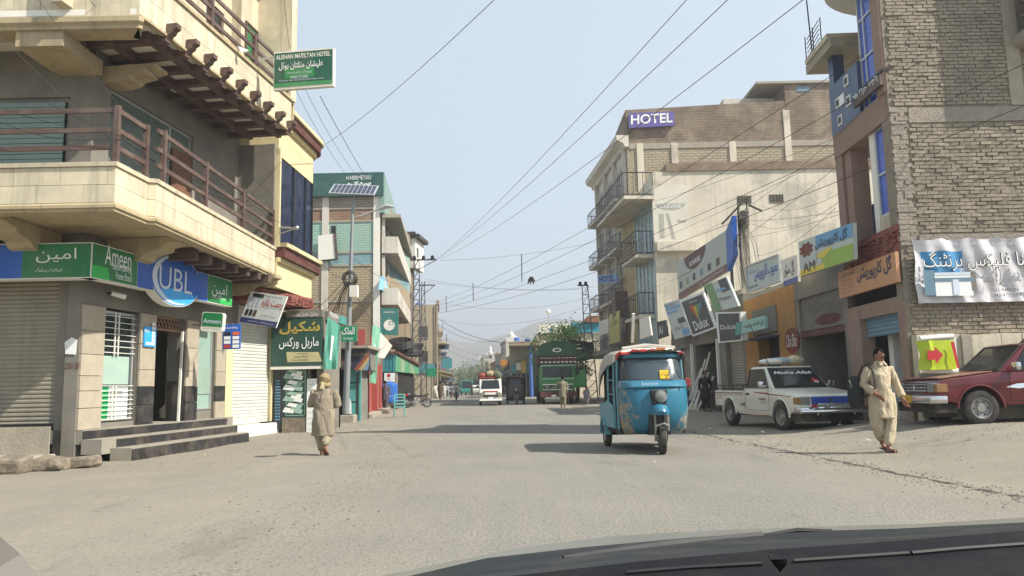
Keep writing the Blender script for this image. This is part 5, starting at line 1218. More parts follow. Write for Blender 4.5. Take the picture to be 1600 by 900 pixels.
# tilted picture board
tb = frame3(AT(374, 503, 21.0), AT(431, 512, 20.6), AT(392, 455, 21.0))
t = thing('tilted_sign', 'white picture sign hanging askew below the yellow bay with red Urdu heading', 'sign', tb)
wd, hh = (AT(431, 512, 20.6) - AT(374, 503, 21)).length, (tb.I @ AT(392, 455, 21.0)).z; shx = (tb.I @ AT(392, 455, 21.0)).x
PL = [(0, 0), (wd, 0), (wd + shx, hh), (shx, hh)]
MB(tb).prism(PL, 0, .04).build('board', M_wprint, t)
qprint(tb, PL, 0, 1, 0, .17, mat('sign_indigo', '#3b3f78', dirt=.06, bump=0, rough=.5), t, .006)
qtext('رحمت پلازہ', tb, PL, .42, .98, .52, .84, M_red, t, .01, bold=.02); qtext('Marble & Granite', tb, PL, .42, .9, .88, .95, M_charc, t, .01); qtext('اینڈ ٹائلز', tb, PL, .45, .9, .26, .34, M_charc, t, .01); qtext('پروپرائٹر محمد', tb, PL, .2, .9, .05, .12, M_wprint, t, .012)
for k in range(3): qprint(tb, PL, .06 + k * .11, .14 + k * .11, .24, .44, [M_charc, M_charc, M_brown][k], t, .007); qprint(tb, PL, .06 + k * .11, .12 + k * .11, .55, .8, M_silver, t, .007)
qprint(tb, PL, .1, .4, .84, .96, M_charc, t, .007)

# ---- marble kiosk
YK = 23.8
FK = Fr(AT(429, 600, YK).x, YK, 0)
M_kgreen = mat('kiosk_dark_green', '#26493f', var=.08, dirt=.12, bump=0, rough=.45)
M_gold = mat('gold_letters', '#b09a45', var=.05, dirt=.05, bump=0, rough=.5)
M_satin = mat('teal_satin', '#5a9c88', var=.15, sc=2, dirt=.05, bump=0, rough=.35)
kx = lambda px: FK.pt(px, 600)[0]
kz = lambda py, px=470: FK.pt(px, py)[1]
WK = kx(505)
ks = thing('marble_kiosk', 'dark green marble works kiosk with gold Urdu name and picture panels', 'kiosk', FK)
b = MB(FK); b.box(0, .3, .1, 4, -.1, kz(572)); b.box(kx(480), kx(484), .05, .4, -.1, kz(572)); b.box(kx(494), WK, .05, 2.4, -.1, kz(572)); b.box(0, WK, .05, 2.4, kz(572), kz(487)); b.box(0, WK, 2.2, 2.4, -.1, kz(572)); b.build('body', M_grey, ks)
MB(FK).box(0, kx(446), -.05, .0, .1, kz(572)).build('blue_shutter', M_charc, ks)
b = MB(FK)
for k in range(14): b.box(.05, kx(439), -.09, -.05, .35 + k * .09, .40 + k * .09)
b.build('louvre', mat('louvre_blue', '#5c7f96', dirt=.1), ks)
MB(FK).box(kx(443), kx(481), -.08, .12, -.1, .42).build('stone_base', M_rubble, ks)
MB(FK).box(kx(446), kx(480), -.05, .03, .42, kz(576)).build('picture_panel', M_kgreen, ks)
M_mint = mat('mint_grey', '#8fada0', var=.1, dirt=.1, bump=0)
ph = (kz(578) - .5) / 4
for k in range(4):
    z = .48 + k * ph; x0_, x1_ = kx(448), kx(478)
    b = MB(FK); 
    for a in (rect(x0_, x1_, z, z + .02), rect(x0_, x1_, z + ph - .03, z + ph - .01), rect(x0_, x0_ + .02, z, z + ph - .02), rect(x1_ - .02, x1_, z, z + ph - .02)): b.sheet(a, -.056)
    b.build('panel_frame', M_mint, ks, fix=False)
    cxk = (x0_ + x1_) / 2
    for q, (dx, dz, w2, h2) in enumerate(((-.20, .12, .2, .09), (.02, .2, .18, .1), (-.1, .3, .16, .05), (.08, .1, .15, .07))):
        flat(FK, [(cxk + dx - w2, z + dz), (cxk + dx + w2 * .7, z + dz - .05), (cxk + dx + w2, z + dz + h2), (cxk + dx - w2 * .6, z + dz + h2 + .05)], [M_wprint, M_mint][(q + k) % 2], ks, .058 + .002 * q)
MB(FK).box(kx(484), kx(494), .6, .7, -.1, kz(572)).build('doorway', M_dark, ks)
MB(FK).box(kx(481), kx(496), -.10, -.06, -.05, kz(592)).build('white_board', M_wprint, ks)
for k in range(9): text('سنگ مرمر', FK, kx(483), kz(602) - k * .17, .2, .07, M_bshut, ks, y=-.108)
st_ = thing('kiosk_sign', 'dark green signboard with large gold and white Urdu words over the marble kiosk', 'sign', FK, (1, -.3, kz(572)))
MB(FK).box(-.05, WK, -.28, -.1, kz(572), kz(498)).build('board', M_kgreen, st_); MB(FK).box(.4, WK + .02, -.30, -.1, kz(497), kz(486)).build('top_strip', M_grey, st_)
ptext('شکیل', FK, 436, 523, 500, 501, M_gold, st_, w=.29, bold=.03); ptext('ماربل ورکس', FK, 436, 546, 498, 526, M_wprint, st_, w=.29, bold=.01); ptext('شکیل ماربل ورکس', FK, 455, 495, 497, 488, M_wprint, st_, w=.31)
flat(FK, FK.poly([(449, 566), (503, 565), (498, 550), (447, 550)], .285), mat('beige_print', '#b3aa80', dirt=.08, bump=0), st_, .285); ptext('پروپرائٹر', FK, 463, 554, 480, 551, M_kgreen, st_, w=.29); ptext('0346-9397077', FK, 460, 559, 482, 556, M_kgreen, st_, w=.29); ptext('0344-9269006', FK, 456, 564, 482, 561, M_kgreen, st_, w=.29)
MB(FK).box(-.05, WK, -.27, -.1, kz(577), kz(572) - .004).build('pale_edge', M_soff, st_)
FKS = Fr(FK.W(WK, 0, 0).x, YK - .1, 88)
MB(FKS).box(.25, 2.5, -.1, .0, kz(500), kz(486)).build('side_strip', M_grey, st_); qz = kz(494)
text('Marble', FKS, .4, qz, 1.0, .16, M_wprint, st_, y=-.11); MB(FKS).box(1.5, 2.4, -.12, -.1, kz(500), kz(487)).build('side_print', M_teal, st_)
# cloth flags
def cloth(name, label, pts_, depths, m, nx=10, nz=16, amp=.06, cat='banner', group=None, ph=0):
    """hanging cloth from four photo corners (tl,tr,br,bl) with their depths"""
    c = [AT(x, y, d) for (x, y), d in zip(pts_, depths)]; b = MB()
    n = (c[1] - c[0]).cross(c[3] - c[0]).normalized()
    for j in range(nz + 1):
        for i in range(nx + 1):
            u, v_ = i / nx, j / nz; p = c[0].lerp(c[1], u).lerp(c[3].lerp(c[2], u), v_)
            b.v.append(p + n * amp * (math.sin(u * 9 + v_ * 2.5 + ph) + .5 * math.sin(u * 17 - v_ * 4)) * (.35 + .65 * v_))
    b.f = [(j * (nx + 1) + i, j * (nx + 1) + i + 1, (j + 1) * (nx + 1) + i + 1, (j + 1) * (nx + 1) + i) for j in range(nz) for i in range(nx)]
    b.m = [0 if not (nx * .3 < i < nx * .55 and j > nz * .25 and j < nz * .8) else 1 for j in range(nz) for i in range(nx)]
    o = b.build(name, [m, M_wprint], smooth=True, fix=False); return tag(o, label, cat, group)
cloth('cloth_banner', 'teal satin banner hanging from the corner of the marble kiosk', [(512, 495), (532, 508), (526, 577), (504, 577)], [23.55, 23.75, 23.65, 23.45], M_satin)
cloth('cloth_banner', 'pale green hanging banner beside the red shutters', [(583, 507), (594, 512), (588, 600), (576, 597)], [32.5, 32.8, 32.8, 32.5], mat('mint_cloth', '#7fb59a', var=.15, dirt=.05, bump=0), ph=2)
cloth('canvas_awning', 'grey canvas sheet stretched behind the pale green banner', [(588, 512), (613, 540), (600, 560), (578, 556)], [34.5, 39, 38, 34.5], M_soff, amp=.03, cat='awning')
# ---- shop behind the lamp post: painted board, green shutter, teal door
YG = 30.6
FG2 = Fr(AT(510, 600, YG).x, YG, 0); gx = lambda px: FG2.pt(px, 600)[0]; gzz = lambda py: FG2.pt(550, py)[1]
M_teald = mat('teal_door', '#4f9a94', var=.1, dirt=.2, bump=.05)
gs = thing('small_shop', 'low shop with a rainbow painted board, green shutter and teal doors', 'shop', FG2)
b = MB(FG2); b.box(-1.2, gx(572), .1, 2.2, gzz(578), gzz(545)); b.box(gx(556), gx(560), .05, 2.2, -.1, gzz(578)); b.box(-1.2, gx(560), 2.0, 2.2, -.1, gzz(578)); b.box(-1.2, -.9, .1, 2.2, -.1, gzz(578)); b.build('wall', M_grey, gs)
MB(FG2).shutter(gx(508), gx(522), .0, gzz(578), .0, .1, .02).build('green_shutter', mat('green_paint', '#3fae3a', var=.08, dirt=.1, bump=0), gs)
MB(FG2).box(gx(522), gx(527), -.05, .1, -.1, gzz(575)).build('white_post', M_white, gs)
MB(FG2).box(gx(528), gx(544), .8, .9, -.1, gzz(578)).build('doorway', M_dark, gs)
b = MB(FG2)
for k in range(3): b.box(gx(544), gx(556), -.02, .05, .02 + k * .75, .72 + k * .75)
b.build('door', M_teald, gs); MB(FG2).box(gx(561), gx(564), -.06, .1, -.1, gzz(578)).build('teal_post', M_teald, gs)
MB(FG2).box(-1.2, gx(579), -.5, 2.3, gzz(545), gzz(541)).build('roof_edge', M_conc, gs)
t = thing('shop_sign', 'dark painted board with rainbow sweep and faded Urdu script', 'sign', FG2, (gx(555), -.3, gzz(577)))
pl = FG2.poly([(531, 577), (579, 579), (577, 548), (531, 548)], .3); MB(FG2).prism(pl, -.3, -.2).build('board', mat('board_navy', '#2c3047', var=.15, dirt=.1, bump=0, rough=.5), t)
for k, c_ in enumerate(('#8d4a35', '#b09a6a', '#6f8fa8')): flat(FG2, [bil(pl, u, v) for u, v in ((.45 + .15 * k, 0), (.60 + .15 * k, 0), (.98, .75 - .22 * k), (.98, .97 - .22 * k))], mat('sweep_' + 'abc'[k], c_, dirt=.08, bump=0), t, .308 + .001 * k)
qtext('عدنان شیشہ', FG2, pl, .3, .95, .72, .92, M_gold, t, .315); qtext('ہاؤس', FG2, pl, .06, .4, .2, .5, M_bshut, t, .315); flat(FG2, ellipse(*bil(pl, .05, .5), .2, .25), M_brown, t, .316)
sgb = MB(FG2); xs_, zs_ = gx(549), 0; sgb.prism([(gx(549), -.05), (gx(557), .0), (gx(556), .75), (gx(553), .95), (gx(550), .8)], -.9, -.85); o = sgb.build('name_stone', M_wprint); tag(o, 'white pointed name stone leaning by the teal doors', 'marble slab')
# ---- red shutters, rolling back along the street
r0, r1 = Vector((AT(563, 600, 33.2).x, 33.2, 0)), Vector((AT(597, 600, 46).x, 46, 0)); dd = r1 - r0
FRD = Fr(r0.x, r0.y, math.degrees(math.atan2(dd.y, dd.x))); LD = dd.length
M_redp = mat('red_shutter_paint', '#97423a', var=.12, sc=2, dirt=.18, bump=.03, rough=.55)
rs = thing('red_shutter_shop', 'long low shop front of vertical red metal leaves', 'shop', FRD)
b = MB(FRD); 
nleaf = 11
for k in range(nleaf): u = LD * k / nleaf; MB(FRD).box(u + .03, u + LD / nleaf - .03, -.02 - .05 * (k % 2), .05, .1, 2.6).build('shutter_leaf', M_redp, rs)
MB(FRD).box(0, LD, .06, 3, 2.6, 3.3).build('wall', M_grey, rs); MB(FRD).box(0, LD, .06, .2, -.1, 2.6).build('back', M_dark, rs)
MB(FRD).box(-.1, .15, -.2, .1, -.1, 3.8).build('red_post', M_redp, rs); MB(FRD).box(LD * .45, LD * .48, -.25, .1, -.1, 3.9).build('red_post', M_redp, rs)
MB(FRD).box(0, LD, -.5, .1, -.1, .14).build('door_step', M_conc, rs)
# ---- teal bank kiosk with panelled awning
def T_(px, py, d): return AT(px, py, d)
tk = thing('awning_shop', 'shop with a teal and green panelled box awning and red roof edge', 'shop', ID, (T_(610, 600, 51).x, 51, 0))
a0_, a1_ = T_(597, 580, 49.5), T_(618, 580, 49.5); zt_, zb_ = T_(600, 553, 49.5).z, T_(600, 581, 49.5).z
FT = Fr(a0_.x, 49.5, 0); wT = a1_.x - a0_.x
for k in range(4): MB(FT).prism([(wT * k / 4 + .02, zb_), (wT * (k + 1) / 4 - .02, zb_), (wT * (k + 1) / 4 + .03, zt_), (wT * k / 4 + .07, zt_)], 0, .1).build('awning_panel', mat('teal_panel', '#2f7f86', var=.1, dirt=.1, bump=0, rough=.4), tk)
FT2 = Fr(FT.W(wT, 0, 0).x, 49.5, 78)
for k in range(5): MB(FT2).prism([(.9 * k + .02, zb_ - .02 * k), (.9 * k + .88, zb_ - .02 * k - .02), (.9 * k + .88, zt_ - .1 * k * k * .3 - .02), (.9 * k + .02, zt_ - .1 * k * k * .25)], 0, .1).build('awning_panel', [mat('green_panel', '#4f8f6b', var=.1, dirt=.12, bump=0, rough=.4), mat('olive_panel', '#7f9a78', var=.1, dirt=.12, bump=0, rough=.4)][k % 2], tk)
MB(FT).box(-.1, wT + .1, -.15, .3, zt_, zt_ + .14).build('roof_edge', M_marn, tk); MB(FT2).bar((0, -.05, zt_ + .1), (4.6, -.05, zt_ - .65), .2, .14).build('roof_edge', M_marn, tk)
MB(FT).box(.1, wT, .2, 6, 0, zt_ - .1).build('wall', M_grey, tk)
MB(FT).box(.15, wT - .05, -.05, .05, T_(600, 597, 49.5).z, T_(600, 583, 49.5).z).build('white_panel', M_wprint, tk); text('MoneyNow', FT, .3, T_(600, 595, 49.5).z, wT - .6, .18, M_red, tk, y=-.06); flat(FT, ellipse(wT * .5, T_(600, 588, 49.5).z + .05, .12, .12, 12), M_red, tk, .06)
MB(FT2).box(.1, 4, .2, .3, 0, 2.4).build('shop_mouth_shade', M_dark, tk)  # dark panel coloured as the shade inside the shop
# ================================================================ turquoise brick building with the dark green bank board
YM = 52.0
FM = Fr(AT(480, 400, YM).x, YM, 0)
mx = lambda px, py=450: FM.pt(px, py)[0]
mz = lambda py, px=560: FM.pt(px, py)[1]
WM = mx(592, 330)
hm = thing('turquoise_building', 'tall brick building with a turquoise painted band and dark green rooftop board', 'building', FM)
def bm_(n, a, b_, mo='#75695a', patch=None, pa=.4): return brickmat(n, a, b_, mo, bump=.8, patch=patch, patchamt=pa, bw=.5, bh=.17, ms=.03)
bands = [(0, 470, bm_('band_brown', '#8d7658', '#a08a68')), (470, 414, bm_('band_pale', '#b3a27f', '#a3947a')), (414, 394, bm_('band_blue', '#5f93a8', '#7fa9a8', '#8d9488', '#9fb0a8')), (394, 345, bm_('band_turquoise', '#8fb8a8', '#9cc0b0', '#8a9a8c', '#a0a890')), (345, 325, bm_('band_red', '#8d6850', '#9a7860')), (325, 300, bm_('band_grey', '#94897a', '#a0957f'))]
for i, (a, c_, m) in enumerate(bands):
    z0_ = 0 if i == 0 else mz(a); MB(FM).box(-3, WM, 0, 16, z0_, mz(c_)).build('wall_band', m, hm)
for px in (507, 588): MB(FM).box(mx(px) - .2, mx(px) + .25, -.08, 0, 0, mz(300)).build('pilaster', M_soff if px > 550 else M_hc, hm)
for py in (325, 345, 394, 414, 470): MB(FM).box(-3, WM + .02, -.05, .0, mz(py) - .08, mz(py) + .05).build('string_course', M_conc, hm)
MB(FM).box(mx(517), mx(524), -.04, .02, mz(368), mz(352)).build('window', M_dark, hm)
# green board, two faces
t = thing('roof_sign', 'dark green bank rooftop board with white lettering on two faces', 'sign', FM, (WM / 2, 0, mz(306)))
gzA, gzB = mz(307, 580), mz(271, 590)
MB(FM).box(-2, WM + .35, -.35, .1, gzA, gzB).build('front_board', mat('board_bottle_green', '#21504a', var=.08, dirt=.08, bump=0, rough=.5), t)
ptext('HABIBMETRO', FM, 541, 281, 580, 274, M_wprint, t, w=.37); ptext('بینک', FM, 543, 290, 580, 283, M_wprint, t, w=.37, bold=.05)
m0, m1 = FM.W(WM + .3, 0, 0), None; pe = Vector((AT(625, 360, 70).x, 70, 0)); dd = pe - m0
FMS = Fr(m0.x, m0.y, math.degrees(math.atan2(dd.y, dd.x))); LM = dd.length
MB(FMS).box(-.2, LM * .75, -.1, .2, gzA - 1.2, gzB).build('side_board', mat('board_pale_green', '#78948a', var=.08, dirt=.1, bump=0, rough=.5), t)
M_wframe = mat('brown_window_frame', '#7a4f42', dirt=.15, bump=0)
MB(FMS).box(.35, LM, .1, 3, 0, gzA - .2).build('street_wall', bm_('street_brick', '#94755c', '#84684f'), hm)
for k, (py0, py1) in enumerate(((432, 382), (478, 455))):
    zbk = FMS.pt(600, 392 if k == 0 else 472)[1]
    MB(FMS).box(.1, LM, -1.0, .1, zbk - .25, zbk).build('balcony_slab', M_hc, hm); b = MB(FMS); b.box(.1, LM, -1.0, -.9, zbk, zbk + .9); b.box(.1, .2, -.9, .1, zbk, zbk + .9); b.build('balcony_parapet', M_hc, hm)
    for j in range(5):
        u = 1 + j * (LM - 2) / 5; window('window', FMS, u, u + 2.0, zbk + .2, zbk + 2.6, hm, .04, .12, frame=M_wframe, vbars=(.5,), hbars=(.7,))
    b = MB(FMS)
    for j in range(6): b.box(.4 + j * (LM - 1) / 5 - .15, .4 + j * (LM - 1) / 5 + .15, -.1, .1, zbk, zbk + 3.2)
    b.build('pier', M_hc, hm)
MB(FMS).box(.0, LM, -1.2, .1, gzA - 1.5, gzA - 1.25).build('eave', M_conc, hm)
cloth('hung_cloth', 'light blue cloth hung over the balcony of the turquoise building', [(594, 431), (603, 434), (606, 458), (593, 452)], [50.9, 53, 53, 50.9], mat('sky_cloth', '#7fb2d2', var=.1, dirt=.03, bump=0), amp=.08, cat='cloth')
pb = thing('bare_panel', 'weathered blank panel in a brown frame on the turquoise wall', 'panel', FM, (mx(512), -.3, mz(408)))
pl = FM.poly([(497, 408), (526, 405), (523, 365), (497, 368)], .3); MB(FM).prism(pl, -.3, -.22).build('sheet', M_soff, pb); a, c_ = pl[1], pl[2]; MB(FM).bar((a[0], -.28, a[1]), (c_[0], -.28, c_[1]), .16, .12).build('edge', M_brown, pb); a = pl[0], pl[1]; MB(FM).bar((a[0][0], -.28, a[0][1]), (a[1][0], -.28, a[1][1]), .1).build('edge', M_dark, pb)
t, pl = board('hanging_sign', 'tall teal bank panel with round emblem hanging over the pavement', Fr(0, 47.5, 0), [(594, 523), (622, 524), (622, 482), (595, 481)], mat('panel_teal', '#2f716b', var=.06, dirt=.08, bump=0, rough=.45), 0, .2)
FE = Fr(0, 47.5, 0); ce = FE.pt(608, 508, .01)
bE = MB(FE); o_ = ellipse(ce[0], ce[1], .34, .34, 24); bE.sheet(o_, -.012); bE.build('emblem', M_soff, t, fix=False); flat(FE, rect(ce[0] - .02, ce[0] + .25, ce[1] + .02, ce[1] + .24), M_kgreen, t, .016); flat(FE, rect(ce[0] + .02, ce[0] + .21, ce[1] + .05, ce[1] + .2), M_soff, t, .018); text('HABIBMETRO', FE, ce[0] - .35, FE.pt(608, 489)[1], .7, .09, M_soff, t, y=-.012)
# ---- street lamp with solar panel
YP = 29.6
Gp = G(540, 660); Gp.z = 0; topp = AT(552, 305, YP)
lp = thing('solar_street_lamp', 'grey street lamp post with a tilted solar panel, curved lamp arm and cable coil', 'street lamp', ID, Gp)
Vp = lambda t: Gp.lerp(topp, t)
MB().tube([Gp + Vector((0, 0, .3)), Vp(.3), Vp(.55), Vp(1)], [.13, .115, .085, .06], 10).build('post', mat('galvanised', '#8b9090', var=.1, dirt=.2, bump=0, rough=.5, metal=.3), lp, smooth=True)
MB().box(Gp.x - .38, Gp.x + .38, YP - .35, YP + .35, -.1, .28).build('base', M_conc, lp, bevel=.02); MB().box(Gp.x - .22, Gp.x + .22, YP - .22, YP + .22, .28, .31).build('flange', M_black, lp)
s4 = [AT(513, 302, 29.3), AT(585, 305, 29.3), AT(593, 291, 30.1), AT(524, 288, 30.1)]
sfr = frame3(s4[0], s4[1], s4[3]); wd = (s4[1] - s4[0]).length; hh = (sfr.I @ s4[3]).z
pn = MB(sfr).box(0, wd, -.02, .02, 0, hh).build('solar_panel', M_alu, lp)
M_cell = glassmat('solar_cell', '#2a3142', .15)
for i in range(10):
    for j in range(2): MB(sfr).box(.05 + i * (wd - .1) / 10 + .015, .05 + (i + 1) * (wd - .1) / 10 - .015, -.026, -.02, .05 + j * (hh - .1) / 2 + .015, .05 + (j + 1) * (hh - .1) / 2 - .015).build('cell', M_cell, pn)
lq = [AT(549, 340, YP), AT(566, 337, YP), AT(580, 331, YP), AT(594, 326, YP), AT(601, 324, YP)]
MB().tube(lq, .035, 8).build('arm', M_alu, lp); MB().tube([AT(550, 327, YP), AT(568, 334, YP)], .02, 6).build('arm_stay', M_alu, lp)
MB().tube([AT(594, 326, YP), AT(604, 322, YP), AT(615, 323, YP)], [.06, .11, .05], 8).build('lamp_head', M_alu, lp, smooth=True)
jb = MB().box(AT(548, 460, YP - .2).x, AT(560, 460, YP - .2).x, YP - .45, YP - .15, AT(550, 465, YP - .2).z, AT(550, 447, YP - .2).z).build('meter_box', M_white, lp)
b = MB(); cc_ = AT(547, 436, YP - .2)
for k in range(7):
    r_ = .18 + .035 * (k % 4); oy = .05 * k - .12; b.tube([(cc_.x + r_ * math.cos(a) * 1.0 + .02 * math.sin(k + a * 3), cc_.y - .1 + oy, cc_.z + r_ * 1.1 * math.sin(a)) for a in [i * PI / 10 for i in range(21)]], .016, 5)
o = b.build('cable_coil', M_cable); tag(o, 'black coil of cable hung on the solar lamp post', 'cable coil')
b = MB()
for k in range(9):
    p0 = cc_ + Vector((rnd.uniform(-.3, 0), 0, -.1)); p1 = Vector((p0.x - rnd.uniform(.3, 1.4), YP + .3, p0.z - rnd.uniform(.9, 2.3))); b.tube([p0.lerp(p1, t) + Vector((-.15 * math.sin(PI * t), 0, -.25 * math.sin(PI * t))) for t in [i / 6 for i in range(7)]], .012, 4)
o = b.build('loose_wire', M_cable, kind='stuff'); tag(o, 'loose black service wires drooping left of the lamp post')
FSG = Fr(0, YP - .25, 0)
t, pl = board('street_sign', 'green street name plate with white Urdu lettering on the lamp post', FSG, [(531, 534), (557, 533), (557, 509), (530, 510)], mat('plate_green', '#12855f', var=.05, dirt=.05, bump=0, rough=.4), 0, .05)
ptext('الملک', FSG, 534, 523, 554, 511, M_wprint, t, w=.01, bold=.02); ptext('Al Malik', FSG, 536, 531, 552, 527, M_wprint, t, w=.01)
# ================================================================ vehicles
M_tyre = mat('tyre_rubber', '#292725', var=.15, sc=12, dirt=.2, bump=.2, rough=.9)
M_rim = mat('steel_rim', '#8f8f8a', var=.15, dirt=.3, bump=0, rough=.45, metal=.5)
M_chrome = mat('chrome', '#c8c8c8', var=.04, dirt=.12, bump=0, rough=.16, metal=.95)
M_cgl = glassmat('car_glass', '#1c2224', .05)
M_head = glassmat('lamp_glass', '#83867f', .08, metal=.3)
M_amber = mat('amber_lens', '#86623a', dirt=.1, bump=0, rough=.25)
M_redl = mat('red_lens', '#8f1a1a', dirt=.1, bump=0, rough=.25)
M_under = mat('underbody', '#1c1a18', var=.3, dirt=.35, bump=.1)
M_plate = mat('plate_yellow', '#d2a41c', dirt=.1, bump=0, rough=.5)
def wheel(fr, x, y, r_, wd, parent, name='wheel', steer=0, spokes=6, rimm=None, out=1):
    f = fr.sub(x, y, r_, steer)
    w_ = MB(f).lathe([(r_ * .6, -wd / 2), (r_ * .86, -wd / 2), (r_ * .97, -wd * .38), (r_, -wd * .2), (r_, wd * .2), (r_ * .97, wd * .38), (r_ * .86, wd / 2), (r_ * .6, wd / 2)], n=26, axis='x', cap=False).build(name, M_tyre, parent, smooth=True)
    b = MB(f); s_ = out
    b.lathe([(r_ * .6, -s_ * wd * .1), (r_ * .62, s_ * wd * .46), (r_ * .55, s_ * wd * .46), (r_ * .5, s_ * wd * .25), (r_ * .3, s_ * wd * .22), (r_ * .22, s_ * wd * .42), (0, s_ * wd * .42)], n=22, axis='x')
    b.build('rim', rimm or M_rim, w_, smooth=True)
    for k in range(spokes if r_ == .345 else 0):
        a = 2 * PI * k / spokes; MB(f).ball((s_ * wd * .25, r_ * .4 * math.cos(a), r_ * .4 * math.sin(a)), .012, r_ * .055, r_ * .055, 6, 4).build('rim_hole', M_black, w_)
    return w_
def loft_plan(fr, rows, m, name, parent, n=18, smooth_=True, back=None, mats=None):
    """rows: (z, half width, y side, y nose, exponent) closed half ellipse plans"""
    b = MB(fr); rr = []
    for z, hw, ys_, yn, ex in rows:
        ring = []
        for i in range(n + 1):
            a = -PI / 2 + PI * i / n; ring.append((hw * math.copysign(abs(math.sin(a)) ** ex, math.sin(a)), ys_ + (yn - ys_) * abs(math.cos(a)) ** ex, z))
        rr.append(ring)
    b.rings(rr); return b.build(name, m, parent, smooth=smooth_, ang=50)
def rust_mat(name, col, patchc, thr=.5, side=.34):
    m = bpy.data.materials.new(name); m.use_nodes = True; nt = m.node_tree; L = nt.links.new; b = nt.nodes['Principled BSDF']
    tc = nt.nodes.new('ShaderNodeTexCoord'); sx = nt.nodes.new('ShaderNodeSeparateXYZ'); L(tc.outputs['Object'], sx.inputs[0])
    n1 = N(nt, 'ShaderNodeTexNoise', Scale=5.0, Detail=8.0, Roughness=.72); L(tc.outputs['Object'], n1.inputs['Vector'])
    n2 = N(nt, 'ShaderNodeTexNoise', Scale=22.0, Detail=5.0, Roughness=.7); L(tc.outputs['Object'], n2.inputs['Vector'])
    ab = N(nt, 'ShaderNodeMath', _operation='ABSOLUTE'); L(sx.outputs['X'], ab.inputs[0])
    ad = N(nt, 'ShaderNodeMath', _operation='MULTIPLY_ADD'); L(ab.outputs[0], ad.inputs[0]); ad.inputs[1].default_value = .75; L(n1.outputs['Fac'], ad.inputs[2])
    zz = N(nt, 'ShaderNodeMath', _operation='MULTIPLY_ADD'); L(sx.outputs['Z'], zz.inputs[0]); zz.inputs[1].default_value = -.22; L(ad.outputs[0], zz.inputs[2])
    f = ramp(nt, zz.outputs[0], thr, thr + .09)
    c = mixc(nt, ramp(nt, n2.outputs['Fac'], .35, .7), tuple(.85 * v for v in srgb(col)), srgb(col))
    pc = mixc(nt, ramp(nt, n2.outputs['Fac'], .42, .62), srgb(patchc), (.16, .11, .075))
    o = mixc(nt, f, c, pc); L(o, b.inputs['Base Color'])
    L(ramp(nt, f, 0, 1, .32, .85), b.inputs['Roughness'])
    MATS[name] = m; return m
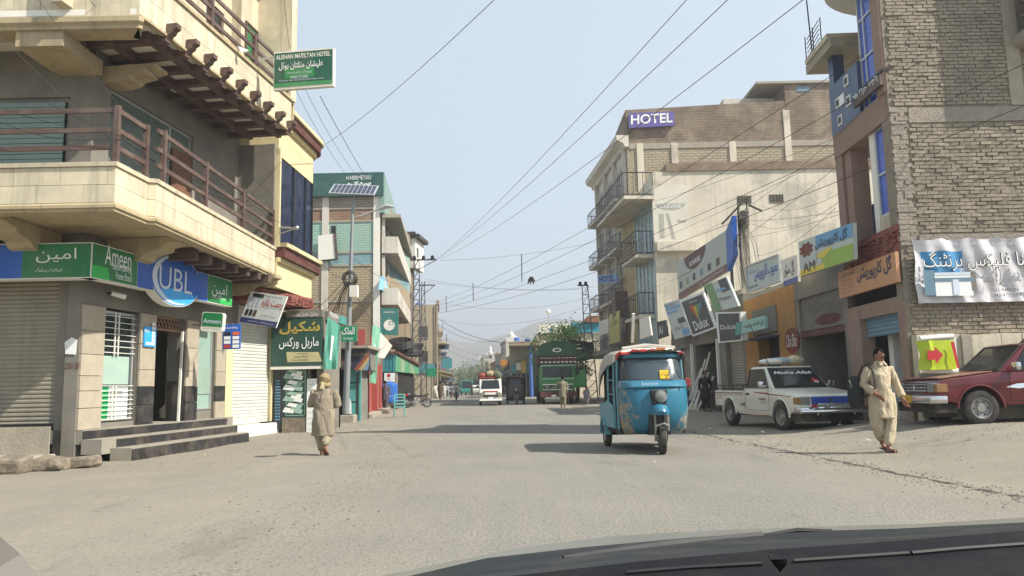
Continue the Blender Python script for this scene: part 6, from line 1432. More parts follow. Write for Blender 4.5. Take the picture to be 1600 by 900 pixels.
# ---------------------------------------------------------------- the blue three wheeler
def rickshaw(name, label, fr, body, canvas, banner, glass, detail=True, group=None):
    t = thing(name, label, 'auto rickshaw', fr, group=group)
    loft_plan(fr, [(.34, .52, -.66, -.98, .75), (.45, .58, -.68, -1.16, .72), (.75, .62, -.70, -1.24, .7), (1.10, .62, -.70, -1.20, .7), (1.17, .61, -.70, -1.17, .7)], body, 'apron', t)
    loft_plan(fr, [(1.17, .625, -.68, -1.20, .7), (1.19, .63, -.68, -1.21, .7), (1.29, .61, -.68, -1.12, .7), (1.305, .59, -.68, -1.10, .7)], MATS['rickshaw_blue'] if detail else body, 'cowl', t)
    loft_plan(fr, [(1.305, .575, -.62, -1.075, .66), (1.50, .565, -.58, -1.00, .66), (1.71, .54, -.52, -.88, .66)], glass, 'windscreen', t)
    b = MB(fr)
    for z, hw, ys_, yn in ((1.305, .58, -.64, -1.085), (1.71, .545, -.54, -.89)):
        b.tube([(hw * math.copysign(abs(math.sin(a)) ** .66, math.sin(a)), ys_ + (yn - ys_) * abs(math.cos(a)) ** .66, z) for a in [-PI / 2 + PI * i / 16 for i in range(17)]], .016, 6)
    for s_ in (-1, 1): b.tube([(s_ * .585, -.64, 1.30), (s_ * .57, -.58, 1.5), (s_ * .55, -.52, 1.71)], .022, 6)
    b.build('windscreen_rubber', M_black, t)
    loft_plan(fr, [(1.715, .56, -.50, -.93, .66), (1.77, .57, -.48, -.95, .66), (1.81, .55, -.4, -.88, .66)], MATS['rickshaw_blue'] if detail else body, 'brow', t)
    def arch(y, zt, zs, hw): return [(-hw, y, zs), (-hw * .99, y, zs + (zt - zs) * .55), (-hw * .86, y, zt - .05), (-hw * .5, y, zt - .01), (0, y, zt), (hw * .5, y, zt - .01), (hw * .86, y, zt - .05), (hw * .99, y, zt - (zt - zs) * .45), (hw, y, zs)]
    b = MB(fr); b.rings([arch(-.55, 1.90, 1.66, .62), arch(.2, 1.92, 1.6, .66), arch(.9, 1.88, 1.42, .67), arch(1.28, 1.72, 1.1, .66), arch(1.36, 1.5, .8, .62)], closed=False, cap=False); b.build('canopy', canvas, t, smooth=True)
    b = MB(fr); rr = [arch(-1.02 + .07 * k, 1.86 + .07 * math.sin(PI * k / 8) * .6, 1.74 - .016 * k, .61 + .005 * k) for k in range(8)]
    for k, r_ in enumerate(rr): rr[k] = [(x, y + .18 * (abs(x) / .6) ** 2, z + .012 * math.sin(x * 19 + k * 1.3)) for x, y, z in r_]
    b.rings(rr, closed=False, cap=False); b.m = [1 if (i // 8 < 7 and (i % 8 in (0, 1)) and i // 8 < 4) else 0 for i in range(len(b.f))]; b.build('roof_banner', banner, t, smooth=True, fix=False)
    # cabin: floor, side panels, posts, seat, dark back
    MB(fr).box(-.60, .60, -.66, 1.3, .33, .42).build('floor_pan', M_under, t)
    for s_ in (-1, 1):
        MB(fr).prismx([(-.30, .42), (1.34, .42), (1.36, .86), (.3, .90), (-.28, .78)], s_ * .62 - .02, s_ * .62 + .02).build('side_panel', MATS['side_paint'] if detail else body, t)
        b = MB(fr)
        for y in (-.62, -.28, .35): b.tube([(s_ * .615, y, .42), (s_ * .62, y + .04, 1.2), (s_ * .6, y + .06, 1.72)], .022, 6)
        for zz in (1.05, 1.32): b.tube([(s_ * .62, -.26, zz), (s_ * .62, .38, zz)], .012, 5)
        b.tube([(s_ * .62, -.28, 1.66), (s_ * .62, 1.0, 1.5)], .02, 6); b.tube([(s_ * .655, -.3, .8), (s_ * .66, .3, .92)], .02, 6)
        b.build('door_rail', MATS['side_paint'] if detail else body, t)
    MB(fr).box(-.55, .55, 1.15, 1.25, .42, 1.6).build('back_panel', M_dark, t)
    b = MB(fr); b.box(-.52, .52, .55, 1.1, .42, .72); b.box(-.52, .52, 1.0, 1.14, .72, 1.2); b.build('rear_seat', M_under, t, bevel=.03); MB(fr).box(-.3, .3, -.35, .1, .42, .75).build('driver_seat', M_under, t, bevel=.03)
    MB(fr).tube([(-.3, -.62, 1.12), (0, -.7, 1.05), (.3, -.62, 1.12)], .02, 6).build('handlebar', M_black, t)
    # nose: headlamp box, mudguard, fork
    MB(fr).prism([(-.15, 1.13), (.15, 1.13), (.12, .86), (-.12, .86)], -1.285, -1.1).build('lamp_box', M_black, t, bevel=.015)
    hl = MB(fr).lathe([(.0, -1.345), (.05, -1.342), (.085, -1.325), (.1, -1.29), (.1, -1.24)], (0.02, 0, 1.02), 18, axis='y').build('headlight', M_head, t, smooth=True)
    MB(fr).lathe([(.098, -1.30), (.112, -1.31), (.112, -1.26), (.098, -1.25)], (0.02, 0, 1.02), 18, axis='y').build('bezel', M_chrome, hl, smooth=True)
    loft_plan(fr, [(.70, .215, -.95, -1.42, .85), (.76, .21, -.95, -1.45, .85), (.85, .17, -.95, -1.40, .9), (.885, .10, -.95, -1.3, 1)], MATS['rickshaw_blue'] if detail else body, 'mudguard', t)
    MB(fr).box(-.19, .19, -1.22, -.98, .34, .72).build('fork_well', M_black, t)
    b = MB(fr); b.tube([(.09, -1.26, .72), (.1, -1.22, .26)], .022, 7); b.tube([(-.09, -1.26, .72), (-.08, -1.22, .26)], .022, 7); b.tube([(.12, -1.3, .72), (.13, -1.28, .42)], [.035, .03], 8); b.tube([(-.1, -1.22, .26), (.1, -1.22, .26)], .03, 7); b.tube([(-.12, -1.40, .50), (.02, -1.45, .55), (.12, -1.40, .50)], .02, 6); b.build('fork', M_rim, t)
    wheel(fr, .03, -1.22, .25, .115, t, steer=-7, out=-1)
    for s_ in (-1, 1):
        wheel(fr, s_ * .57, .92, .25, .12, t, out=s_)
        b = MB(fr); b.prismx([(.92 + .33 * math.cos(a), .25 + .34 * math.sin(a)) for a in [PI * i / 10 for i in range(11)]] + [(.92 - .28 * math.cos(a), .25 + .29 * math.sin(a)) for a in [PI * i / 10 for i in range(11)]], s_ * .60 - .07, s_ * .60 + .05); b.build('wheel_arch', MATS['side_paint'] if detail else body, t)
    MB(fr).tube([(-.5, .92, .27), (.5, .92, .27)], .05, 8).build('axle', M_under, t)
    return t
M_rblue = mat('rickshaw_blue', '#276c84', var=.12, sc=6, dirt=.12, bump=.02, rough=.3, coat=.3)
M_side = mat('side_paint', '#5a97a4', var=.2, sc=6, dirt=.35, bump=.05, rough=.5)
M_apron = rust_mat('rickshaw_apron', '#276c84', '#a39a84', .71)
M_canv = mat('grey_canvas', '#a8a499', var=.12, sc=4, dirt=.3, bump=.25, bsc=90)
FT3 = Fr(2.50, 15.0, 3.0)
rk = rickshaw('auto_rickshaw', 'battered blue three wheeled rickshaw with red and white roof banner driving down the road', FT3, M_apron, M_canv, [mat('banner_white', '#cfc9bd', var=.15, sc=9, dirt=.2, bump=.1), mat('banner_red', '#a92f2c', var=.15, sc=9, dirt=.1, bump=.1)], glassmat('rickshaw_glass', '#39454b', .06))
for u, v_, s_ in ((-.2, 1.865, .09), (-.02, 1.875, .06), (.3, 1.86, .05)):
    flat(FT3, ellipse(u, v_ - .02, s_, .022, 12), M_red if u < .2 else M_charc, rk, 1.01)
lb = MB(FT3); lb.sheet(rect(.06, .23, 1.35, 1.50), -1.075 + .0); st = MB(FT3).add([(.08, -1.075, 1.33), (.25, -1.058, 1.33), (.25, -1.022, 1.48), (.08, -1.040, 1.48)], [(0, 1, 2, 3)]).build('yellow_sticker', mat('sticker_yellow', '#e0b81c', dirt=.04, bump=0), rk, fix=False)
sf = frame3(FT3.W(.08, -1.079, 1.33), FT3.W(.25, -1.062, 1.33), FT3.W(.08, -1.044, 1.48)); text('B 1661', sf, .03, .05, .11, .035, M_charc, rk, y=-.003); text('LICENCE', sf, .03, .1, .11, .02, M_charc, rk, y=-.003)
b = MB(FT3); b.tube([(.17, -1.09, 1.30), (.26, -1.04, 1.44), (.36, -.97, 1.63)], .007, 4); b.tube([(.36, -.97, 1.63), (.47, -.97, 1.34)], .006, 4); b.tube([(.1, -1.11, 1.295), (.3, -1.09, 1.31)], .014, 5); b.build('wiper', M_black, rk)
MB(FT3).box(.60, .72, -.78, -.70, 1.17, 1.33).build('wing_mirror', mat('mirror_red', '#7d2a2c', dirt=.15, bump=0), rk, bevel=.02); MB(FT3).tube([(.58, -.7, 1.3), (.66, -.74, 1.28)], .012, 5).build('mirror_stalk', M_black, rk)
text('RAKSHA', FT3, -.28, 1.215, .3, .045, M_silver, rk, y=-1.185)
MB(FT3).box(-.58, -.50, -.86, -.80, 1.08, 1.13).build('latch', M_chrome, rk)
b = MB(FT3)
for k in range(6): b.tube([(-.48 + .03 * k, -.5 + .16 * k, 1.90 + .012 * (k % 3)), (.0, -.46 + .16 * k, 1.945 + .01 * (k % 2)), (.52 - .02 * k, -.52 + .16 * k, 1.90)], [.03, .05, .035], 7)
b.build('rolled_canvas', M_canv, rk, smooth=True)
for u, v_, wdt, m in ((-.52, 1.80, .10, M_red), (-.36, 1.85, .07, M_redl), (.12, 1.872, .10, mat('banner_orange', '#b5672f', dirt=.15, bump=0)), (.42, 1.845, .08, M_charc), (.5, 1.80, .05, M_redl)): flat(FT3, [(u - wdt, v_ - .03), (u + wdt * .8, v_ - .024), (u + wdt, v_ + .012), (u - wdt * .7, v_ + .016)], m, rk, 1.035 - .16 * abs(u) ** 2)
MB(FT3).tube([(-.5, -1.02, .62), (0, -1.27, .62), (.5, -1.02, .62)], .006, 4).build('panel_seam', M_black, rk)
for s_ in (-1, 1): MB(FT3).tube([(s_ * .40, -1.135, 1.16), (s_ * .42, -1.15, .75), (s_ * .38, -1.05, .40)], .006, 4).build('panel_seam', M_black, rk)

# ---------------------------------------------------------------- pick-ups
def hexq(b, base, top): b.hexa(list(base) + list(top))
def pickup(name, label, fr, paint, z0, double=False, L_=(-2.42, 2.45), grille=None, group=None, rust=None):
    t = thing(name, label, 'pickup truck', fr)
    W_ = .83; yf, yr = L_; fa_, ra_ = -1.55, 1.45; rw = .345; ar_ = .43
    ye = 1.25 if double else .42
    def archp(yc): return [(yc + ar_ * math.cos(a), rw + ar_ * math.sin(a)) for a in [PI - PI * i / 12 for i in range(13)]]
    low = .40
    prof = [(yf + .06, .52), (yf + .02, .60), (yf + .04, .80), (yf + .12, .90), (-1.12, 1.03), (ye + .05, 1.03), (ye + .05, .98), (yr, .98), (yr, .50), (ra_ + ar_ + .02, low + .02)]
    prof += [(p[0], max(p[1], low)) for p in reversed(archp(ra_))] + [(fa_ + ar_ + .05, low)] + [(p[0], max(p[1], low)) for p in reversed(archp(fa_))] + [(fa_ - ar_ - .03, low + .04)]
    b = MB(fr); b.prismx(prof, -W_, W_); body = b.build('body', paint, t, smooth=True, bevel=.022, seg=2, ang=30)
    b = MB(fr)
    zt = 1.60; bx, tx = .775, .66
    hexq(b, [(-bx, -1.13, 1.02), (bx, -1.13, 1.02), (bx, ye, 1.02), (-bx, ye, 1.02)], [(-tx, -.48, zt), (tx, -.48, zt), (tx, ye - .1, zt), (-tx, ye - .1, zt)]); b.build('cab', paint, t, smooth=True, bevel=.05, seg=3, ang=30)
    def onx(y, z, s_, e=.012):
        k = (z - 1.02) / (zt - 1.02); return (s_ * (bx + (tx - bx) * k + e), y, z)
    def wy(z): return -1.13 + (z - 1.02) / (zt - 1.02) * .65
    k = lambda z: (z - 1.02) / (zt - 1.02)
    b = MB(fr); hw = lambda z: bx + (tx - bx) * k(z) - .075
    b.add([(-hw(1.06), wy(1.06) - .014, 1.06), (hw(1.06), wy(1.06) - .014, 1.06), (hw(1.54), wy(1.54) - .014, 1.54), (-hw(1.54), wy(1.54) - .014, 1.54), (-hw(1.06), wy(1.06) + .02, 1.06), (hw(1.06), wy(1.06) + .02, 1.06), (hw(1.54), wy(1.54) + .02, 1.54), (-hw(1.54), wy(1.54) + .02, 1.54)], [(0, 1, 2, 3), (4, 7, 6, 5), (0, 4, 5, 1), (1, 5, 6, 2), (2, 6, 7, 3), (3, 7, 4, 0)])
    ws = b.build('windscreen', M_cgl, t)
    b = MB(fr); pts = [(-hw(1.06) - .02, wy(1.06), 1.05), (-hw(1.54) - .02, wy(1.54), 1.555), (hw(1.54) + .02, wy(1.54), 1.555), (hw(1.06) + .02, wy(1.06), 1.05), (-hw(1.06) - .02, wy(1.06), 1.05)]
    b.tube([(x, y - .012, z) for x, y, z in pts], .014, 5); b.build('windscreen_seal', M_black, ws)
    for s_ in (-1, 1):
        cells = [(-.86, -.52, .36 if not double else .28)] + ([(.36, .36, 1.05)] if double else [])
        for q, (ya, yb_, yc) in enumerate(cells):
            g = MB(fr).add([onx(ya, 1.07, s_), onx(yc, 1.07, s_), onx(yc - .05, 1.52, s_), onx(yb_ + .02, 1.52, s_)], [(0, 1, 2, 3)]).build('side_window', M_cgl, t, fix=False)
            b = MB(fr); P_ = [onx(ya, 1.06, s_, .016), onx(yc, 1.06, s_, .016), onx(yc - .05, 1.53, s_, .016), onx(yb_ + .02, 1.53, s_, .016)]; b.tube(P_ + [P_[0]], .012, 4); b.build('window_seal', M_black, g)
            # door outline and handle
            b = MB(fr); x = s_ * (W_ + .002); b.tube([(x, ya - .1, 1.0), (x, ya - .12, .48), (x, yc + .02, .48), (x, yc + .04, 1.0)], .006, 4); d_ = b.build('door_gap', M_black, t); MB(fr).box(min(x, x + s_ * .025), max(x, x + s_ * .025), yc - .2, yc - .06, .87, .92).build('handle', M_black if not double else M_chrome, d_)
        # mirror
        b = MB(fr); b.box(s_ * .95 - .1, s_ * .95 + .08, -.93, -.83, 1.06, 1.22); b.build('wing_mirror', M_chrome, t, bevel=.03, seg=2, smooth=True); MB(fr).tube([(s_ * .79, -.85, 1.1), (s_ * .9, -.88, 1.12)], .018, 5).build('mirror_arm', M_chrome, t)
        # lamps
        hl = MB(fr).box(s_ * .62 - .13, s_ * .62 + .10, yf - .02, yf + .1, .66, .84).build('headlight', M_head, t, bevel=.012); MB(fr).box(*sorted((s_ * .725, s_ * (W_ + .006))), yf - .005, yf + .22, .66, .83).build('indicator', M_amber, t, bevel=.012)
        # arch flares
        for yc in (fa_, ra_):
            b = MB(fr); x = s_ * (W_ + .004); b.tube([(x, yc + (ar_ + .015) * math.cos(a), rw + (ar_ + .015) * math.sin(a)) for a in [PI * i / 14 for i in range(15)]], .022, 6); b.build('arch_lip', paint, t, smooth=True)
            wheel(fr, s_ * .745, yc, rw, .21, t, steer=(8 if yc == fa_ and not double else 0), out=s_)
        MB(fr).box(*sorted((s_ * .72, s_ * .80)), fa_ + ar_ + .05, ra_ - ar_ - .05, .36, .43).build('side_step', M_chrome if not double else M_under, t)
    # front
    gm = grille or M_black
    g = MB(fr).box(-.47, .47, yf - .012, yf + .1, .66, .84).build('grille', gm, t)
    b = MB(fr)
    for z in (.69, .75, .81): b.box(-.48, .48, yf - .024, yf - .012, z - .012, z + .012)
    b.build('grille_bar', gm if grille else M_chrome, g); MB(fr).lathe([(0, yf - .03), (.05, yf - .03), (.05, yf - .01)], (0, 0, .75), 12, axis='y').build('badge', M_chrome, g)
    MB(fr).prism([(-W_ - .02, .44), (W_ + .02, .44), (W_ + .02, .60), (-W_ - .02, .60)], yf - .14, yf + .2).build('bumper', M_chrome, t, bevel=.03, seg=2, smooth=True)
    MB(fr).box(-.78, .78, yf - .02, yf + .5, .26, .44).build('valance', M_under, t)
    MB(fr).box(-.66, .66, yf + .6, yr - .1, .34, .44).build('chassis', M_under, t)
    for yc in (fa_, ra_): MB(fr).box(-.6, .6, yc - .05, yc + .05, .3, .4).build('axle', M_under, t)
    for yc in (fa_, ra_): MB(fr).box(-.62, .62, yc - .4, yc + .4, .42, .78).build('wheel_well', M_under, t)
    b = MB(fr); b.tube([(-.6, wy(1.05) - .03, 1.05), (-.05, wy(1.12) - .04, 1.10)], .012, 5); b.tube([(.05, wy(1.05) - .03, 1.05), (.6, wy(1.12) - .04, 1.10)], .012, 5); b.build('wiper', M_black, t)
    if not double:
        b = MB(fr); b.box(-.74, .74, ye + .15, yr - .05, .982, .986); b.build('bed_floor', M_under, t)
        b = MB(fr)
        for s_ in (-1, 1): b.tube([(s_ * .79, ye + .1, 1.04), (s_ * .79, yr - .02, 1.04)], .022, 6); b.tube([(s_ * .79, ye + .1, 1.12), (s_ * .79, yr - .02, 1.12)], .016, 6); 
        for y in (ye + .12, ye + .8, ye + 1.4, yr - .03): b.tube([(-.79, y, .98), (-.79, y, 1.13)], .016, 5); b.tube([(.79, y, .98), (.79, y, 1.13)], .016, 5)
        b.tube([(-.79, yr - .02, 1.12), (.79, yr - .02, 1.12)], .02, 6); b.build('bed_rail', M_black, t)
    return t, dict(W=W_, yf=yf, yr=yr, wy=wy, hw=hw, ye=ye, zt=zt)
M_wcar = mat('white_car_paint', '#d9d8c9', var=.06, sc=2, dirt=.16, bump=.01, rough=.32, coat=.25)
M_bgr = mat('blue_grille', '#27489c', var=.1, dirt=.1, bump=0, rough=.35)
FPK = Fr(7.12, 20.7, 8.0, z=.02)
pk, d_ = pickup('pickup_truck', 'white pickup with a blue grille, bull bar and windscreen slogan parked by the shops', FPK, M_wcar, 0, grille=M_bgr)
yf = d_['yf']; wsf = frame3(FPK.W(-d_['hw'](1.06), d_['wy'](1.06) - .016, 1.06), FPK.W(d_['hw'](1.06), d_['wy'](1.06) - .016, 1.06), FPK.W(-d_['hw'](1.06), d_['wy'](1.54) - .016, 1.54))
text('Masha Allah', wsf, .16, .50, 1.05, .11, M_wprint, pk, y=-.006, shear=.35, bold=.02)
flat(wsf, [(1.05, .22), (1.22, .15), (1.28, .27), (1.12, .34)], M_red, pk, .006, 'sticker'); flat(wsf, [(1.12, .18), (1.22, .14), (1.24, .19), (1.14, .23)], M_wprint, pk, .008, 'sticker')
b = MB(FPK); b.ball((-.1, -.5, 1.1), .12, .1, .1); b.build('dash_cushion', mat('cushion', '#8d855c', dirt=.1), pk)
b = MB(FPK); zb_ = .56
b.tube([(-.88, yf - .2, zb_ - .06), (.88, yf - .2, zb_ - .06)], .045, 8); b.tube([(-.45, yf - .2, zb_ - .14), (-.45, yf - .22, zb_ + .10), (.45, yf - .22, zb_ + .10), (.45, yf - .2, zb_ - .14)], .032, 8); b.tube([(-.45, yf - .2, zb_ + .02), (.45, yf - .2, zb_ + .02)], .025, 8); b.build('bull_bar', M_chrome, pk, smooth=True)
for s_ in (-1, 1):
    MB(FPK).box(s_ * .55 - .06, s_ * .55 + .06, yf - .26, yf - .2, zb_ + .03, zb_ + .1).build('fog_lamp', M_redl, pk, bevel=.01); MB(FPK).lathe([(0, yf - .27), (.05, yf - .26), (.055, yf - .2)], (s_ * .22, 0, zb_ + .06), 12, axis='y').build('fog_lamp', M_head, pk, smooth=True)
M_stripe = mat('maroon_stripe', '#8a2f2c', dirt=.1, bump=0, rough=.4); M_stripe2 = mat('brown_stripe', '#6f4b3e', dirt=.1, bump=0, rough=.4)
for s_ in (-1, 1):
    x = s_ * (.83 + .004)
    b = MB(FPK); b.add([(x, -.95, .88), (x, -.15, .93), (x, -.15, .95), (x, -.95, .93)], [(0, 1, 2, 3)]); b.add([(x, -2.1, .84), (x, -.95, .88), (x, -.95, .91), (x, -2.1, .855)], [(0, 1, 2, 3)]); b.build('stripe', M_stripe, pk, fix=False)
    b = MB(FPK); b.add([(x, .5, .90), (x, 2.42, .90), (x, 2.42, .93), (x, .5, .93)], [(0, 1, 2, 3)]); b.add([(x, .5, .85), (x, 2.42, .86), (x, 2.42, .87), (x, .5, .865)], [(0, 1, 2, 3)]); b.build('stripe', M_stripe2, pk, fix=False)
sfr = frame3(FPK.W(-.836, 2.42, 0), FPK.W(-.836, -2.4, 0), FPK.W(-.836, 2.42, 1))
text('2 0 D', sfr, .12, .74, .38, .10, M_stripe2, pk, y=-.004); text('NAMKEEN', sfr, 2.85, .74, .36, .055, M_stripe2, pk, y=-.004, bold=.02); text('MARDAN', sfr, 2.92, .66, .3, .04, M_stripe2, pk, y=-.004); text('DIESEL', sfr, 1.72, .58, .3, .07, M_charc, pk, y=-.004, bold=.03)
MB(FPK).tube([(-.5, -.45, 1.60), (-.72, .1, 2.75)], .01, 4).build('aerial', M_black, pk)
for k, (x, y, a, c_, h, lb_) in enumerate(((-.3, -.15, .32, .28, .085, 'bulging white sack lying on the pickup roof, driver side'), (.02, -.1, .3, .28, .105, 'grey blue sack in the middle of the pickup roof'), (.34, -.12, .3, .3, .13, 'cream sack at the far end of the pickup roof'))):
    o = rock('goods_sack', (x, y, 1.66 + .02 + h * .6), (a, c_, h), [M_white, mat('sack_blue', '#9fb0b5', dirt=.2), M_cream][k], None, 5 + k, FPK, 12); tag(o, lb_, 'sack', 'sacks on the pickup roof')
MB(FPK).box(-.86, -.80, 1.95, 2.35, .36, .55).build('mud_flap', M_under, pk)
# red one on the right
M_rcar = mat('maroon_car_paint', '#5e171c', var=.12, sc=2, dirt=.16, bump=.01, rough=.26, coat=.5)
FRC = Fr(10.62, 15.86, -91.5, z=.30)
rc, d_ = pickup('pickup_truck', 'dark red dusty double cab pickup with yellow front plate at the right edge', FRC, M_rcar, 0, double=True, L_=(-2.38, 2.3))
MB(FRC).box(-.24, .06, -2.545, -2.52, .44, .60).build('number_plate', M_plate, rc); text('B 3126', FRC, -.2, .48, .22, .07, M_charc, rc, y=-2.55)
b = MB(FRC); b.prismz([(-.72, -2.28), (.72, -2.28), (.68, -1.2), (-.68, -1.2)], .90, .93)
for i, v_ in enumerate(b.v): b.v[i] = Vector((v_.x, v_.y, v_.z + (.13 if v_.y > -2 else .012)))
b.build('bonnet_panel', mat('faded_bonnet', '#6b3a30', var=.4, sc=4, dirt=.5, bump=.02, rough=.5), rc, bevel=.01)
x = .835
for (ya, yb_, z0_, z1_, m) in ((-1.05, -.35, .74, .82, M_silver), (-.3, .55, .70, .80, mat('graphic_violet', '#6f6688', dirt=.1, bump=0, rough=.35)), (-.7, -.1, .60, .66, mat('graphic_violet2', '#585274', dirt=.1, bump=0, rough=.35))):
    MB(FRC).add([(x, ya, z0_), (x, ya + .25, z0_ - .03), (x, yb_, z1_ - .05), (x, yb_ - .2, z1_), (x, ya + .2, z1_ - .02)], [(0, 1, 2, 3, 4)]).build('side_graphic', m, rc, fix=False)

# ---------------------------------------------------------------- decorated truck
FTK = Fr(M=Matrix.Translation((AT(868, 630, 53).x, 53.2, 0)) @ Matrix.Rotation(R(2), 4, 'Z') @ Matrix.Scale(1.0, 4))
M_tgreen = mat('truck_green', '#2f7a3c', var=.15, sc=3, dirt=.2, bump=0, rough=.4)
M_dgreen = mat('truck_dark_green', '#234a2c', var=.2, sc=2, dirt=.2, bump=.1)
M_maroon = mat('truck_maroon', '#4d241f', var=.3, sc=4, dirt=.2, bump=.1)
tk2 = thing('cargo_truck', 'green decorated cargo truck with tall rounded crown parked on the right of the street', 'truck', FTK)
MB(FTK).prism([(-1.15, .75), (1.15, .75), (1.15, 1.55), (1.1, 2.6), (-1.1, 2.6), (-1.15, 1.55)], -2.2, -.4).build('cab', M_tgreen, tk2, bevel=.06, seg=2, smooth=True)
MB(FTK).add([(-1.0, -2.215, 1.75), (1.0, -2.215, 1.75), (.98, -2.215, 2.45), (-.98, -2.215, 2.45)], [(0, 1, 2, 3)]).build('windscreen', M_cgl, tk2, fix=False)
b = MB(FTK); b.box(-1.12, 1.12, -2.26, -2.2, 1.62, 1.72); b.box(-1.1, 1.1, -2.26, -2.2, 2.48, 2.58); b.build('trim', mat('truck_trim', '#7ea884', dirt=.15), tk2)
MB(FTK).box(-.95, .95, -2.24, -2.2, 1.0, 1.25).build('grille', M_dgreen, tk2); b = MB(FTK); b.box(-1.0, 1.0, -2.27, -2.2, 1.26, 1.32); b.box(-1.0, 1.0, -2.27, -2.2, .93, .98); b.build('grille_trim', M_soff, tk2)
for s_ in (-1, 1): MB(FTK).lathe([(0, -2.29), (.11, -2.28), (.12, -2.2)], (s_ * .72, 0, 1.12), 12, axis='y').build('headlight', M_head, tk2, smooth=True)
MB(FTK).box(-1.2, 1.2, -2.45, -2.2, .45, .82).build('bumper', M_maroon, tk2, bevel=.03)
for k in range(6): MB(FTK).tube([(-.9 + k * .36, -2.4, .46), (-.9 + k * .36, -2.4, .3)], .02, 5).build('chain', M_rim, tk2)
b = MB(FTK); b.box(-.45, -.15, -2.47, -2.45, .5, .62); b.box(.1, .5, -2.47, -2.45, .5, .62); b.build('plate', M_wprint, tk2)
MB(FTK).box(-1.25, 1.25, -.4, 4.2, 1.0, 3.6).build('cargo_body', M_dgreen, tk2)
MB(FTK).prism([(-1.25, 2.62), (1.25, 2.62), (1.28, 3.15), (-1.28, 3.15)], -2.1, -.4).build('crown_board', M_maroon, tk2)
crn = [(-1.3, 3.16), (1.3, 3.16)] + [(1.32 * math.cos(a), 3.55 + .62 * math.sin(a)) for a in [PI * i / 14 for i in range(15)]]
MB(FTK).prism(crn, -2.25, -1.9).build('crown', M_dgreen, tk2)
flat(FTK, ellipse(0, 3.55, .3, .14, 16), M_soff, tk2, 2.262); flat(FTK, ellipse(0, 3.55, .2, .08, 16), M_dgreen, tk2, 2.268)
b = MB(FTK)
for k in range(9): x = -1.1 + k * .275; b.box(x, x + .16, -2.13, -2.1, 2.72, 2.8); b.box(x, x + .2, -2.13, -2.1, 3.02, 3.06)
b.build('painted_band', M_soff, tk2, kind='stuff')
for x, y in ((-.95, -1.5), (.95, -1.5), (-.95, 2.8), (.95, 2.8)): wheel(FTK, x, y, .5, .28, tk2, out=1 if x > 0 else -1, rimm=M_maroon)
MB(FTK).box(-.6, .6, -2, 4.1, .6, .98).build('chassis', M_under, tk2)
MB(FTK).box(1.15, 1.9, -2.0, -1.9, 1.05, 2.2).build('open_door', M_tgreen, tk2, bevel=.08, seg=2)
for s_ in (-1, 1): MB(FTK).box(s_ * 1.35 - .1, s_ * 1.35 + .1, -2.15, -2.05, 1.9, 2.4).build('wing_mirror', M_black, tk2)

# ---------------------------------------------------------------- minivan with roof load
FV = Fr(AT(765, 620, 51).x, 52.2, 3)
van = thing('minivan', 'small white minivan with roof luggage coming up the street', 'van', FV)
M_van = mat('van_white', '#d6d3c8', var=.06, dirt=.14, bump=0, rough=.35)
hb = [(-1.6, .42), (-1.64, .8), (-1.5, 1.05), (-1.12, 1.72), (-.9, 1.8), (1.55, 1.8), (1.62, 1.0), (1.6, .42)]
MB(FV).prismx(hb, -.72, .72).build('body', M_van, van, bevel=.06, seg=2, smooth=True)
MB(FV).add([(-.62, -1.50, 1.10), (.62, -1.50, 1.10), (.55, -1.17, 1.66), (-.55, -1.17, 1.66)], [(0, 1, 2, 3)]).build('windscreen', M_cgl, van, fix=False)
for s_ in (-1, 1):
    MB(FV).box(s_ * .52 - .14, s_ * .52 + .14, -1.665, -1.6, .74, .86).build('headlight', M_head, van); MB(FV).box(s_ * .66 - .05, s_ * .66 + .05, -1.67, -1.6, .58, .7).build('indicator', M_amber, van)
    for a_, c_ in ((-1.0, -.2), (-.1, .65), (.75, 1.4)): MB(FV).add([(s_ * .725, a_ + (.1 if a_ < -.5 else 0), 1.12), (s_ * .725, c_, 1.12), (s_ * .725, c_, 1.6), (s_ * .725, a_ + (.3 if a_ < -.5 else 0), 1.6)], [(0, 1, 2, 3)]).build('side_window', M_cgl, van, fix=False)
    wheel(FV, s_ * .64, -1.05, .27, .16, van, out=s_); wheel(FV, s_ * .64, 1.0, .27, .16, van, out=s_)
    MB(FV).box(s_ * .84 - .08, s_ * .84 + .08, -1.3, -1.2, 1.15, 1.32).build('wing_mirror', M_black, van)
MB(FV).box(-.5, .5, -1.66, -1.6, .56, .7).build('grille', M_black, van); MB(FV).box(-.74, .74, -1.72, -1.5, .3, .42).build('bumper', M_wprint, van, bevel=.03); MB(FV).box(-.16, .16, -1.69, -1.66, .44, .56).build('number_plate', M_wprint, van)
MB(FV).box(-.6, .6, -1.5, 1.5, .25, .42).build('underside', M_under, van)
MB(FV).add([(-.5, -1.63, .90), (.5, -1.63, .90), (.5, -1.585, .96), (-.5, -1.585, .96)], [(0, 1, 2, 3)]).build('red_trim', M_redl, van, fix=False); MB(FV).box(-.66, .66, -1.16, -1.0, 1.79, 1.87).build('roof_visor', mat('visor_red', '#8d3a30', dirt=.1, bump=0), van)
b = MB(FV)
for y in (-.9, 0, .9, 1.4): b.bar((-.66, y, 1.83), (.66, y, 1.83), .05)
b.build('roof_rack', M_black, van)
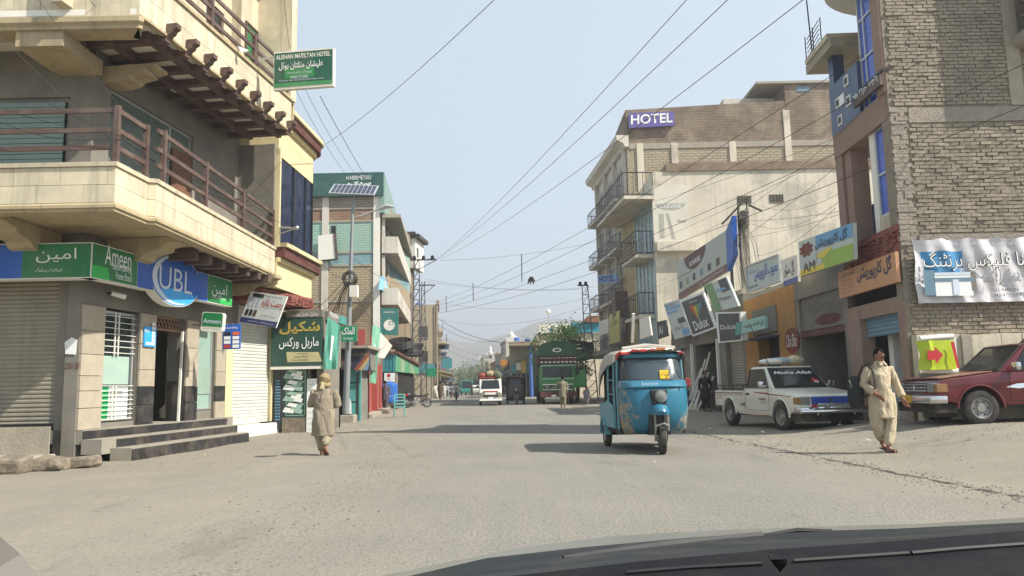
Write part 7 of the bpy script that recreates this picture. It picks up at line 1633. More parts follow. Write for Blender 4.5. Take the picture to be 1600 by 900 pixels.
for k in range(9):
    o = rock('roof_bundle', (-.5 + (k % 3) * .5, -.8 + (k // 3) * .8, 1.95 + .1 * (k % 2)), (.3, .42, .2 + .05 * (k % 3)), [mat('bundle_red', '#8d3b34', dirt=.2), mat('bundle_green', '#55604a', dirt=.2), mat('bundle_buff', '#9a8a68', dirt=.2)][(k * 2 + k // 3) % 3], None, 20 + k, FV, 9); tag(o, ['red', 'green', 'buff'][(k * 2 + k // 3) % 3] + ' bundle on the minivan roof, ' + ['front left', 'front middle', 'front right', 'middle left', 'centre', 'middle right', 'rear left', 'rear middle', 'rear right'][k], 'bundle', 'bundles on the minivan roof')
# ---------------------------------------------------------------- dark rickshaw seen beside the truck
mat('dark_body', '#25262c', var=.2, dirt=.2, bump=0, rough=.4)
FD = Fr(AT(806, 620, 52).x, 53, 1)
rickshaw('auto_rickshaw', 'dark three wheeled rickshaw with a red roof edge between the minivan and the truck', FD, MATS['dark_body'], M_under, [mat('maroon_banner', '#6d2f33', dirt=.15), M_under], M_cgl, detail=False)
# ---------------------------------------------------------------- motorcycles
def motorbike(label, fr, tank, group=None):
    t = thing('motorcycle', label, 'motorcycle', fr, group=group)
    for y in (-.62, .62):
        w_ = MB(fr).lathe([(.23, -.04), (.28, -.05), (.30, 0), (.28, .05), (.23, .04)], (0, y, .30), 22, axis='x', cap=False).build('wheel', M_tyre, t, smooth=True); b = MB(fr); b.lathe([(.23, -.03), (.215, -.03), (.215, .03), (.23, .03)], (0, y, .30), 22, axis='x', cap=False)
        for k in range(9): a = PI * k / 9; b.tube([(0, y + .22 * math.cos(a), .3 + .22 * math.sin(a)), (0, y - .22 * math.cos(a), .3 - .22 * math.sin(a))], .006, 4)
        b.build('rim', M_rim, w_)
    MB(fr).rings([[(x * s_, y, z + dz) for x, dz in ((-.11, 0), (-.12, .08), (-.06, .16), (.06, .16), (.12, .08), (.11, 0))] for y, z, s_ in ((-.36, .72, .7), (-.2, .72, 1), (.0, .70, .9), (.1, .68, .5))]).build('tank', tank, t, smooth=True)
    MB(fr).rings([[(x * s_, y, z + dz) for x, dz in ((-.12, 0), (-.12, .06), (0, .085), (.12, .06), (.12, 0))] for y, z, s_ in ((.05, .70, .8), (.3, .72, 1), (.6, .76, .9), (.75, .80, .5))]).build('seat', M_black, t, smooth=True)
    b = MB(fr); b.tube([(0, -.38, .78), (0, -.1, .35), (0, .25, .32)], .025, 6); b.tube([(0, -.35, .72), (0, .4, .68), (0, .7, .72)], .022, 6); b.tube([(0, .25, .32), (.0, .4, .68)], .02, 6)
    for s_ in (-1, 1): b.tube([(s_ * .07, -.62, .3), (s_ * .07, -.42, .86)], .02, 6); b.tube([(s_ * .08, .62, .3), (s_ * .08, .5, .7)], .02, 6)
    b.build('frame', M_black, t)
    b = MB(fr); b.box(-.12, .12, -.2, .15, .26, .48); b.tube([(0, -.12, .45), (0, -.2, .64)], .08, 8); b.tube([(.13, -.2, .3), (.14, .2, .26), (.14, .75, .36)], [.025, .03, .045], 7); b.build('engine', M_rim, t)
    b = MB(fr); b.tube([(-.36, -.30, .98), (-.2, -.42, .98), (0, -.44, .92), (.2, -.42, .98), (.36, -.30, .98)], .014, 6); b.build('handlebar', M_black, t)
    MB(fr).lathe([(0, -.58), (.08, -.57), (.09, -.5), (.04, -.42)], (0, 0, .84), 12, axis='y').build('headlight', M_head, t, smooth=True)
    b = MB(fr); b.rings([[(x, -.62 + .34 * math.cos(a), .3 + .34 * math.sin(a)) for x in (-.05, .05)] for a in [PI * (.25 + .6 * i / 8) for i in range(9)]], closed=False, cap=False); b.build('mudguard', tank, t, fix=False)
    return t
pb_ = G(652, 637); motorbike('black motorcycle parked sideways beside the teal rack', Fr(pb_.x, pb_.y, -78), M_black)
pb_ = G(640, 636); motorbike('motorcycle with red tank parked against the pylon foot', Fr(pb_.x - .3, pb_.y + .6, -40), M_redl)
# far vehicles in the haze
for i, (px, py, w_, h_, l_, c_, lb_) in enumerate(((729, 611, 1.9, 2.2, 4.5, '#2f7d72', 'boxy teal cargo rickshaw far down the street'), (743, 612, 1.6, 1.5, 4, '#b9b8b0', 'pale car far down the street beyond the minivan'), (721, 611, 1.6, 1.5, 4, '#4a4d52', 'dark car far down the street'))):
    p = AT(px, py, 118); f = Fr(p.x, 118, 5); t = thing('far_car', lb_, 'car', f); m = mat('far_paint_' + 'abc'[i], c_, dirt=.1, bump=0, rough=.4)
    MB(f).prismx([(-l_ / 2, .35), (-l_ / 2, .8), (-l_ / 4, .95), (-l_ / 6, h_), (l_ / 2.3, h_), (l_ / 2, .95), (l_ / 2, .35)], -w_ / 2, w_ / 2).build('body', m, t, bevel=.06); MB(f).add([(-w_ * .42, -l_ / 4 - .0, 1.0), (w_ * .42, -l_ / 4, 1.0), (w_ * .38, -l_ / 6 - .03, h_ - .1), (-w_ * .38, -l_ / 6 - .03, h_ - .1)], [(0, 1, 2, 3)]).build('windscreen', M_cgl, t, fix=False)
    for x, y in ((-.4, -.3), (.4, -.3), (-.4, .3), (.4, .3)): wheel(f, x * w_, y * l_, .3, .18, t)
# ================================================================ people
M_skin = mat('brown_skin', '#8a5f48', var=.08, sc=12, dirt=0, bump=0, rough=.6)
M_hair = mat('black_hair', '#0e0c0b', var=.2, sc=30, dirt=0, bump=.2, rough=.95, spec=.1)
def cloth_mat(n, c): return mat(n, c, var=.08, sc=5, dirt=.08, bump=.25, bsc=70, rough=.9)
def remesh(mb, name, m, parent, voxel, folds=0.0, seed=0, sm=2):
    o = mb.build(name, m, parent)
    md = o.modifiers.new('r', 'REMESH'); md.mode = 'VOXEL'; md.voxel_size = voxel
    s2 = o.modifiers.new('s', 'SMOOTH'); s2.iterations = sm; s2.factor = .5
    me = evaluated_mesh(o); o.modifiers.clear(); old = o.data; o.data = me; bpy.data.meshes.remove(old)
    if folds:
        for v in me.vertices:
            p = v.co; a = noise.noise(Vector((p.x * 11 + seed, p.y * 11, p.z * 3.2))) + .6 * noise.noise(Vector((p.x * 24 + seed, p.y * 24, p.z * 9 + p.x * 6))); v.co = p + v.normal * a * folds
    me.polygons.foreach_set('use_smooth', [True] * len(me.polygons)); me.name = name
    if not me.materials: me.materials.append(m)
    return o
def hand(b, w_, d, side, curl=.35, fwd=Vector((0, -1, 0)), s=1.0):
    """palm, four bent fingers of unequal length and a thumb from the side of the palm"""
    d = d.normalized(); f = (fwd - d * fwd.dot(d)).normalized(); n = d.cross(f)
    pe = w_ + d * .085 * s
    for k in (-1, 0, 1): b.tube([w_ + f * .016 * k * s, w_ + d * .04 * s + f * .026 * k * s, pe + f * .03 * k * s], [.020 * s, .021 * s, .016 * s], 8)
    for k, (ln, off) in enumerate(((.072, .036), (.080, .013), (.074, -.011), (.058, -.034))):
        q0 = pe + f * off * s; q1 = q0 + (d * .9 + n * side * curl * .5) .normalized() * ln * .5 * s; q2 = q1 + (d * .75 + n * side * curl * 1.6).normalized() * ln * .3 * s; q3 = q2 + (d * .45 + n * side * curl * 2.6).normalized() * ln * .28 * s
        b.tube([q0 - d * .01, q1, q2, q3], [.0105 * s, .0098 * s, .009 * s, .0075 * s], 7)
    t0 = w_ + d * .03 * s + f * .028 * s; b.tube([t0, t0 + (d * .6 + f * .7).normalized() * .035 * s, t0 + (d * .9 + f * .45).normalized() * .068 * s], [.014 * s, .0115 * s, .009 * s], 7)
def person(label, fr, J, kam, shal, shoe, h=1.0, face=(0, -1), voxel=.013, fine=True, hair=True, scarf=None, hem=.58, belly=.0, mous=True, group=None, sandal=True):
    """J: joints in local metres (x right, -y forward); figure in shalwar kameez"""
    t = thing('person', label, 'person', fr, group=group)
    V = {k: Vector(v) for k, v in J.items()}
    if fine and not scarf: V['head'].z -= .03
    fv = Vector((face[0], face[1], 0)).normalized(); sd = Vector((-fv.y, fv.x, 0))
    hd = V['head']
    b = MB(fr)
    def sph(c, x, y, z): b.ball(c, x, y, z, 14, 10)
    sph(hd, .078, .094, .114) ; sph(hd + fv * .022 - Vector((0, 0, .052)), .058, .064, .062); sph(hd + fv * .052 - Vector((0, 0, .074)), .032, .028, .028)
    b.tube([hd + Vector((0, 0, -.06)), V['neck'] + Vector((0, 0, -.03))], [.052, .062], 12)
    b.tube([hd + fv * .088 + Vector((0, 0, .008)), hd + fv * .108 - Vector((0, 0, .022)), hd + fv * .100 - Vector((0, 0, .034))], [.009, .015, .013], 8)
    for s_ in (-1, 1): b.ball(hd + sd * s_ * .077 - Vector((0, 0, .012)), .012, .022, .032, 8, 6); b.ball(hd + fv * .078 + sd * s_ * .03 + Vector((0, 0, .022)), .02, .014, .009, 8, 5)
    b.tube([V['neck'], V['chest'], V['hip']], [.075, .12, .13], 12)
    for s_, S_ in ((-1, 'L'), (1, 'R')):
        b.tube([V['chest'] + Vector((0, 0, .08)), V['sh' + S_], V['el' + S_], V['wr' + S_]], [.06, .056, .040, .027], 10)
        hand(b, V['wr' + S_], (V['wr' + S_] - V['el' + S_]) if 'hd' + S_ not in V else V['hd' + S_], -s_ if fv.y < 0 else s_, fwd=fv, s=1.05)
        b.tube([V['hip'] + Vector((s_ * .06, 0, 0)), V['hp' + S_], V['kn' + S_], V['an' + S_]], [.1, .082, .055, .038], 10)
        an = V['an' + S_]; td = V['toe' + S_]; b.tube([an, an - Vector((0, 0, .045)) + td * .04, an - Vector((0, 0, .062)) + td * .14], [.038, .036, .026], 8)
    remesh(b, 'body', M_skin, t, voxel if not fine else .009)
    # garments
    b = MB(fr); rr = []
    ne, ch, hi = V['neck'], V['chest'], V['hip']; n = 26
    sx_ = (V['shR'] - V['shL']).length / 2
    prof = [(ne + Vector((0, 0, .03)), .062, .066), (ne - Vector((0, 0, .015)), .10, .082), (ne - Vector((0, 0, .055)), sx_ * .70, .098), (ne - Vector((0, 0, .12)), sx_ * .98, .118), (ch, sx_ * .98, .135 + belly * .5), (ch.lerp(hi, .5), sx_ * .92, .138 + belly), (hi, sx_ * 1.02, .150 + belly * .6), (hi.lerp(V['hem'], .5), sx_ * 1.08, .155), (V['hem'], sx_ * 1.14, .16)]
    for c, rx, ry in prof:
        ring = []
        for i in range(n):
            a = 2 * PI * i / n; k = 1 + (.05 * math.sin(a * 5 + c.z * 2) if c.z < hi.z + .1 else 0)
            ring.append(c + sd * rx * k * math.cos(a) - fv * ry * k * math.sin(a))
        rr.append(ring)
    b.rings(rr)
    for S_ in 'LR':
        wr = V['el' + S_].lerp(V['wr' + S_], .80); b.tube([V['sh' + S_] + (ch - V['sh' + S_]) * .3, V['sh' + S_], V['sh' + S_].lerp(V['el' + S_], .5), V['el' + S_], V['el' + S_].lerp(wr, .5), wr], [.078, .072, .072, .067, .064, .060], 12)
        b.tube([V['el' + S_].lerp(wr, .9), wr + (wr - V['el' + S_]).normalized() * .01], [.064, .062], 12)
    kz_ = remesh(b, 'kameez', kam, t, voxel,   .022 if fine else .008, seed=len(label) % 50)
    b = MB(fr)
    for s_, S_ in ((-1, 'L'), (1, 'R')):
        hp, kn, an = V['hp' + S_], V['kn' + S_], V['an' + S_]; b.tube([hp + Vector((0, 0, .12)), hp, hp.lerp(kn, .6), kn, kn.lerp(an, .45), an + Vector((0, 0, .07)), an + Vector((0, 0, .035))], [.115, .118, .108, .094, .084, .068, .054], 14)
    b.ball(hi, .17, .14, .15); remesh(b, 'shalwar', shal, t, voxel, .020 if fine else .008, seed=3)
    for S_ in 'LR':
        an = V['an' + S_]; td = V['toe' + S_]; up = Vector((0, 0, 1)); b = MB(fr); c0 = an - up * .085
        pts = [c0 - td * .07, c0 - td * .05, c0 + td * .02, c0 + td * .10, c0 + td * .17, c0 + td * .19]; ws = [.02, .036, .036, .045, .036, .015]; sdv = Vector((-td.y, td.x, 0)).normalized()
        upv = sdv.cross(td).normalized(); upv = upv if upv.z > 0 else -upv
        b.rings([[p + sdv * w2 * math.cos(a) + upv * (.012 * math.sin(a)) for a in [2 * PI * i / 10 for i in range(10)]] for p, w2 in zip(pts, ws)])
        b.rings([[an - up * .08 + td * q + sdv * .05 * math.cos(a) + upv * (.055 * math.sin(a)) for a in [PI * i / 8 for i in range(9)]] for q in (.04, .085, .13)], closed=False, cap=False)
        b.build('sandal', shoe, t, smooth=True)
    if hair:
        b = MB(fr); rr = []
        for i in range(9):
            th = PI * .62 * (1 - i / 8) + .02; ring = []
            for j in range(16):
                a = 2 * PI * j / 16; fr_ = math.cos(a); lim = 1.0 if fr_ < .3 else (.68 if fr_ > .75 else .85)
                tt = th * lim; ring.append(hd + fv * (.098 * math.sin(tt) * fr_ - .006) + sd * .083 * math.sin(tt) * math.sin(a) + Vector((0, 0, .122 * math.cos(tt) + .004)))
            rr.append(ring)
        b.rings(rr); b.build('hair', M_hair, t, smooth=True)
    if fine and not scarf:
        for s_ in (-1, 1):
            MB(fr).ball(hd + fv * .089 + sd * s_ * .03 + Vector((0, 0, .008)), .012, .008, .007, 8, 5).build('eye', M_black, t)
            MB(fr).tube([hd + fv * .095 + sd * s_ * .012 + Vector((0, 0, .026)), hd + fv * .091 + sd * s_ * .046 + Vector((0, 0, .027))], [.007, .005], 5).build('eyebrow', M_hair, t)
        b = MB(fr); b.tube([hd + fv * .094 - sd * .034 - Vector((0, 0, .055)), hd + fv * .105 - Vector((0, 0, .046)), hd + fv * .094 + sd * .034 - Vector((0, 0, .055))], [.005, .009, .005], 6); b.build('moustache', M_hair, t)
        b = MB(fr); b.tube([hd + fv * .096 - sd * .02 - Vector((0, 0, .068)), hd + fv * .100 - Vector((0, 0, .066)), hd + fv * .096 + sd * .02 - Vector((0, 0, .068))], .004, 5); b.build('mouth', mat('lips', '#6f3f38', dirt=0, bump=0), t)
    return t, V, kz_, fv, sd
F0 = Vector((0, -1, 0))
def fwdv(x, y, z=0): return Vector((x, y, z)).normalized()
# --- man walking on the right, bag on his shoulder
M_k1 = cloth_mat('cream_cotton', '#ad9f85'); M_k2 = cloth_mat('khaki_cotton', '#9f8d68'); M_sand = mat('brown_sandal', '#4a2e22', dirt=.2, bump=0, rough=.6)
gm = G(1383, 706, .05); gm = G(1383, 706, gz(gm.x, gm.y)); FM1 = Fr(gm.x, gm.y, 0, z=gz(gm.x, gm.y) - .01)
J1 = dict(head=(-.10, -.02, 1.645), neck=(-.085, .0, 1.475), chest=(-.09, -.01, 1.28), hip=(-.05, 0, .93), hem=(-.035, -.03, .56),
          shL=(-.265, .01, 1.375), shR=(.085, .01, 1.375), elL=(-.35, .04, 1.12), elR=(.205, .02, 1.12), wrL=(-.205, -.16, .955), wrR=(.275, -.06, .875),
          hpL=(-.15, 0, .86), hpR=(.05, 0, .86), knL=(-.15, -.02, .47), knR=(.085, -.04, .47), anL=(.005, .10, .13), anR=(-.005, -.14, .09),
          toeL=fwdv(.15, -1, -.18), toeR=fwdv(.3, -1, 0), hdL=(.09, -.06, -.09), hdR=(.03, -.03, -.1))
J1 = {k: ((v[0] + .072 * v[2], v[1], v[2]) if not k.startswith(('toe', 'hd')) else v) for k, v in J1.items()}
p1, V1, k1, fv, sd = person('man in cream shalwar kameez with rolled sleeves and brown sandals walking before the red pickup', FM1, J1, M_k1, M_k1, M_sand, face=(.25, -1), belly=.025)
b = MB(FM1); ne = V1['neck']
for s_ in (-1, 1): b.hexa([ne + sd * s_ * .012 + fv * .07 + Vector((0, 0, .02)), ne + sd * s_ * .07 + fv * .05 + Vector((0, 0, .015)), ne + sd * s_ * .06 + fv * .10 + Vector((0, 0, -.055)), ne + sd * s_ * .02 + fv * .105 + Vector((0, 0, -.04)), ne + sd * s_ * .012 + fv * .06 + Vector((0, 0, .045)), ne + sd * s_ * .075 + fv * .02 + Vector((0, 0, .04)), ne + sd * s_ * .07 + fv * .112 + Vector((0, 0, -.04)), ne + sd * s_ * .018 + fv * .115 + Vector((0, 0, -.025))])
b.build('collar', M_k1, p1)
for k in range(4): MB(FM1).ball(ne + fv * (.128 + .012 * k) + Vector((.008, 0, -.09 - .075 * k)), .007, .005, .007, 6, 4).build('button', M_brown, p1)
FM1 = FM1.sub(.075, 0, 0)
bag = thing('shoulder_bag', 'black shoulder bag hanging behind the elbow of the man in cream', 'bag', FM1, (-.42, .15, .75))
b = MB(FM1); b.rings([[(-.42 + x * s_, .16 + y * s_, z) for x, y in [(.125 * math.cos(a), .10 * math.sin(a)) for a in [2 * PI * i / 14 for i in range(14)]]] for z, s_ in ((.72, .6), (.78, .98), (.95, 1.12), (1.12, 1.0), (1.24, .75), (1.27, .4))]); b.build('bag_body', mat('bag_cloth', '#1d2226', var=.2, dirt=.1, bump=.2), bag, smooth=True, ang=60)
b = MB(FM1); b.tube([(-.36, .16, 1.24), (-.30, .10, 1.43), (-.235, .0, 1.475), (-.225, -.10, 1.36), (-.225, -.15, 1.2), (-.235, -.16, 1.05), (-.30, -.05, .95), (-.37, .1, .88)], .016, 6); b.build('strap', M_black, bag)
b = MB(FM1); b.tube([(-.50, .10, 1.05), (-.55, .08, 1.2)], .012, 5); b.build('handle', M_grey, bag)
# --- man walking away on the left with a cloth over his head
gm = G(505, 714, -.03); FM2 = Fr(gm.x, gm.y, 0, z=-.03)
M_k3 = cloth_mat('dusty_khaki', '#857a68'); M_k4 = cloth_mat('pale_print', '#90866f')
J2 = dict(head=(.0, .06, 1.46), neck=(.0, .03, 1.30), chest=(-.0, .02, 1.13), hip=(.0, 0, .84), hem=(.0, .0, .40),
          shL=(-.20, .02, 1.23), shR=(.20, .02, 1.23), elL=(-.265, .03, .98), elR=(.255, .05, .98), wrL=(-.16, .20, 1.03), wrR=(.15, .22, 1.0),
          hpL=(-.09, 0, .78), hpR=(.09, 0, .78), knL=(-.08, .03, .42), knR=(.08, -.02, .43), anL=(-.04, .04, .09), anR=(.07, -.16, .20),
          toeL=fwdv(-.1, 1, 0), toeR=fwdv(.2, .55, -.8), hdL=(.05, .06, .05), hdR=(-.05, .06, .05))
p2, V2, k2, fv2, sd2 = person('man seen from behind in a long khaki kameez with a cloth wrapped over his head', FM2, J2, M_k3, M_k4, M_sand, face=(0, 1), scarf=True, hair=False)
b = MB(FM2); h = V2['head']
b.ball(h + Vector((0, -.01, .03)), .105, .12, .115, 14, 10); b.tube([h + Vector((.088 * math.cos(a), -.01 + .10 * math.sin(a), -.085 + .02 * math.sin(a * 2))) for a in [2 * PI * i / 16 for i in range(17)]], .042, 10); b.tube([h + Vector((.10 * math.cos(a), -.012 + .112 * math.sin(a), .02 + .05 * math.cos(a + 2))) for a in [2 * PI * i / 16 for i in range(17)]], .016, 8); b.tube([h + Vector((-.1, -.02, -.1)), h + Vector((-.12, -.08, -.18)), h + Vector((-.06, -.1, -.2))], [.045, .035, .02], 8)
sc_ = mat('ochre_scarf', '#8a7a55', var=.12, sc=9, dirt=.05, bump=.3, bsc=60); remesh(b, 'head_cloth', sc_, p2, .011, .009, 5)
MB(FM2).prism([(-.05, -.16 + h.z), (.05, -.16 + h.z), (.0, h.z - .03)], -.155 + .0, -.12).build('fringe', cloth_mat('pale_fringe', '#c9bb93'), p2)
# --- smaller figures
def simple(label, px, py, ht, kam, shal, face=(0, -1), lean=0, z=0, d=None, arm=None, group=None, walk=.12):
    g = G(px, py) if d is None else AT(px, py, d); s_ = ht / 1.72
    J = dict(head=(0, -.02, 1.60), neck=(0, 0, 1.44), chest=(0, 0, 1.25), hip=(0, 0, .92), hem=(0, 0, .55), shL=(-.19, 0, 1.37), shR=(.19, 0, 1.37), elL=(-.25, .03, 1.1), elR=(.25, .03, 1.1), wrL=(-.25, -.06, .88), wrR=(.25, -.06, .88), hpL=(-.09, 0, .86), hpR=(.09, 0, .86), knL=(-.09, walk * .4, .46), knR=(.09, -walk * .4, .46), anL=(-.08, walk, .09), anR=(.08, -walk, .09), toeL=Vector((face[0], face[1], 0)).normalized(), toeR=Vector((face[0], face[1], 0)).normalized())
    if arm: J.update(arm)
    J = {k: (Vector(v) * s_ if not k.startswith('toe') else Vector(v)) for k, v in J.items()}
    f = Fr(g.x, g.y, 0, z=max(0, g.z) if d else 0)
    return person(label, f, J, kam, shal, M_sand, face=face, voxel=.02, fine=False, group=group)
M_k5, M_k6, M_k7, M_k8 = cloth_mat('olive_cotton', '#7a7660'), cloth_mat('slate_cotton', '#4c4a55'), cloth_mat('brown_cotton', '#5b4632'), cloth_mat('white_cotton', '#c4c2bb')
simple('man in grey olive clothes standing with his back to us before the green truck', 880, 637, 1.74, M_k5, M_k5, face=(-.1, 1), arm=dict(elL=(-.34, .1, 1.12), wrL=(-.52, .25, 1.08)))
simple('person in dark slate clothes stepping past the blue water tank', 602, 641, 1.70, M_k6, M_k6, face=(.3, 1), walk=.16)
simple('man in brown walking on the left far down the street', 688, 625, 1.75, M_k7, M_k7, face=(.1, 1), walk=.2)
simple('person in white walking beyond the man in brown', 694, 622, 1.7, M_k8, M_k8, face=(0, -1), walk=.2)
simple('man in black standing behind the tailgate of the white pickup', 1104, 643, 1.75, cloth_mat('black_cotton', '#212226'), MATS['black_cotton'], face=(1, -.2), walk=.1)
gs_ = G(917, 633)
J = dict(arm=None)
simple('person in pale grey crouching in the shade right of the truck', 917, 632, 1.1, cloth_mat('grey_cotton', '#77767a'), MATS['grey_cotton'], face=(-.5, -1))
# --- riders far off
for i, (px, py, c_, lb_) in enumerate(((713, 626, M_k8, 'rider in white on a motorcycle coming up the street'), (705, 622, cloth_mat('grey_blue_cotton', '#8c93a0'), 'rider in grey blue on the motorcycle behind'))):
    g = G(px, py); f = Fr(g.x, g.y, 6); motorbike(['motorcycle ridden towards us down the middle left of the street', 'motorcycle following behind the first rider'][i], f, M_redl if i else M_black)
    J = dict(head=(0, -.02, 1.50), neck=(0, .05, 1.34), chest=(0, .12, 1.18), hip=(0, .25, .86), hem=(0, .2, .72), shL=(-.19, .05, 1.28), shR=(.19, .05, 1.28), elL=(-.30, -.08, 1.08), elR=(.30, -.08, 1.08), wrL=(-.33, -.30, 1.0), wrR=(.33, -.30, 1.0), hpL=(-.12, .2, .84), hpR=(.12, .2, .84), knL=(-.2, -.15, .68), knR=(.2, -.15, .68), anL=(-.18, .05, .34), anR=(.18, .05, .34), toeL=F0, toeR=F0)
    person(lb_, f, J, c_, c_, M_sand, voxel=.022, fine=False)

# more walkers far down the street: copies of the two built above, each where it stands
_src = [o for o in list(COL.objects) if o.name.startswith('person') and not o.parent and o.get('label', '').startswith(('man in brown walking', 'person in white walking'))]
for i, (px, d, k, lb_) in enumerate(((699, 120, 1, 'pale dressed walker by the first panel topped lamp post'), (705, 150, 0, 'brown dressed walker far along the left pavement'), (737, 110, 0, 'brown dressed walker crossing beyond the minivan'), (752, 95, 1, 'pale dressed walker close behind the minivan'), (681, 88, 1, 'pale dressed walker at the green street plate'), (716, 165, 1, 'tiny pale walker in the middle of the far street'), (784, 92, 0, 'brown dressed walker beside the right hand shops'))):
    p = AT(px, 600, d); c = copy_tree(_src[k % len(_src)]); c.matrix_basis = Matrix.Translation((p.x, d, 0)) @ Matrix.Rotation(i * .9, 4, 'Z'); c['label'] = lb_
# ================================================================ the street beyond
M_plate_g = MATS['plate_green']
FARC = [mat('far_wall_' + n, c, var=.14, sc=.5, dirt=.35, bump=0, streak=.35) for n, c in (('buff', '#a2947a'), ('grey', '#8c877c'), ('pink', '#a07f70'), ('cream', '#b8a988'), ('brown', '#846c55'), ('pale', '#b4b0a4'))]
FARS = [mat('far_sign_' + n, c, var=.1, dirt=.15, bump=0) for n, c in (('teal', '#3c7f86'), ('blue', '#3f63a0'), ('white', '#c9c8c0'), ('red', '#9c3c34'), ('yellow', '#b59b4a'), ('green', '#3f7d52'))]
M_fwin = mat('far_window', '#3a3733', var=.2, dirt=.15, bump=0, rough=.4)
rf = random.Random(21)
def far_building(p, q, h, k, label, depth=9, near=True):
    d = Vector((q[0] - p[0], q[1] - p[1])); L_ = d.length; f = Fr(p[0], p[1], math.degrees(math.atan2(d.y, d.x)))
    t = thing('shop_house', label, 'building', f, (L_ / 2, 0, 0), 'houses along the far street')
    wm_ = FARC[k % 6]; MB(f).box(.03, L_ - .03, 0, depth, 0, h).build('wall', wm_, t); MB(f).box(-.02, L_ + .0, -.15, .2, h, h + .5).build('parapet', FARC[(k + 2) % 6], t)
    fl = max(1, int((h - 3.2) / 2.9)); n = max(2, int(L_ / 2.4))
    for a in range(fl):
        z = 3.6 + a * 2.9
        for i in range(n):
            u = L_ * (i + .5) / n
            if rf.random() < .12: continue
            wdw = MB(f).box(u - .5, u + .5, -.05, .0, z + .7, z + 2.2).build('window', M_fwin, t)
            if near: MB(f).box(u - .62, u + .62, -.12, 0, z + .58, z + .69).build('sill', FARC[(k + 1) % 6], wdw)
        if rf.random() < .55:
            MB(f).box(.1, L_ - .1, -1.0, 0, z - .12, z + .08).build('balcony_slab', FARC[(k + 3) % 6], t); b = MB(f); b.bar((.1, -1.0, z + .95), (L_ - .1, -1.0, z + .95), .06)
            for i in range(int(L_ * 1.5)): b.bar((.1 + i / 1.5, -1, z + .08), (.1 + i / 1.5, -1, z + .95), .04)
            b.build('balcony_rail', M_under, t)
    xe = (-.03, .05) if q[1] > p[1] else (L_ - .05, L_ + .03)                 # the end wall that faces up the street
    if near:
        for a in range(fl):
            for yy in (1.2, 4.0):
                z = 4.2 + a * 2.9; wdw = MB(f).box(xe[0], xe[1], yy, yy + 1.0, z, z + 1.3).build('window', M_fwin, t); MB(f).box(xe[0] - .05, xe[1] + .05, yy - .1, yy + 1.1, z - .12, z - .005).build('sill', FARC[(k + 1) % 6], wdw)
        MB(f).box(xe[0] - .06, xe[1] + .06, .3, 2.6, 2.9, 4.0).build('sign_board', FARS[k % 6], t); MB(f).tube([(xe[0] - .08, .25, 0), (xe[0] - .08, .25, h)], .06, 6).build('drain_pipe', M_under, t)
    MB(f).box(.2, L_ - .2, -.03, .1, .1, 2.7).build('shop_mouth_shade', M_dark, t)  # dark board on the solid wall, coloured as the opening's shade
    b = MB(f); b.prismx([(-1.6, 2.75), (-1.6, 2.85), (0, 3.2), (0, 3.1)], .1, L_ - .1); b.build('awning', FARS[rf.randrange(6)] if rf.random() < .5 else FARC[1], t)
    for i in range(2): 
        u = L_ * (.1 + .45 * i); MB(f).box(u, u + L_ * .38, -.4, -.3, 3.15, 3.15 + rf.uniform(.6, 1.1)).build('sign_board', FARS[rf.randrange(6)], t)
    if rf.random() < .7: MB(f).box(L_ * .55, L_ * .55 + .08, -1.5, -.1, 3.8, 5.2).build('blade_sign', FARS[rf.randrange(6)], t)
    if rf.random() < .6: u = rf.uniform(1, max(1.1, L_ - 2)); MB(f).lathe([(.0, 0), (.5, 0), (.5, 1.0), (.3, 1.2), (0, 1.25)], (u, 2.5, h), 12).build('roof_tank', [MATS['sign_blue'], M_black][rf.randrange(2)], t)
    return t
hues = ['buff', 'grey', 'pink', 'cream', 'brown', 'pale']
def hname(k): return hues[k % 6]
def lineL(y): return -8.9 - .09 * (y - 90)
def lineR(y): return 3.2 - .088 * (y - 88)
y = 90.0; k = 0; ordw = ['first', 'second', 'third', 'fourth', 'fifth', 'sixth', 'seventh', 'eighth', 'ninth', 'tenth', 'eleventh', 'twelfth', 'thirteenth', 'fourteenth', 'fifteenth', 'sixteenth', 'seventeenth', 'eighteenth', 'nineteenth', 'twentieth']
M_stone2 = mat('sooty_stone', '#55524f', var=.3, dirt=.2, bump=0)
while y < 330:
    ln = rf.uniform(7, 11) * (1 + y / 400); j = rf.uniform(-.5, .4)
    h = [11.0, 8.2, 12.3, 9.0, 10.4, 7.4, 9.5, 11.5][k % 8] * rf.uniform(.9, 1.05)
    p = (lineL(y) + j, y); q = (lineL(y + ln) + j, y + ln - .3)
    far_building(p, q, h, k, f'{hname(k)} shop house, {ordw[k]} beyond the turquoise building on the left side', near=y < 140); y += ln; k += 1
y = 103.0; k2 = 0
while y < 330:
    ln = rf.uniform(7, 11) * (1 + y / 400); j = rf.uniform(-.4, .5); h = [6.2, 7.8, 6.4, 9.0, 7.2, 8.4][k2 % 6] * rf.uniform(.9, 1.05)
    q = (lineR(y) + j, y); p = (lineR(y + ln) + j, y + ln - .3)
    far_building(p, q, h, k2 + 2, f'{hname(k2 + 2)} shop house, {ordw[k2]} beyond the teal fascia block on the right side', near=y < 140); y += ln; k2 += 1
# end of the street closed by further houses
for i, (px0, px1, d, hh) in enumerate(((690, 712, 345, 9), (713, 731, 360, 7), (732, 748, 352, 10))):
    far_building((AT(px0, 600, d).x, d), (AT(px1, 600, d).x, d), hh, i + 1, ['grey', 'pink', 'cream'][i] + ' house closing the end of the street, ' + ['left', 'middle', 'right'][i] + ' one of three', near=False)
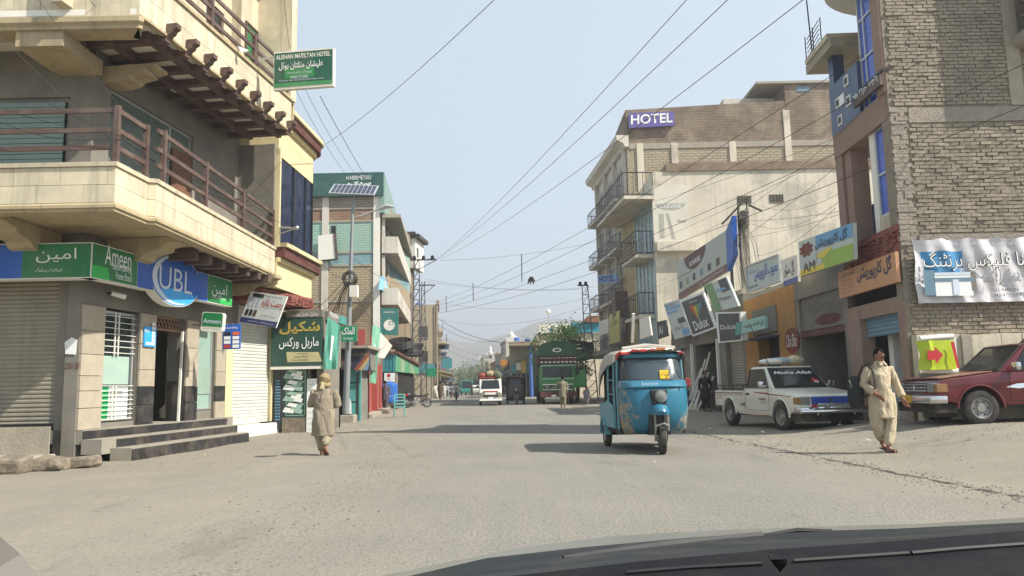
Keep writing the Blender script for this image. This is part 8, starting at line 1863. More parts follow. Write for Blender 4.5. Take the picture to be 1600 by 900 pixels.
# brown brick house and white water tower block right after the turquoise building
yN = 70.5
f = Fr(AT(618, 500, yN).x, yN, 0)
t = thing('brick_house', 'dark brick house with a slim white rooftop tower behind the turquoise building', 'building', f)
wN = f.pt(641, 500)[0]
MB(f).box(-2, wN, 0, 3, 0, f.pt(630, 368)[1]).build('wall', bm_('dark_old_brick', '#7d6351', '#8b715c'), t); MB(f).box(-2, wN + .5, -.3, 3, f.pt(630, 368)[1], f.pt(630, 363)[1]).build('roof_slab', M_under, t)
MB(f).box(f.pt(626, 450)[0] - .1, f.pt(628, 450)[0], -.1, 0, 0, f.pt(630, 368)[1]).build('pilaster', M_conc, t)
f2 = Fr(f.W(wN, 0, 0).x, yN + .1, 84)
MB(f2).box(0, 3.5, -.5, 0, f.pt(641, 418)[1], f.pt(641, 372)[1]).build('white_tower', M_soff, t); MB(f2).box(-.2, 3.8, -.9, .1, f.pt(641, 372)[1], f.pt(641, 366)[1]).build('tower_roof', M_under, t); MB(f2).box(.5, 1.2, -.53, -.5, f.pt(641, 400)[1], f.pt(641, 385)[1]).build('window', M_fwin, t)
MB(f).box(f.pt(618, 500)[0], f.pt(646, 500)[0], -1.5, 0, f.pt(618, 545)[1], f.pt(618, 462)[1]).build('sooty_front', M_stone2, t)
b = MB(f)
for k in range(5): x = f.pt(620 + k * 6, 500)[0]; b.box(x, x + .15, -1.55, -1.5, f.pt(618, 545)[1], f.pt(618, 470)[1])
b.build('sooty_fin', M_conc, t)
# ---- block with the teal fascia on the right
yT = 86.0; f = Fr(AT(838, 560, yT).x, yT, 0)
t = thing('fascia_building', 'low white block with a teal and pale fascia board above the truck', 'building', f)
xw = f.pt(950, 560)[0]
MB(f).box(0, xw, 0, 12, 0, f.pt(880, 521)[1]).build('wall', M_wallw, t); MB(f).box(f.pt(842, 520)[0], f.pt(892, 520)[0], -.3, .1, f.pt(880, 520)[1], f.pt(880, 506)[1]).build('pale_fascia', M_soff, t); MB(f).box(f.pt(892, 520)[0] + .02, xw, -.3, .1, f.pt(880, 520)[1], f.pt(880, 505)[1]).build('teal_fascia', mat('fascia_teal', '#2d8ea6', dirt=.1, bump=0), t)
a = f.pt(858, 517, .31); flat(f, [(a[0], a[1]), (a[0] + .6, a[1]), (a[0] + .3, a[1] + .6)], FARS[0], t, .32); ptext('City Bank', f, 868, 517, 888, 511, M_grey, t, w=.32)
MB(f).box(f.pt(836, 520)[0], f.pt(843, 520)[0], -.2, 1, f.pt(838, 560)[1] - 2, f.pt(838, 524)[1]).build('end_wall', M_conc, t)
MB(f).box(f.pt(800, 530)[0], f.pt(838, 530)[0], 2, 10, 0, f.pt(815, 535)[1]).build('brown_annex', FARC[4], t)
MB(f).lathe([(.22, 0), (.22, 6)], (f.pt(829, 560)[0], -1, 0), 10).build('blue_column', mat('blue_column', '#3d63a8', dirt=.2, bump=0), t)
MB(f).box(f.pt(795, 530)[0], f.pt(842, 530)[0], -2, 2, f.pt(815, 541)[1], f.pt(815, 535)[1]).build('canopy', FARC[0], t)
MB(f).box(f.pt(796, 560)[0], f.pt(838, 560)[0], 1, 1.2, 0, f.pt(815, 541)[1]).build('lower_front', FARC[1], t)
for k in range(5):
    xa_ = f.pt(799 + k * 8, 560)[0]; MB(f).box(xa_, xa_ + .42, .9, 1.0, .1, 2.6).build('shop_mouth_shade', M_dark, t); MB(f).box(xa_ - .05, xa_ + .46, .6, .7, 2.7 + .3 * (k % 2), 3.6 + .2 * (k % 3)).build('sign_board', FARS[(k * 2) % 6], t)  # dark boards coloured as shaded openings, with sign boards above
# corrugated brown roof by the pylon
MB(f).prism([(f.pt(908, 505)[0], f.pt(908, 504)[1]), (f.pt(940, 505)[0], f.pt(940, 504)[1]), (f.pt(938, 495)[0], f.pt(938, 494)[1]), (f.pt(918, 495)[0], f.pt(918, 494)[1])], -.6, 3).build('tin_roof', mat('rust_roof', '#8a5f45', dirt=.2, bump=0), t)
# roadside stalls along the far pavements
for i in range(14):
    left = i % 2 == 0; ys_ = 104 + 9.5 * (i // 2); xs_ = (lineL(ys_) + .9) if left else (lineR(ys_) - 1.5)
    f = Fr(xs_, ys_, 90 if left else -90); c_ = FARS[(i * 5 + 1) % 6]
    t = thing('market_stall', ['teal', 'blue', 'white', 'red', 'yellow', 'green'][(i * 5 + 1) % 6] + ' canopied stall, ' + ordw[i // 2] + ' along the far ' + ('left' if left else 'right') + ' pavement', 'stall', f, group='stalls on the far pavements')
    MB(f).box(-1.1, 1.1, -.5, .5, .1, .85).build('counter', FARC[(i + 1) % 6], t); MB(f).prismx([(-1.0, 2.0), (-1.0, 2.06), (.7, 2.56), (.7, 2.5)], -1.4, 1.4).build('canopy', c_, t)
    for x in (-1.3, 1.3): MB(f).tube([(x, -.9, 0), (x, -.9, 2.05)], .04, 5).build('post', M_under, t)
    for q in range(4): MB(f).box(-.95 + q * .5, -.55 + q * .5, -.35, .2, .86, 1.05 + .12 * rf.random()).build('goods_crate', FARS[(i + q) % 6], t)
# ---- mosque with white domes and a slim minaret
yQ = 255.0; f = Fr(AT(735, 560, yQ).x, yQ, 0); M_mosq = mat('mosque_white', '#cdccc4', var=.06, dirt=.15, bump=0)
t = thing('mosque', 'white domed mosque with a banded minaret rising over the far right roofs', 'mosque', f)
def Q(px, py): return f.pt(px, py)
def dome(px, py, top, wpx, nm='dome'):
    c_, z = Q(px, py); _, zt2_ = Q(px, top); r_ = wpx * yQ / 1200 / 2; hz = zt2_ - z
    MB(f).lathe([(r_ * .9, 0), (r_ * 1.05, hz * .25), (r_ * .95, hz * .5), (r_ * .6, hz * .75), (r_ * .18, hz * .9), (.15, hz), (.08, hz * 1.2), (0, hz * 1.25)], (c_, 2, z), 18).build(nm, M_mosq, t, smooth=True)
dome(799, 527, 517, 10); dome(806, 531, 524, 7); dome(763, 556, 549, 12); dome(752, 570, 566, 8)
MB(f).box(Q(790, 560)[0], Q(810, 560)[0], 0, 6, 0, Q(800, 527)[1]).build('tower', M_mosq, t); MB(f).box(Q(748, 560)[0], Q(772, 560)[0], 0, 8, 0, Q(760, 556)[1]).build('hall', M_mosq, t)
c_, z0 = Q(767, 600); zt3 = Q(767, 540)[1]
MB(f).lathe([(1.0, 0), (.8, zt3 * .5), (1.2, zt3 * .52), (1.2, zt3 * .56), (.7, zt3 * .57), (.65, zt3 * .8), (1.0, zt3 * .82), (1.0, zt3 * .85), (.5, zt3 * .86), (.55, zt3 * .93), (0, zt3)], (c_, -1, 0), 12).build('minaret', M_mosq, t, smooth=True)
# orange disc sign, dark barrels etc.
fo = Fr(0, 112, 0); c_ = fo.pt(788, 568)
o = MB(fo).lathe([(0, -.1), (.62, -.1), (.62, .1), (0, .1)], (c_[0], 0, c_[1]), 20, axis='y').build('round_sign', mat('orange_disc', '#c9822f', dirt=.1, bump=0)); tag(o, 'round orange disc sign sticking out over the far right pavement', 'sign')
# ---- tree beside the truck
def tree(name, label, base, h, rad, nclump, leaves, trunk_m, leaf_ms, cat='tree', seed=1):
    rr_ = random.Random(seed); t = thing(name, label, cat, ID, base); B = Vector(base)
    b = MB(); b.tube([B, B + Vector((.1, 0, h * .3)), B + Vector((-.05, .1, h * .62))], [.18, .14, .09], 8)
    cl = []
    for k in range(nclump):
        a = rr_.random() * 2 * PI; r_ = rad * rr_.random() ** .6; z = h * rr_.uniform(.42, 1.0); r_ *= 1.0 if z < h * .8 else .6; c_ = B + Vector((r_ * math.cos(a), r_ * math.sin(a), z)); cl.append(c_)
        if k % 3 == 0: b.tube([B + Vector((0, 0, h * .4)), B.lerp(c_, .6) + Vector((0, 0, h * .15)), c_], [.07, .045, .015], 5)
    b.build('trunk', trunk_m, t)
    for mi, lm in enumerate(leaf_ms):
        b = MB()
        for k, c_ in enumerate(cl):
            if k % len(leaf_ms) != mi: continue
            for q in range(leaves):
                v_ = Vector((rr_.gauss(0, 1), rr_.gauss(0, 1), rr_.gauss(0, .8))) * rad * .2; p = c_ + v_; s_ = rr_.uniform(.06, .14) * max(1, rad / 2); d1 = Vector((rr_.uniform(-1, 1), rr_.uniform(-1, 1), rr_.uniform(-.6, .6))).normalized(); d2 = d1.orthogonal().normalized()
                b.add([p - d1 * s_, p + d2 * s_ * .5, p + d1 * s_, p - d2 * s_ * .5], [(0, 1, 2, 3)])
        b.build('crown', lm, t, fix=False)
    return t
LM = [mat('leaf_light', '#5f7d3a', var=.25, sc=3, dirt=.05, bump=0), mat('leaf_mid', '#47662f', var=.25, sc=3, dirt=.05, bump=0)]
tb_ = AT(884, 610, 58); tree('leafy_tree', 'bright green leafy tree rising behind the decorated truck', (tb_.x, 58, 0), 5.7, 2.2, 60, 60, M_brown, LM[:1] + [mat('leaf_fresh', '#6f8f45', var=.25, sc=3, dirt=.05, bump=0)])
tb_ = AT(901, 610, 54); tree('leafy_tree', 'smaller dark green tree at the right side of the truck', (tb_.x, 54, 0), 3.6, 1.2, 24, 50, M_brown, LM[1:], seed=4)
for i, (px, d, h, r_) in enumerate(((722, 210, 6, 4), (741, 190, 7, 4.5), (779, 108, 4, 1.6), (735, 300, 8, 6))):
    tb_ = AT(px, 606, d); tree('street_tree', ['dusty green tree at the far end of the street on the left', 'green tree in the haze behind the minivan', 'dark shrub like tree by the far right shops', 'broad hazy tree near the end of the street'][i], (tb_.x, d, 0), h, r_, 26, 40, M_brown, [mat('leaf_far', '#4a5d38', var=.2, dirt=.1, bump=0)], seed=10 + i)
# ================================================================ pylons, lamps, tank, rack
M_steel = mat('pylon_steel', '#4c4f52', var=.15, dirt=.2, bump=0, rough=.6)
def lattice(label, x, y, h, w0, w1, arms, tilt=0):
    t = thing('lattice_pole', label, 'pylon', ID, (x, y, 0)); b = MB(); n = max(5, int(h / .75))
    def cr(i, sx__, sy__): z = h * i / n; w2 = (w0 + (w1 - w0) * i / n) / 2; return (x + tilt * z + sx__ * w2, y + sy__ * w2 * .5, z)
    for sx__ in (-1, 1):
        for sy__ in (-1, 1): b.bar(cr(0, sx__, sy__), cr(n, sx__, sy__), .05)
    for i in range(n):
        for sy__ in (-1, 1): b.bar(cr(i, -1, sy__), cr(i + 1, 1, sy__), .03); b.bar(cr(i, -1, sy__), cr(i, 1, sy__), .03)
        for sx__ in (-1, 1): b.bar(cr(i, sx__, -1), cr(i + 1, sx__, 1), .04)
    b.build('mast', M_steel, t)
    for (xa, xb, z, ins) in arms:
        b = MB(); b.bar((x + tilt * z + xa, y, z), (x + tilt * z + xb, y, z), .1); b.bar((x + tilt * z + xb, y, z), (x + tilt * z, y, z - .8), .05); b.build('cross_arm', M_steel, t)
        for q in range(ins): u = xa + (xb - xa) * (q + .5) / ins; MB().lathe([(.0, 0), (.12, .02), (.16, .1), (.1, .16), (.14, .22), (.06, .3), (0, .32)], (x + tilt * z + u, y, z + .02), 10).build('insulator', M_black, t, smooth=True)
    return t
xl = AT(650, 600, 56).x
zl = AT(653, 404, 56).z
lattice('tall lattice power pylon on the left pavement with three insulators on top', xl, 56, zl, .8, .34, [(-.5, 1.5, zl - .1, 3)], .008)
lattice('second thinner lattice pylon behind the first on the left', AT(662, 600, 64).x, 64, AT(662, 440, 64).z, .5, .25, [(-.4, 1.0, AT(662, 442, 64).z - .2, 0)])
xr = AT(925, 600, 62).x; zr2 = AT(910, 446, 62).z
lattice('leaning lattice power pylon in front of the hotel on the right', xr, 62, zr2, .9, .45, [(-.6, .3, zr2, 2)], -.035)
b = MB(); f_ = AT(640, 546, 55.5)
for k in range(9): b.tube([(f_.x + (.95 + .05 * math.sin(k)) * math.cos(a), f_.y - .3 + .9 * math.sin(a), f_.z - .45 + .10 * k) for a in [2 * PI * i / 16 for i in range(17)]], .07, 5)
o = b.build('cable_drum', M_cable); tag(o, 'thick black ring of coiled cables slung round the left pylon', 'cable coil')
b = MB(); f_ = AT(626, 541, 54)
for k in range(5): b.tube([(f_.x + .8 * math.cos(a), f_.y + .6 * math.sin(a), f_.z + .1 * k + .25 * math.sin(a)) for a in [2 * PI * i / 14 for i in range(15)]], .05, 5)
o = b.build('cable_drum', M_cable); tag(o, 'smaller black bundle of cables left of the pylon ring', 'cable coil')
MB(); b = MB(); c_ = AT(908, 545, 56)
for k in range(6): b.tube([(c_.x + .8 * math.cos(a), c_.y + .5 * math.sin(a), c_.z - .6 + .22 * k + .15 * math.sin(a + k)) for a in [2 * PI * i / 14 for i in range(15)]], .10, 5)
o = b.build('cable_drum', M_cable); tag(o, 'dark tangled cable coil hung beside the right pylon', 'cable coil')
for k, (px, py, d, ht_) in enumerate(((689, 545, 95, 0), (687, 556, 118, 0), (693, 562, 140, 0), (698, 569, 175, 0))):
    p = AT(px, py, d); t = thing('street_lamp', ['nearest', 'second', 'third', 'farthest'][k] + ' of the panel topped lamp posts down the left pavement', 'street lamp', ID, (p.x - .4, d, 0), 'panel topped lamps on the left')
    MB().tube([(p.x - .4, d, 0), (p.x - .4, d, p.z)], .08, 6).build('post', M_steel, t); MB().hexa([(p.x - 1.3, d - .5, p.z - .1), (p.x + 1.0, d - .5, p.z - .1), (p.x + 1.0, d + .6, p.z + .5), (p.x - 1.3, d + .6, p.z + .5), (p.x - 1.3, d - .55, p.z - .02), (p.x + 1.0, d - .55, p.z - .02), (p.x + 1.0, d + .55, p.z + .58), (p.x - 1.3, d + .55, p.z + .58)]).build('panel', MATS['solar_cell'], t); MB().tube([(p.x - .4, d, p.z - .8), (p.x + .8, d, p.z - .5)], .06, 5).build('lamp_arm', M_steel, t)
p = AT(857, 487, 96); t = thing('street_lamp', 'slim white ball lamp post rising over the teal fascia block', 'street lamp', ID, (p.x, 96, 0)); MB().tube([(p.x, 96, 0), (p.x, 96, p.z)], .07, 6).build('post', M_alu, t); MB().ball((p.x, 96, p.z), .3).build('lamp_globe', M_white, t, smooth=True)
# small street sign further down
g = G(674, 624); p = AT(674, 582, g.y); t = thing('street_sign', 'small green street plate on a thin pole further down the left', 'sign', ID, (g.x, g.y, 0)); MB().tube([(g.x, g.y, 0), (g.x, g.y, p.z + .3)], .06, 6).build('post', M_steel, t); MB().box(g.x - .6, g.x + .55, g.y - .1, g.y - .04, p.z - .45, p.z + .45).build('plate', M_plate_g, t)
# blue water tank on a low trolley
gt = G(609, 639); FTN = Fr(AT(609, 620, 47.5).x, 47.5, 0)
wt = thing('water_tank', 'big blue plastic water tank standing on a low wooden trolley', 'tank', FTN)
MB(FTN).lathe([(0, .34), (.46, .34), (.49, .38), (.49, .8), (.475, .84), (.49, .9), (.49, 1.35), (.47, 1.5), (.36, 1.58), (.34, 1.56), (.15, 1.62), (.15, 1.68), (0, 1.68)], (0, 0, 0), 24).build('tank_body', mat('tank_blue', '#2a62b0', var=.06, dirt=.12, bump=0, rough=.35), wt, smooth=True)
tr_ = thing('trolley', 'low wooden trolley under the blue water tank', 'trolley', FTN); MB(FTN).box(-.55, .6, -.5, .5, .24, .335).build('deck', MATS['old_wood'], tr_)
for x in (-.4, .45): wheel(FTN, x, -.42, .13, .07, tr_); wheel(FTN, x, .42, .13, .07, tr_)
b = MB(); g = G(588, 646); 
for k in range(5): 
    o = piece_ = MB().box(g.x - .7 + k * .28, g.x - .45 + k * .28, g.y - .5, g.y + .4, .02, .18 + .05 * (k % 2)).build('kerb_block', M_rubble); tag(o, ['first', 'second', 'third', 'fourth', 'last'][k] + ' rough block from the left in front of the red shutters', 'block', 'rough blocks by the red shutters')
# teal steel rack
g = G(624, 652); FK2 = Fr(g.x, g.y, 12); M_rack = mat('rack_teal', '#63b3a8', var=.06, dirt=.12, bump=0, rough=.45)
rk2 = thing('steel_rack', 'light teal tubular steel rack standing at the edge of the pavement', 'rack', FK2)
for x in (-.22, .22):
    for y_ in (-.2, .2): MB(FK2).tube([(x, y_, 0), (x, y_, .98)], .016, 6).build('leg', M_rack, rk2)
for z in (.45, .58, .72, .86, .98): MB(FK2).bar((-.22, -.2, z), (.22, -.2, z), .02, .045).build('slat', M_rack, rk2)
MB(FK2).box(-.22, .22, -.2, .2, .42, .45).build('seat', M_rack, rk2)
# ================================================================ overhead cables
def cable(p, q, sag, r_=.012, lab='', n=14):
    b = MB(); r_ *= .5
    b.tube([p.lerp(q, t_) - Vector((0, 0, sag * 4 * t_ * (1 - t_))) for t_ in [i / n for i in range(n + 1)]], r_, 5)
    o = b.build('cable', M_cable, smooth=True); return tag(o, lab, 'cable', 'overhead cables')
cz = [  # photo point, depth, photo point, depth, sag, radius, label
 ((685, 403), 56, (1078, -6), 14, .3, .016, 'highest cable sweeping from the left pylon up over the camera side'),
 ((683, 405), 56, (1143, -6), 13, .3, .016, 'second cable from the left pylon up towards the top centre'),
 ((690, 404), 56, (1262, -6), 12, .4, .016, 'third long cable from the left pylon to the top right'),
 ((687, 407), 56, (930, 378), 60, .3, .02, 'single cable crossing from the left pylon to the hotel'),
 ((690, 470), 58, (1385, 62), 17.5, .6, .018, 'upper of four parallel cables slanting to the brick building'),
 ((685, 478), 58, (1440, 95), 16.5, .6, .018, 'second of four parallel slanting cables'),
 ((680, 484), 58, (1600, 100), 15.5, .7, .018, 'third of four parallel slanting cables'),
 ((676, 490), 58, (1600, 165), 15, .7, .018, 'lowest of four parallel slanting cables'),
 ((664, 440), 57, (905, 452), 62, .3, .02, 'upper level cable joining the two pylons'),
 ((664, 436), 57, (930, 448), 62, .5, .016, 'thin cable just above the pylon joining one'),
 ((668, 468), 64, (935, 460), 64, 1.0, .016, 'slack cable hanging below the pylon pair'),
 ((690, 500), 75, (960, 462), 58, 1.2, .016, 'loose cable under the hotel board'),
 ((684, 497), 78, (940, 488), 66, 2.6, .045, 'thick sagging cable over the far street'),
 ((684, 507), 80, (800, 523), 110, 1.4, .04, 'second thick sagging cable over the far street'),
 ((685, 530), 90, (790, 552), 120, 1.0, .03, 'sagging cable below the thick pair'),
 ((684, 536), 95, (770, 562), 150, 1.0, .03, 'lowest sagging cable in the far street'),
 ((510, 225), 26, (778, -6), 13, .15, .014, 'lone cable rising from the yellow building to the top centre'),
 ((443, -6), 17, (452, 75), 18.5, 0, .010, 'thin vertical wire left of the hanging hotel sign'),
 ((477, 140), 21, (575, 292), 30, .3, .012, 'drop wire from the hanging hotel sign to the lamp post'),
 ((462, 140), 21, (556, 290), 29.6, .25, .012, 'second drop wire beside it towards the solar panel'),
 ((500, 150), 20, (600, 318), 50, .2, .02, 'third drop wire reaching the turquoise building'),
 ((1078, 370), 34, (1395, 130), 17, .5, .012, 'service cable from the billboard mast to the brick building'),
 ((1110, 375), 33, (1600, 205), 16, .6, .012, 'long service cable crossing the brick wall'),
 ((1172, 345), 30, (1600, 262), 15.5, .25, .014, 'black cable drooping low across the brick wall'),
 ((1175, 350), 30, (1330, 300), 20, .5, .012, 'slack cable before the plastered wall'),
 ((1190, 322), 30, (1310, 303), 21, .3, .012, 'short cable along the plastered wall'),
 ((1180, 400), 30, (1305, 325), 21, .3, .012, 'lower short cable before the plastered wall'),
 ((1000, 455), 50, (1320, 250), 20, .6, .014, 'long cable in front of the hotel side wall'),
 ((925, 330), 68, (1300, 218), 20.5, .5, .014, 'cable across the pale brick of the hotel'),
 ((925, 405), 68, (1310, 238), 20.5, .5, .014, 'cable below it across the hotel and plastered wall'),
 ((0, 57), 12.6, (250, 285), 13.6, .05, .008, 'thin wire running down to the corner post of the balcony'),
 ((0, 118), 12.8, (183, 212), 13.05, .05, .010, 'wire reaching the balcony corner post from the left'),
 ((60, 0), 13.4, (235, 225), 13.9, .05, .008, 'wire dropping from the upper slab to the railing'),
 ((140, 0), 13.6, (430, 310), 20.8, .15, .012, 'long wire slanting over the bank windows'),
 ((0, 168), 13, (210, 205), 13.9, .12, .012, 'sagging wire in front of the window blind'),
 ((0, 190), 13, (178, 215), 13, .16, .012, 'lower sagging wire in front of the window blind'),
 ((183, 210), 13, (398, 322), 20.5, .25, .020, 'thick cable tied along the balcony railing'),
 ((228, 226), 14.3, (395, 316), 20.4, .22, .018, 'second cable looped along the balcony railing'),
 ((395, 318), 20.5, (465, 358), 21.3, .1, .014, 'cable from the railing end to the white bracket'),
 ((465, 357), 21.3, (545, 436), 29.4, .4, .018, 'cable from the white bracket to the lamp post coil'),
 ((545, 436), 29.4, (628, 540), 54, .8, .02, 'cable from the lamp post coil towards the cable bundle'),
 ((548, 400), 29.5, (655, 440), 56, .6, .02, 'cable from the lamp post to the left pylon'),
 ((300, 30), 17, (462, 110), 20, .1, .008, 'thin wire across the upper balcony to the hanging sign'),
]
for a, da, c_, dc, sg_, r_, lb_ in cz: cable(AT(*a, da), AT(*c_, dc), sg_, r_, lb_)
for k, (px, y0, y1) in enumerate(((815, 397, 440), (739, 442, 470), (697, 462, 488))):
    d = [36, 46, 54][k]; b = MB(); b.bar(AT(px, y0, d), AT(px + .5, y1, d), .04); o = b.build('cable_spacer', M_cable); tag(o, ['nearest', 'middle', 'farthest'][k] + ' of three spacer rods hanging between the slanting cables', 'spacer rod', 'spacer rods on the cables')
bd = thing('snagged_bag', 'dark torn bag snagged on the lowest slanting cable', 'bag', ID, AT(830, 437, 34)); c_ = AT(830, 437, 34)
b = MB()
for k in range(7): a = k * .9; b.tube([c_ + Vector((.02 * k - .06, 0, .12)), c_ + Vector((.10 * math.cos(a), .05, .0)), c_ + Vector((.17 * math.cos(a), .06 * math.sin(a), -.12 - .02 * k))], [.03, .06, .012], 6)
b.build('scrap', M_cable, bd)
# hanging hotel signboard on the left
hf = frame3(AT(427, 141, 18.3), AT(521, 134, 18.1), AT(427, 83, 18.3))
t = thing('hotel_sign', 'green hanging HOTEL signboard in a white frame projecting from the upper floors on the left', 'sign', hf)
wd = (AT(521, 134, 18.1) - AT(427, 141, 18.3)).length; hh = (hf.I @ AT(427, 83, 18.3)).z
MB(hf).box(0, wd, 0, .12, 0, hh + .02).build('box', M_white, t); flat(hf, rect(.02, wd - .03, .06, hh - .02), mat('sign_dull_green', '#1c5a45', dirt=.08, bump=0, rough=.4), t, .006); flat(hf, rect(.3, wd - .5, .28, hh * .55), mat('sign_mid_green', '#2f8a4a', dirt=.05, bump=0, rough=.4), t, .008); flat(hf, rect(.02, wd - .03, .06, .16), mat('sign_leaf_green', '#3f8f56', dirt=.05, bump=0, rough=.4), t, .008)
text('ALISHAN MATILTAN HOTEL', hf, .06, hh - .19, wd - .14, .12, M_soff, t, y=-.012, bold=.02); text('علیشان مٹلتان ہوٹل', hf, .14, hh * .50, wd - .4, .22, M_wprint, t, y=-.014, bold=.02); text('پروپرائٹر حاجی محمد', hf, .34, hh * .38, wd - .9, .10, M_silver, t, y=-.014); text('0946-721000', hf, .45, hh * .26, wd - 1.1, .08, M_silver, t, y=-.014); text('Main Bazar Near General Bus Stand Mingora Swat', hf, .15, .19, wd - .4, .05, M_silver, t, y=-.014)
MB(hf).bar((-.4, .06, hh - .1), (0, .06, hh - .1), .04).build('bracket', M_alu, t)
# paper scrap caught on the upper balcony rail
b = MB(); p = AT(379, 78, 17.4); b.add([p + Vector((-.12, 0, .1)), p + Vector((.16, 0, -.02)), p + Vector((.02, -.1, -.1))], [(0, 1, 2)]); b.add([p + Vector((-.12, 0, .1)), p + Vector((.1, -.05, .0)), p + Vector((.12, -.1, -.12))], [(0, 1, 2)])
tag(b.build('paper_scrap', M_wprint, fix=False), 'folded white paper caught on the upper balcony railing', 'paper')
# ================================================================ hills
b = MB(); prof = [(300, 552), (480, 548), (560, 545), (620, 536), (690, 528), (740, 536), (790, 524), (830, 506), (868, 497), (905, 500), (950, 512), (1010, 524), (1150, 530), (1400, 540)]
def hill_y(px):
    for (a, ya), (c_, yc) in zip(prof, prof[1:]):
        if a <= px <= c_: return ya + (yc - ya) * (px - a) / (c_ - a)
    return prof[0][1] if px < 300 else prof[-1][1]
pxs = [300 + 8 * i for i in range(138)]; rows = []
for k in range(7):
    row = []
    for px in pxs:
        top = AT(px, hill_y(px) + 3 * noise.noise(Vector((px * .03, 0, 0))), 1250); s_ = k / 6
        n_ = noise.noise(Vector((px * .02, k * .8, 1))) * 18 * math.sin(PI * min(1, s_ + .15)); row.append(Vector((top.x * (1 + .12 * (1 - s_) * -1), 1250 - 260 * (1 - s_) + n_, max(-1, top.z * s_ ** .8 + n_ * .3 * (s_ < .99)))))
    rows.append(row)
b.rings(rows, closed=False, cap=False); tag(b.build('hills', mat('hill_earth', '#6b6350', var=.3, sc=.02, dirt=.2, bump=0), smooth=True), kind='structure')
# ================================================================ our own car: dashboard, wiper cowl and bonnet edge
M_dash = mat('dash_plastic', '#131419', var=.06, sc=30, dirt=.03, bump=.1, bsc=400, rough=.85, spec=.2)
M_cowl = mat('cowl_plastic', '#23272a', var=.12, sc=14, dirt=.12, bump=.1, rough=.7, spec=.2); M_rubber = mat('black_rubber', '#101012', var=.2, sc=20, dirt=.05, bump=0, rough=.6)
M_bon = mat('bonnet_paint', '#6a6d66', var=.05, sc=5, dirt=.25, bump=0, rough=.3, coat=.3)
car = thing('parked_camera_car', 'dark dashboard, wiper cowl and bonnet edge of the car the photo is taken from', 'car', ID, (0, .5, .9))
car.name = 'viewing_car'
def edge(pts, px):
    for (a, ya), (c_, yc) in zip(pts, pts[1:]):
        if a <= px <= c_: return ya + (yc - ya) * (px - a) / (c_ - a)
    return pts[-1][1] + (px - pts[-1][0]) * (pts[-1][1] - pts[-2][1]) / (pts[-1][0] - pts[-2][0]) if px > pts[-1][0] else pts[0][1] + (px - pts[0][0]) * (pts[1][1] - pts[0][1]) / (pts[1][0] - pts[0][0])
E1 = [(560, 905), (620, 895), (800, 858), (950, 838), (1100, 829), (1300, 822), (1450, 818), (1600, 808)]      # bonnet edge
E2 = [(560, 915), (640, 900), (760, 872), (900, 856), (1100, 838), (1250, 830), (1400, 826), (1600, 816)]      # start of the cowl
E3 = [(560, 935), (700, 905), (860, 886), (1000, 870), (1200, 852), (1400, 838), (1600, 823)]                   # rubber line
E4 = [(560, 940), (700, 911), (860, 893), (1000, 877), (1200, 859), (1400, 845), (1600, 829)]                   # dashboard edge
PX = [560 + 40 * i for i in range(33)]
def strip(ea, da, eb, db, m, name, dz0=0, dz1=0):
    b = MB(); r0 = [AT(px, edge(ea, px), da) + Vector((0, 0, dz0)) for px in PX]; r1 = [AT(px, edge(eb, px), db) + Vector((0, 0, dz1)) for px in PX]
    t0 = [p - Vector((0, 0, .03)) for p in r1]; t1 = [p - Vector((0, 0, .03)) for p in r0]
    b.rings([r0, r1, t0, t1, r0], closed=False, cap=False); return b.build(name, m, car, smooth=True, fix=True)
strip(E1, 1.75, E2, 1.30, M_bon, 'bonnet'); strip(E2, 1.28, E3, .98, M_cowl, 'cowl'); strip(E3, .965, E4, .90, M_rubber, 'seal')
b = MB(); rows = [[AT(px, edge(E4, px), .885) for px in PX]]
for k, (dd_, up) in enumerate(((.84, -.004), (.78, -.012), (.70, -.022), (.60, -.035), (.5, -.06))):
    rows.append([Vector((p.x * dd_ / .885 * .99 + .0, dd_, p.z + up)) for p in rows[0]])
b.rings(rows, closed=False, cap=False); b.rings([rows[0], [p - Vector((0, 0, .1)) for p in rows[0]]], closed=False, cap=False); b.build('dashboard', M_dash, car, smooth=True, fix=True, ang=80)
def dashline(pts, r_, m, name):
    b = MB(); P_ = []
    for px, py in pts:
        d = ray(px, py); best = None
        for k in range(200):
            yy = .52 + k * .0018; p = EYE + d * (yy / d.y); ez = edge(E4, px); z0 = AT(px, ez, .885).z; q = (.885 - yy) / .385; zz = z0 - .06 * q ** 1.2
            if best is None or abs(p.z - zz) < best[0]: best = (abs(p.z - zz), p)
        P_.append(best[1] + Vector((0, 0, .002)))
    b.tube(P_, r_, 6); return b.build(name, m, car, smooth=True)
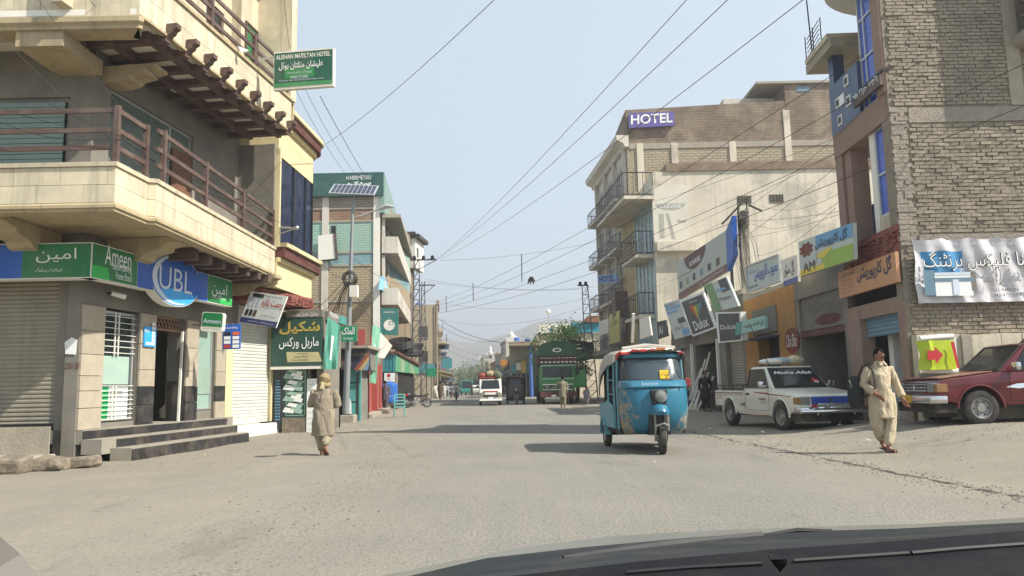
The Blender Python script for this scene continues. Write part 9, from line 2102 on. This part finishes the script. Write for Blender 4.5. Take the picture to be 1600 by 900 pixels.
dashline([(980, 898), (1080, 890), (1190, 884)], .0028, M_rubber, 'dash_seam'); dashline([(1240, 880), (1330, 874), (1420, 868)], .0028, M_rubber, 'dash_seam'); dashline([(1425, 868), (1500, 861), (1600, 854)], .0028, M_rubber, 'dash_seam')
b = MB()
p0, p1, p2_ = AT(1199, 868, .72), AT(1230, 881, .70), AT(1205, 878, .71); b.hexa([p0, p1, p1 + Vector((0, .02, -.012)), p2_, p0 + Vector((0, 0, .002)), p1 + Vector((0, 0, .004)), p1 + Vector((0, .02, -.008)), p2_ + Vector((0, 0, .002))]); b.build('vent_fin', M_rubber, car)
b = MB(); b.tube([AT(1180, 838, 1.24), AT(1245, 829, 1.25), AT(1300, 830, 1.25)], [.002, .004, .003], 8); b.tube([AT(880, 872, 1.1), AT(1050, 852, 1.16), AT(1190, 838, 1.22)], [.004, .008, .008], 6); b.build('wiper', M_rubber, car)
# driver side pillar trim at the lower left corner
b = MB(); pl_ = [AT(-60, 800, .75), AT(0, 838, .75), AT(32, 866, .75), AT(66, 906, .75), AT(80, 930, .75), AT(-60, 930, .75)]; n = len(pl_); b.v = [Vector(p) for p in pl_] + [Vector(p) + Vector((-.05, -.12, -.05)) for p in pl_]; b.f = [tuple(range(n)), tuple(range(2 * n - 1, n - 1, -1))] + [(i, n + i, n + (i + 1) % n, (i + 1) % n) for i in range(n)]; b.m = [0] * len(b.f); b.build('mirror_shell', mat('trim_brown', '#4a423c', var=.05, dirt=.05, bump=0, rough=.5), car)
# ================================================================ dusty air
hm_ = bpy.data.materials.new('dusty_air'); hm_.use_nodes = True; nt = hm_.node_tree
for n_ in list(nt.nodes):
    if n_.type != 'OUTPUT_MATERIAL': nt.nodes.remove(n_)
pv = nt.nodes.new('ShaderNodeVolumePrincipled'); pv.inputs['Color'].default_value = (.90, .93, .97, 1); pv.inputs['Density'].default_value = .0012; pv.inputs['Anisotropy'].default_value = .3
nt.links.new(pv.outputs[0], [n_ for n_ in nt.nodes if n_.type == 'OUTPUT_MATERIAL'][0].inputs['Volume'])
b = MB(); b.box(-6100, 6100, -120, 6100, -2, 150); tag(b.build('haze', hm_), 'pale dusty haze filling the street', kind='stuff')
bpy.data.scenes.remove(TMP)
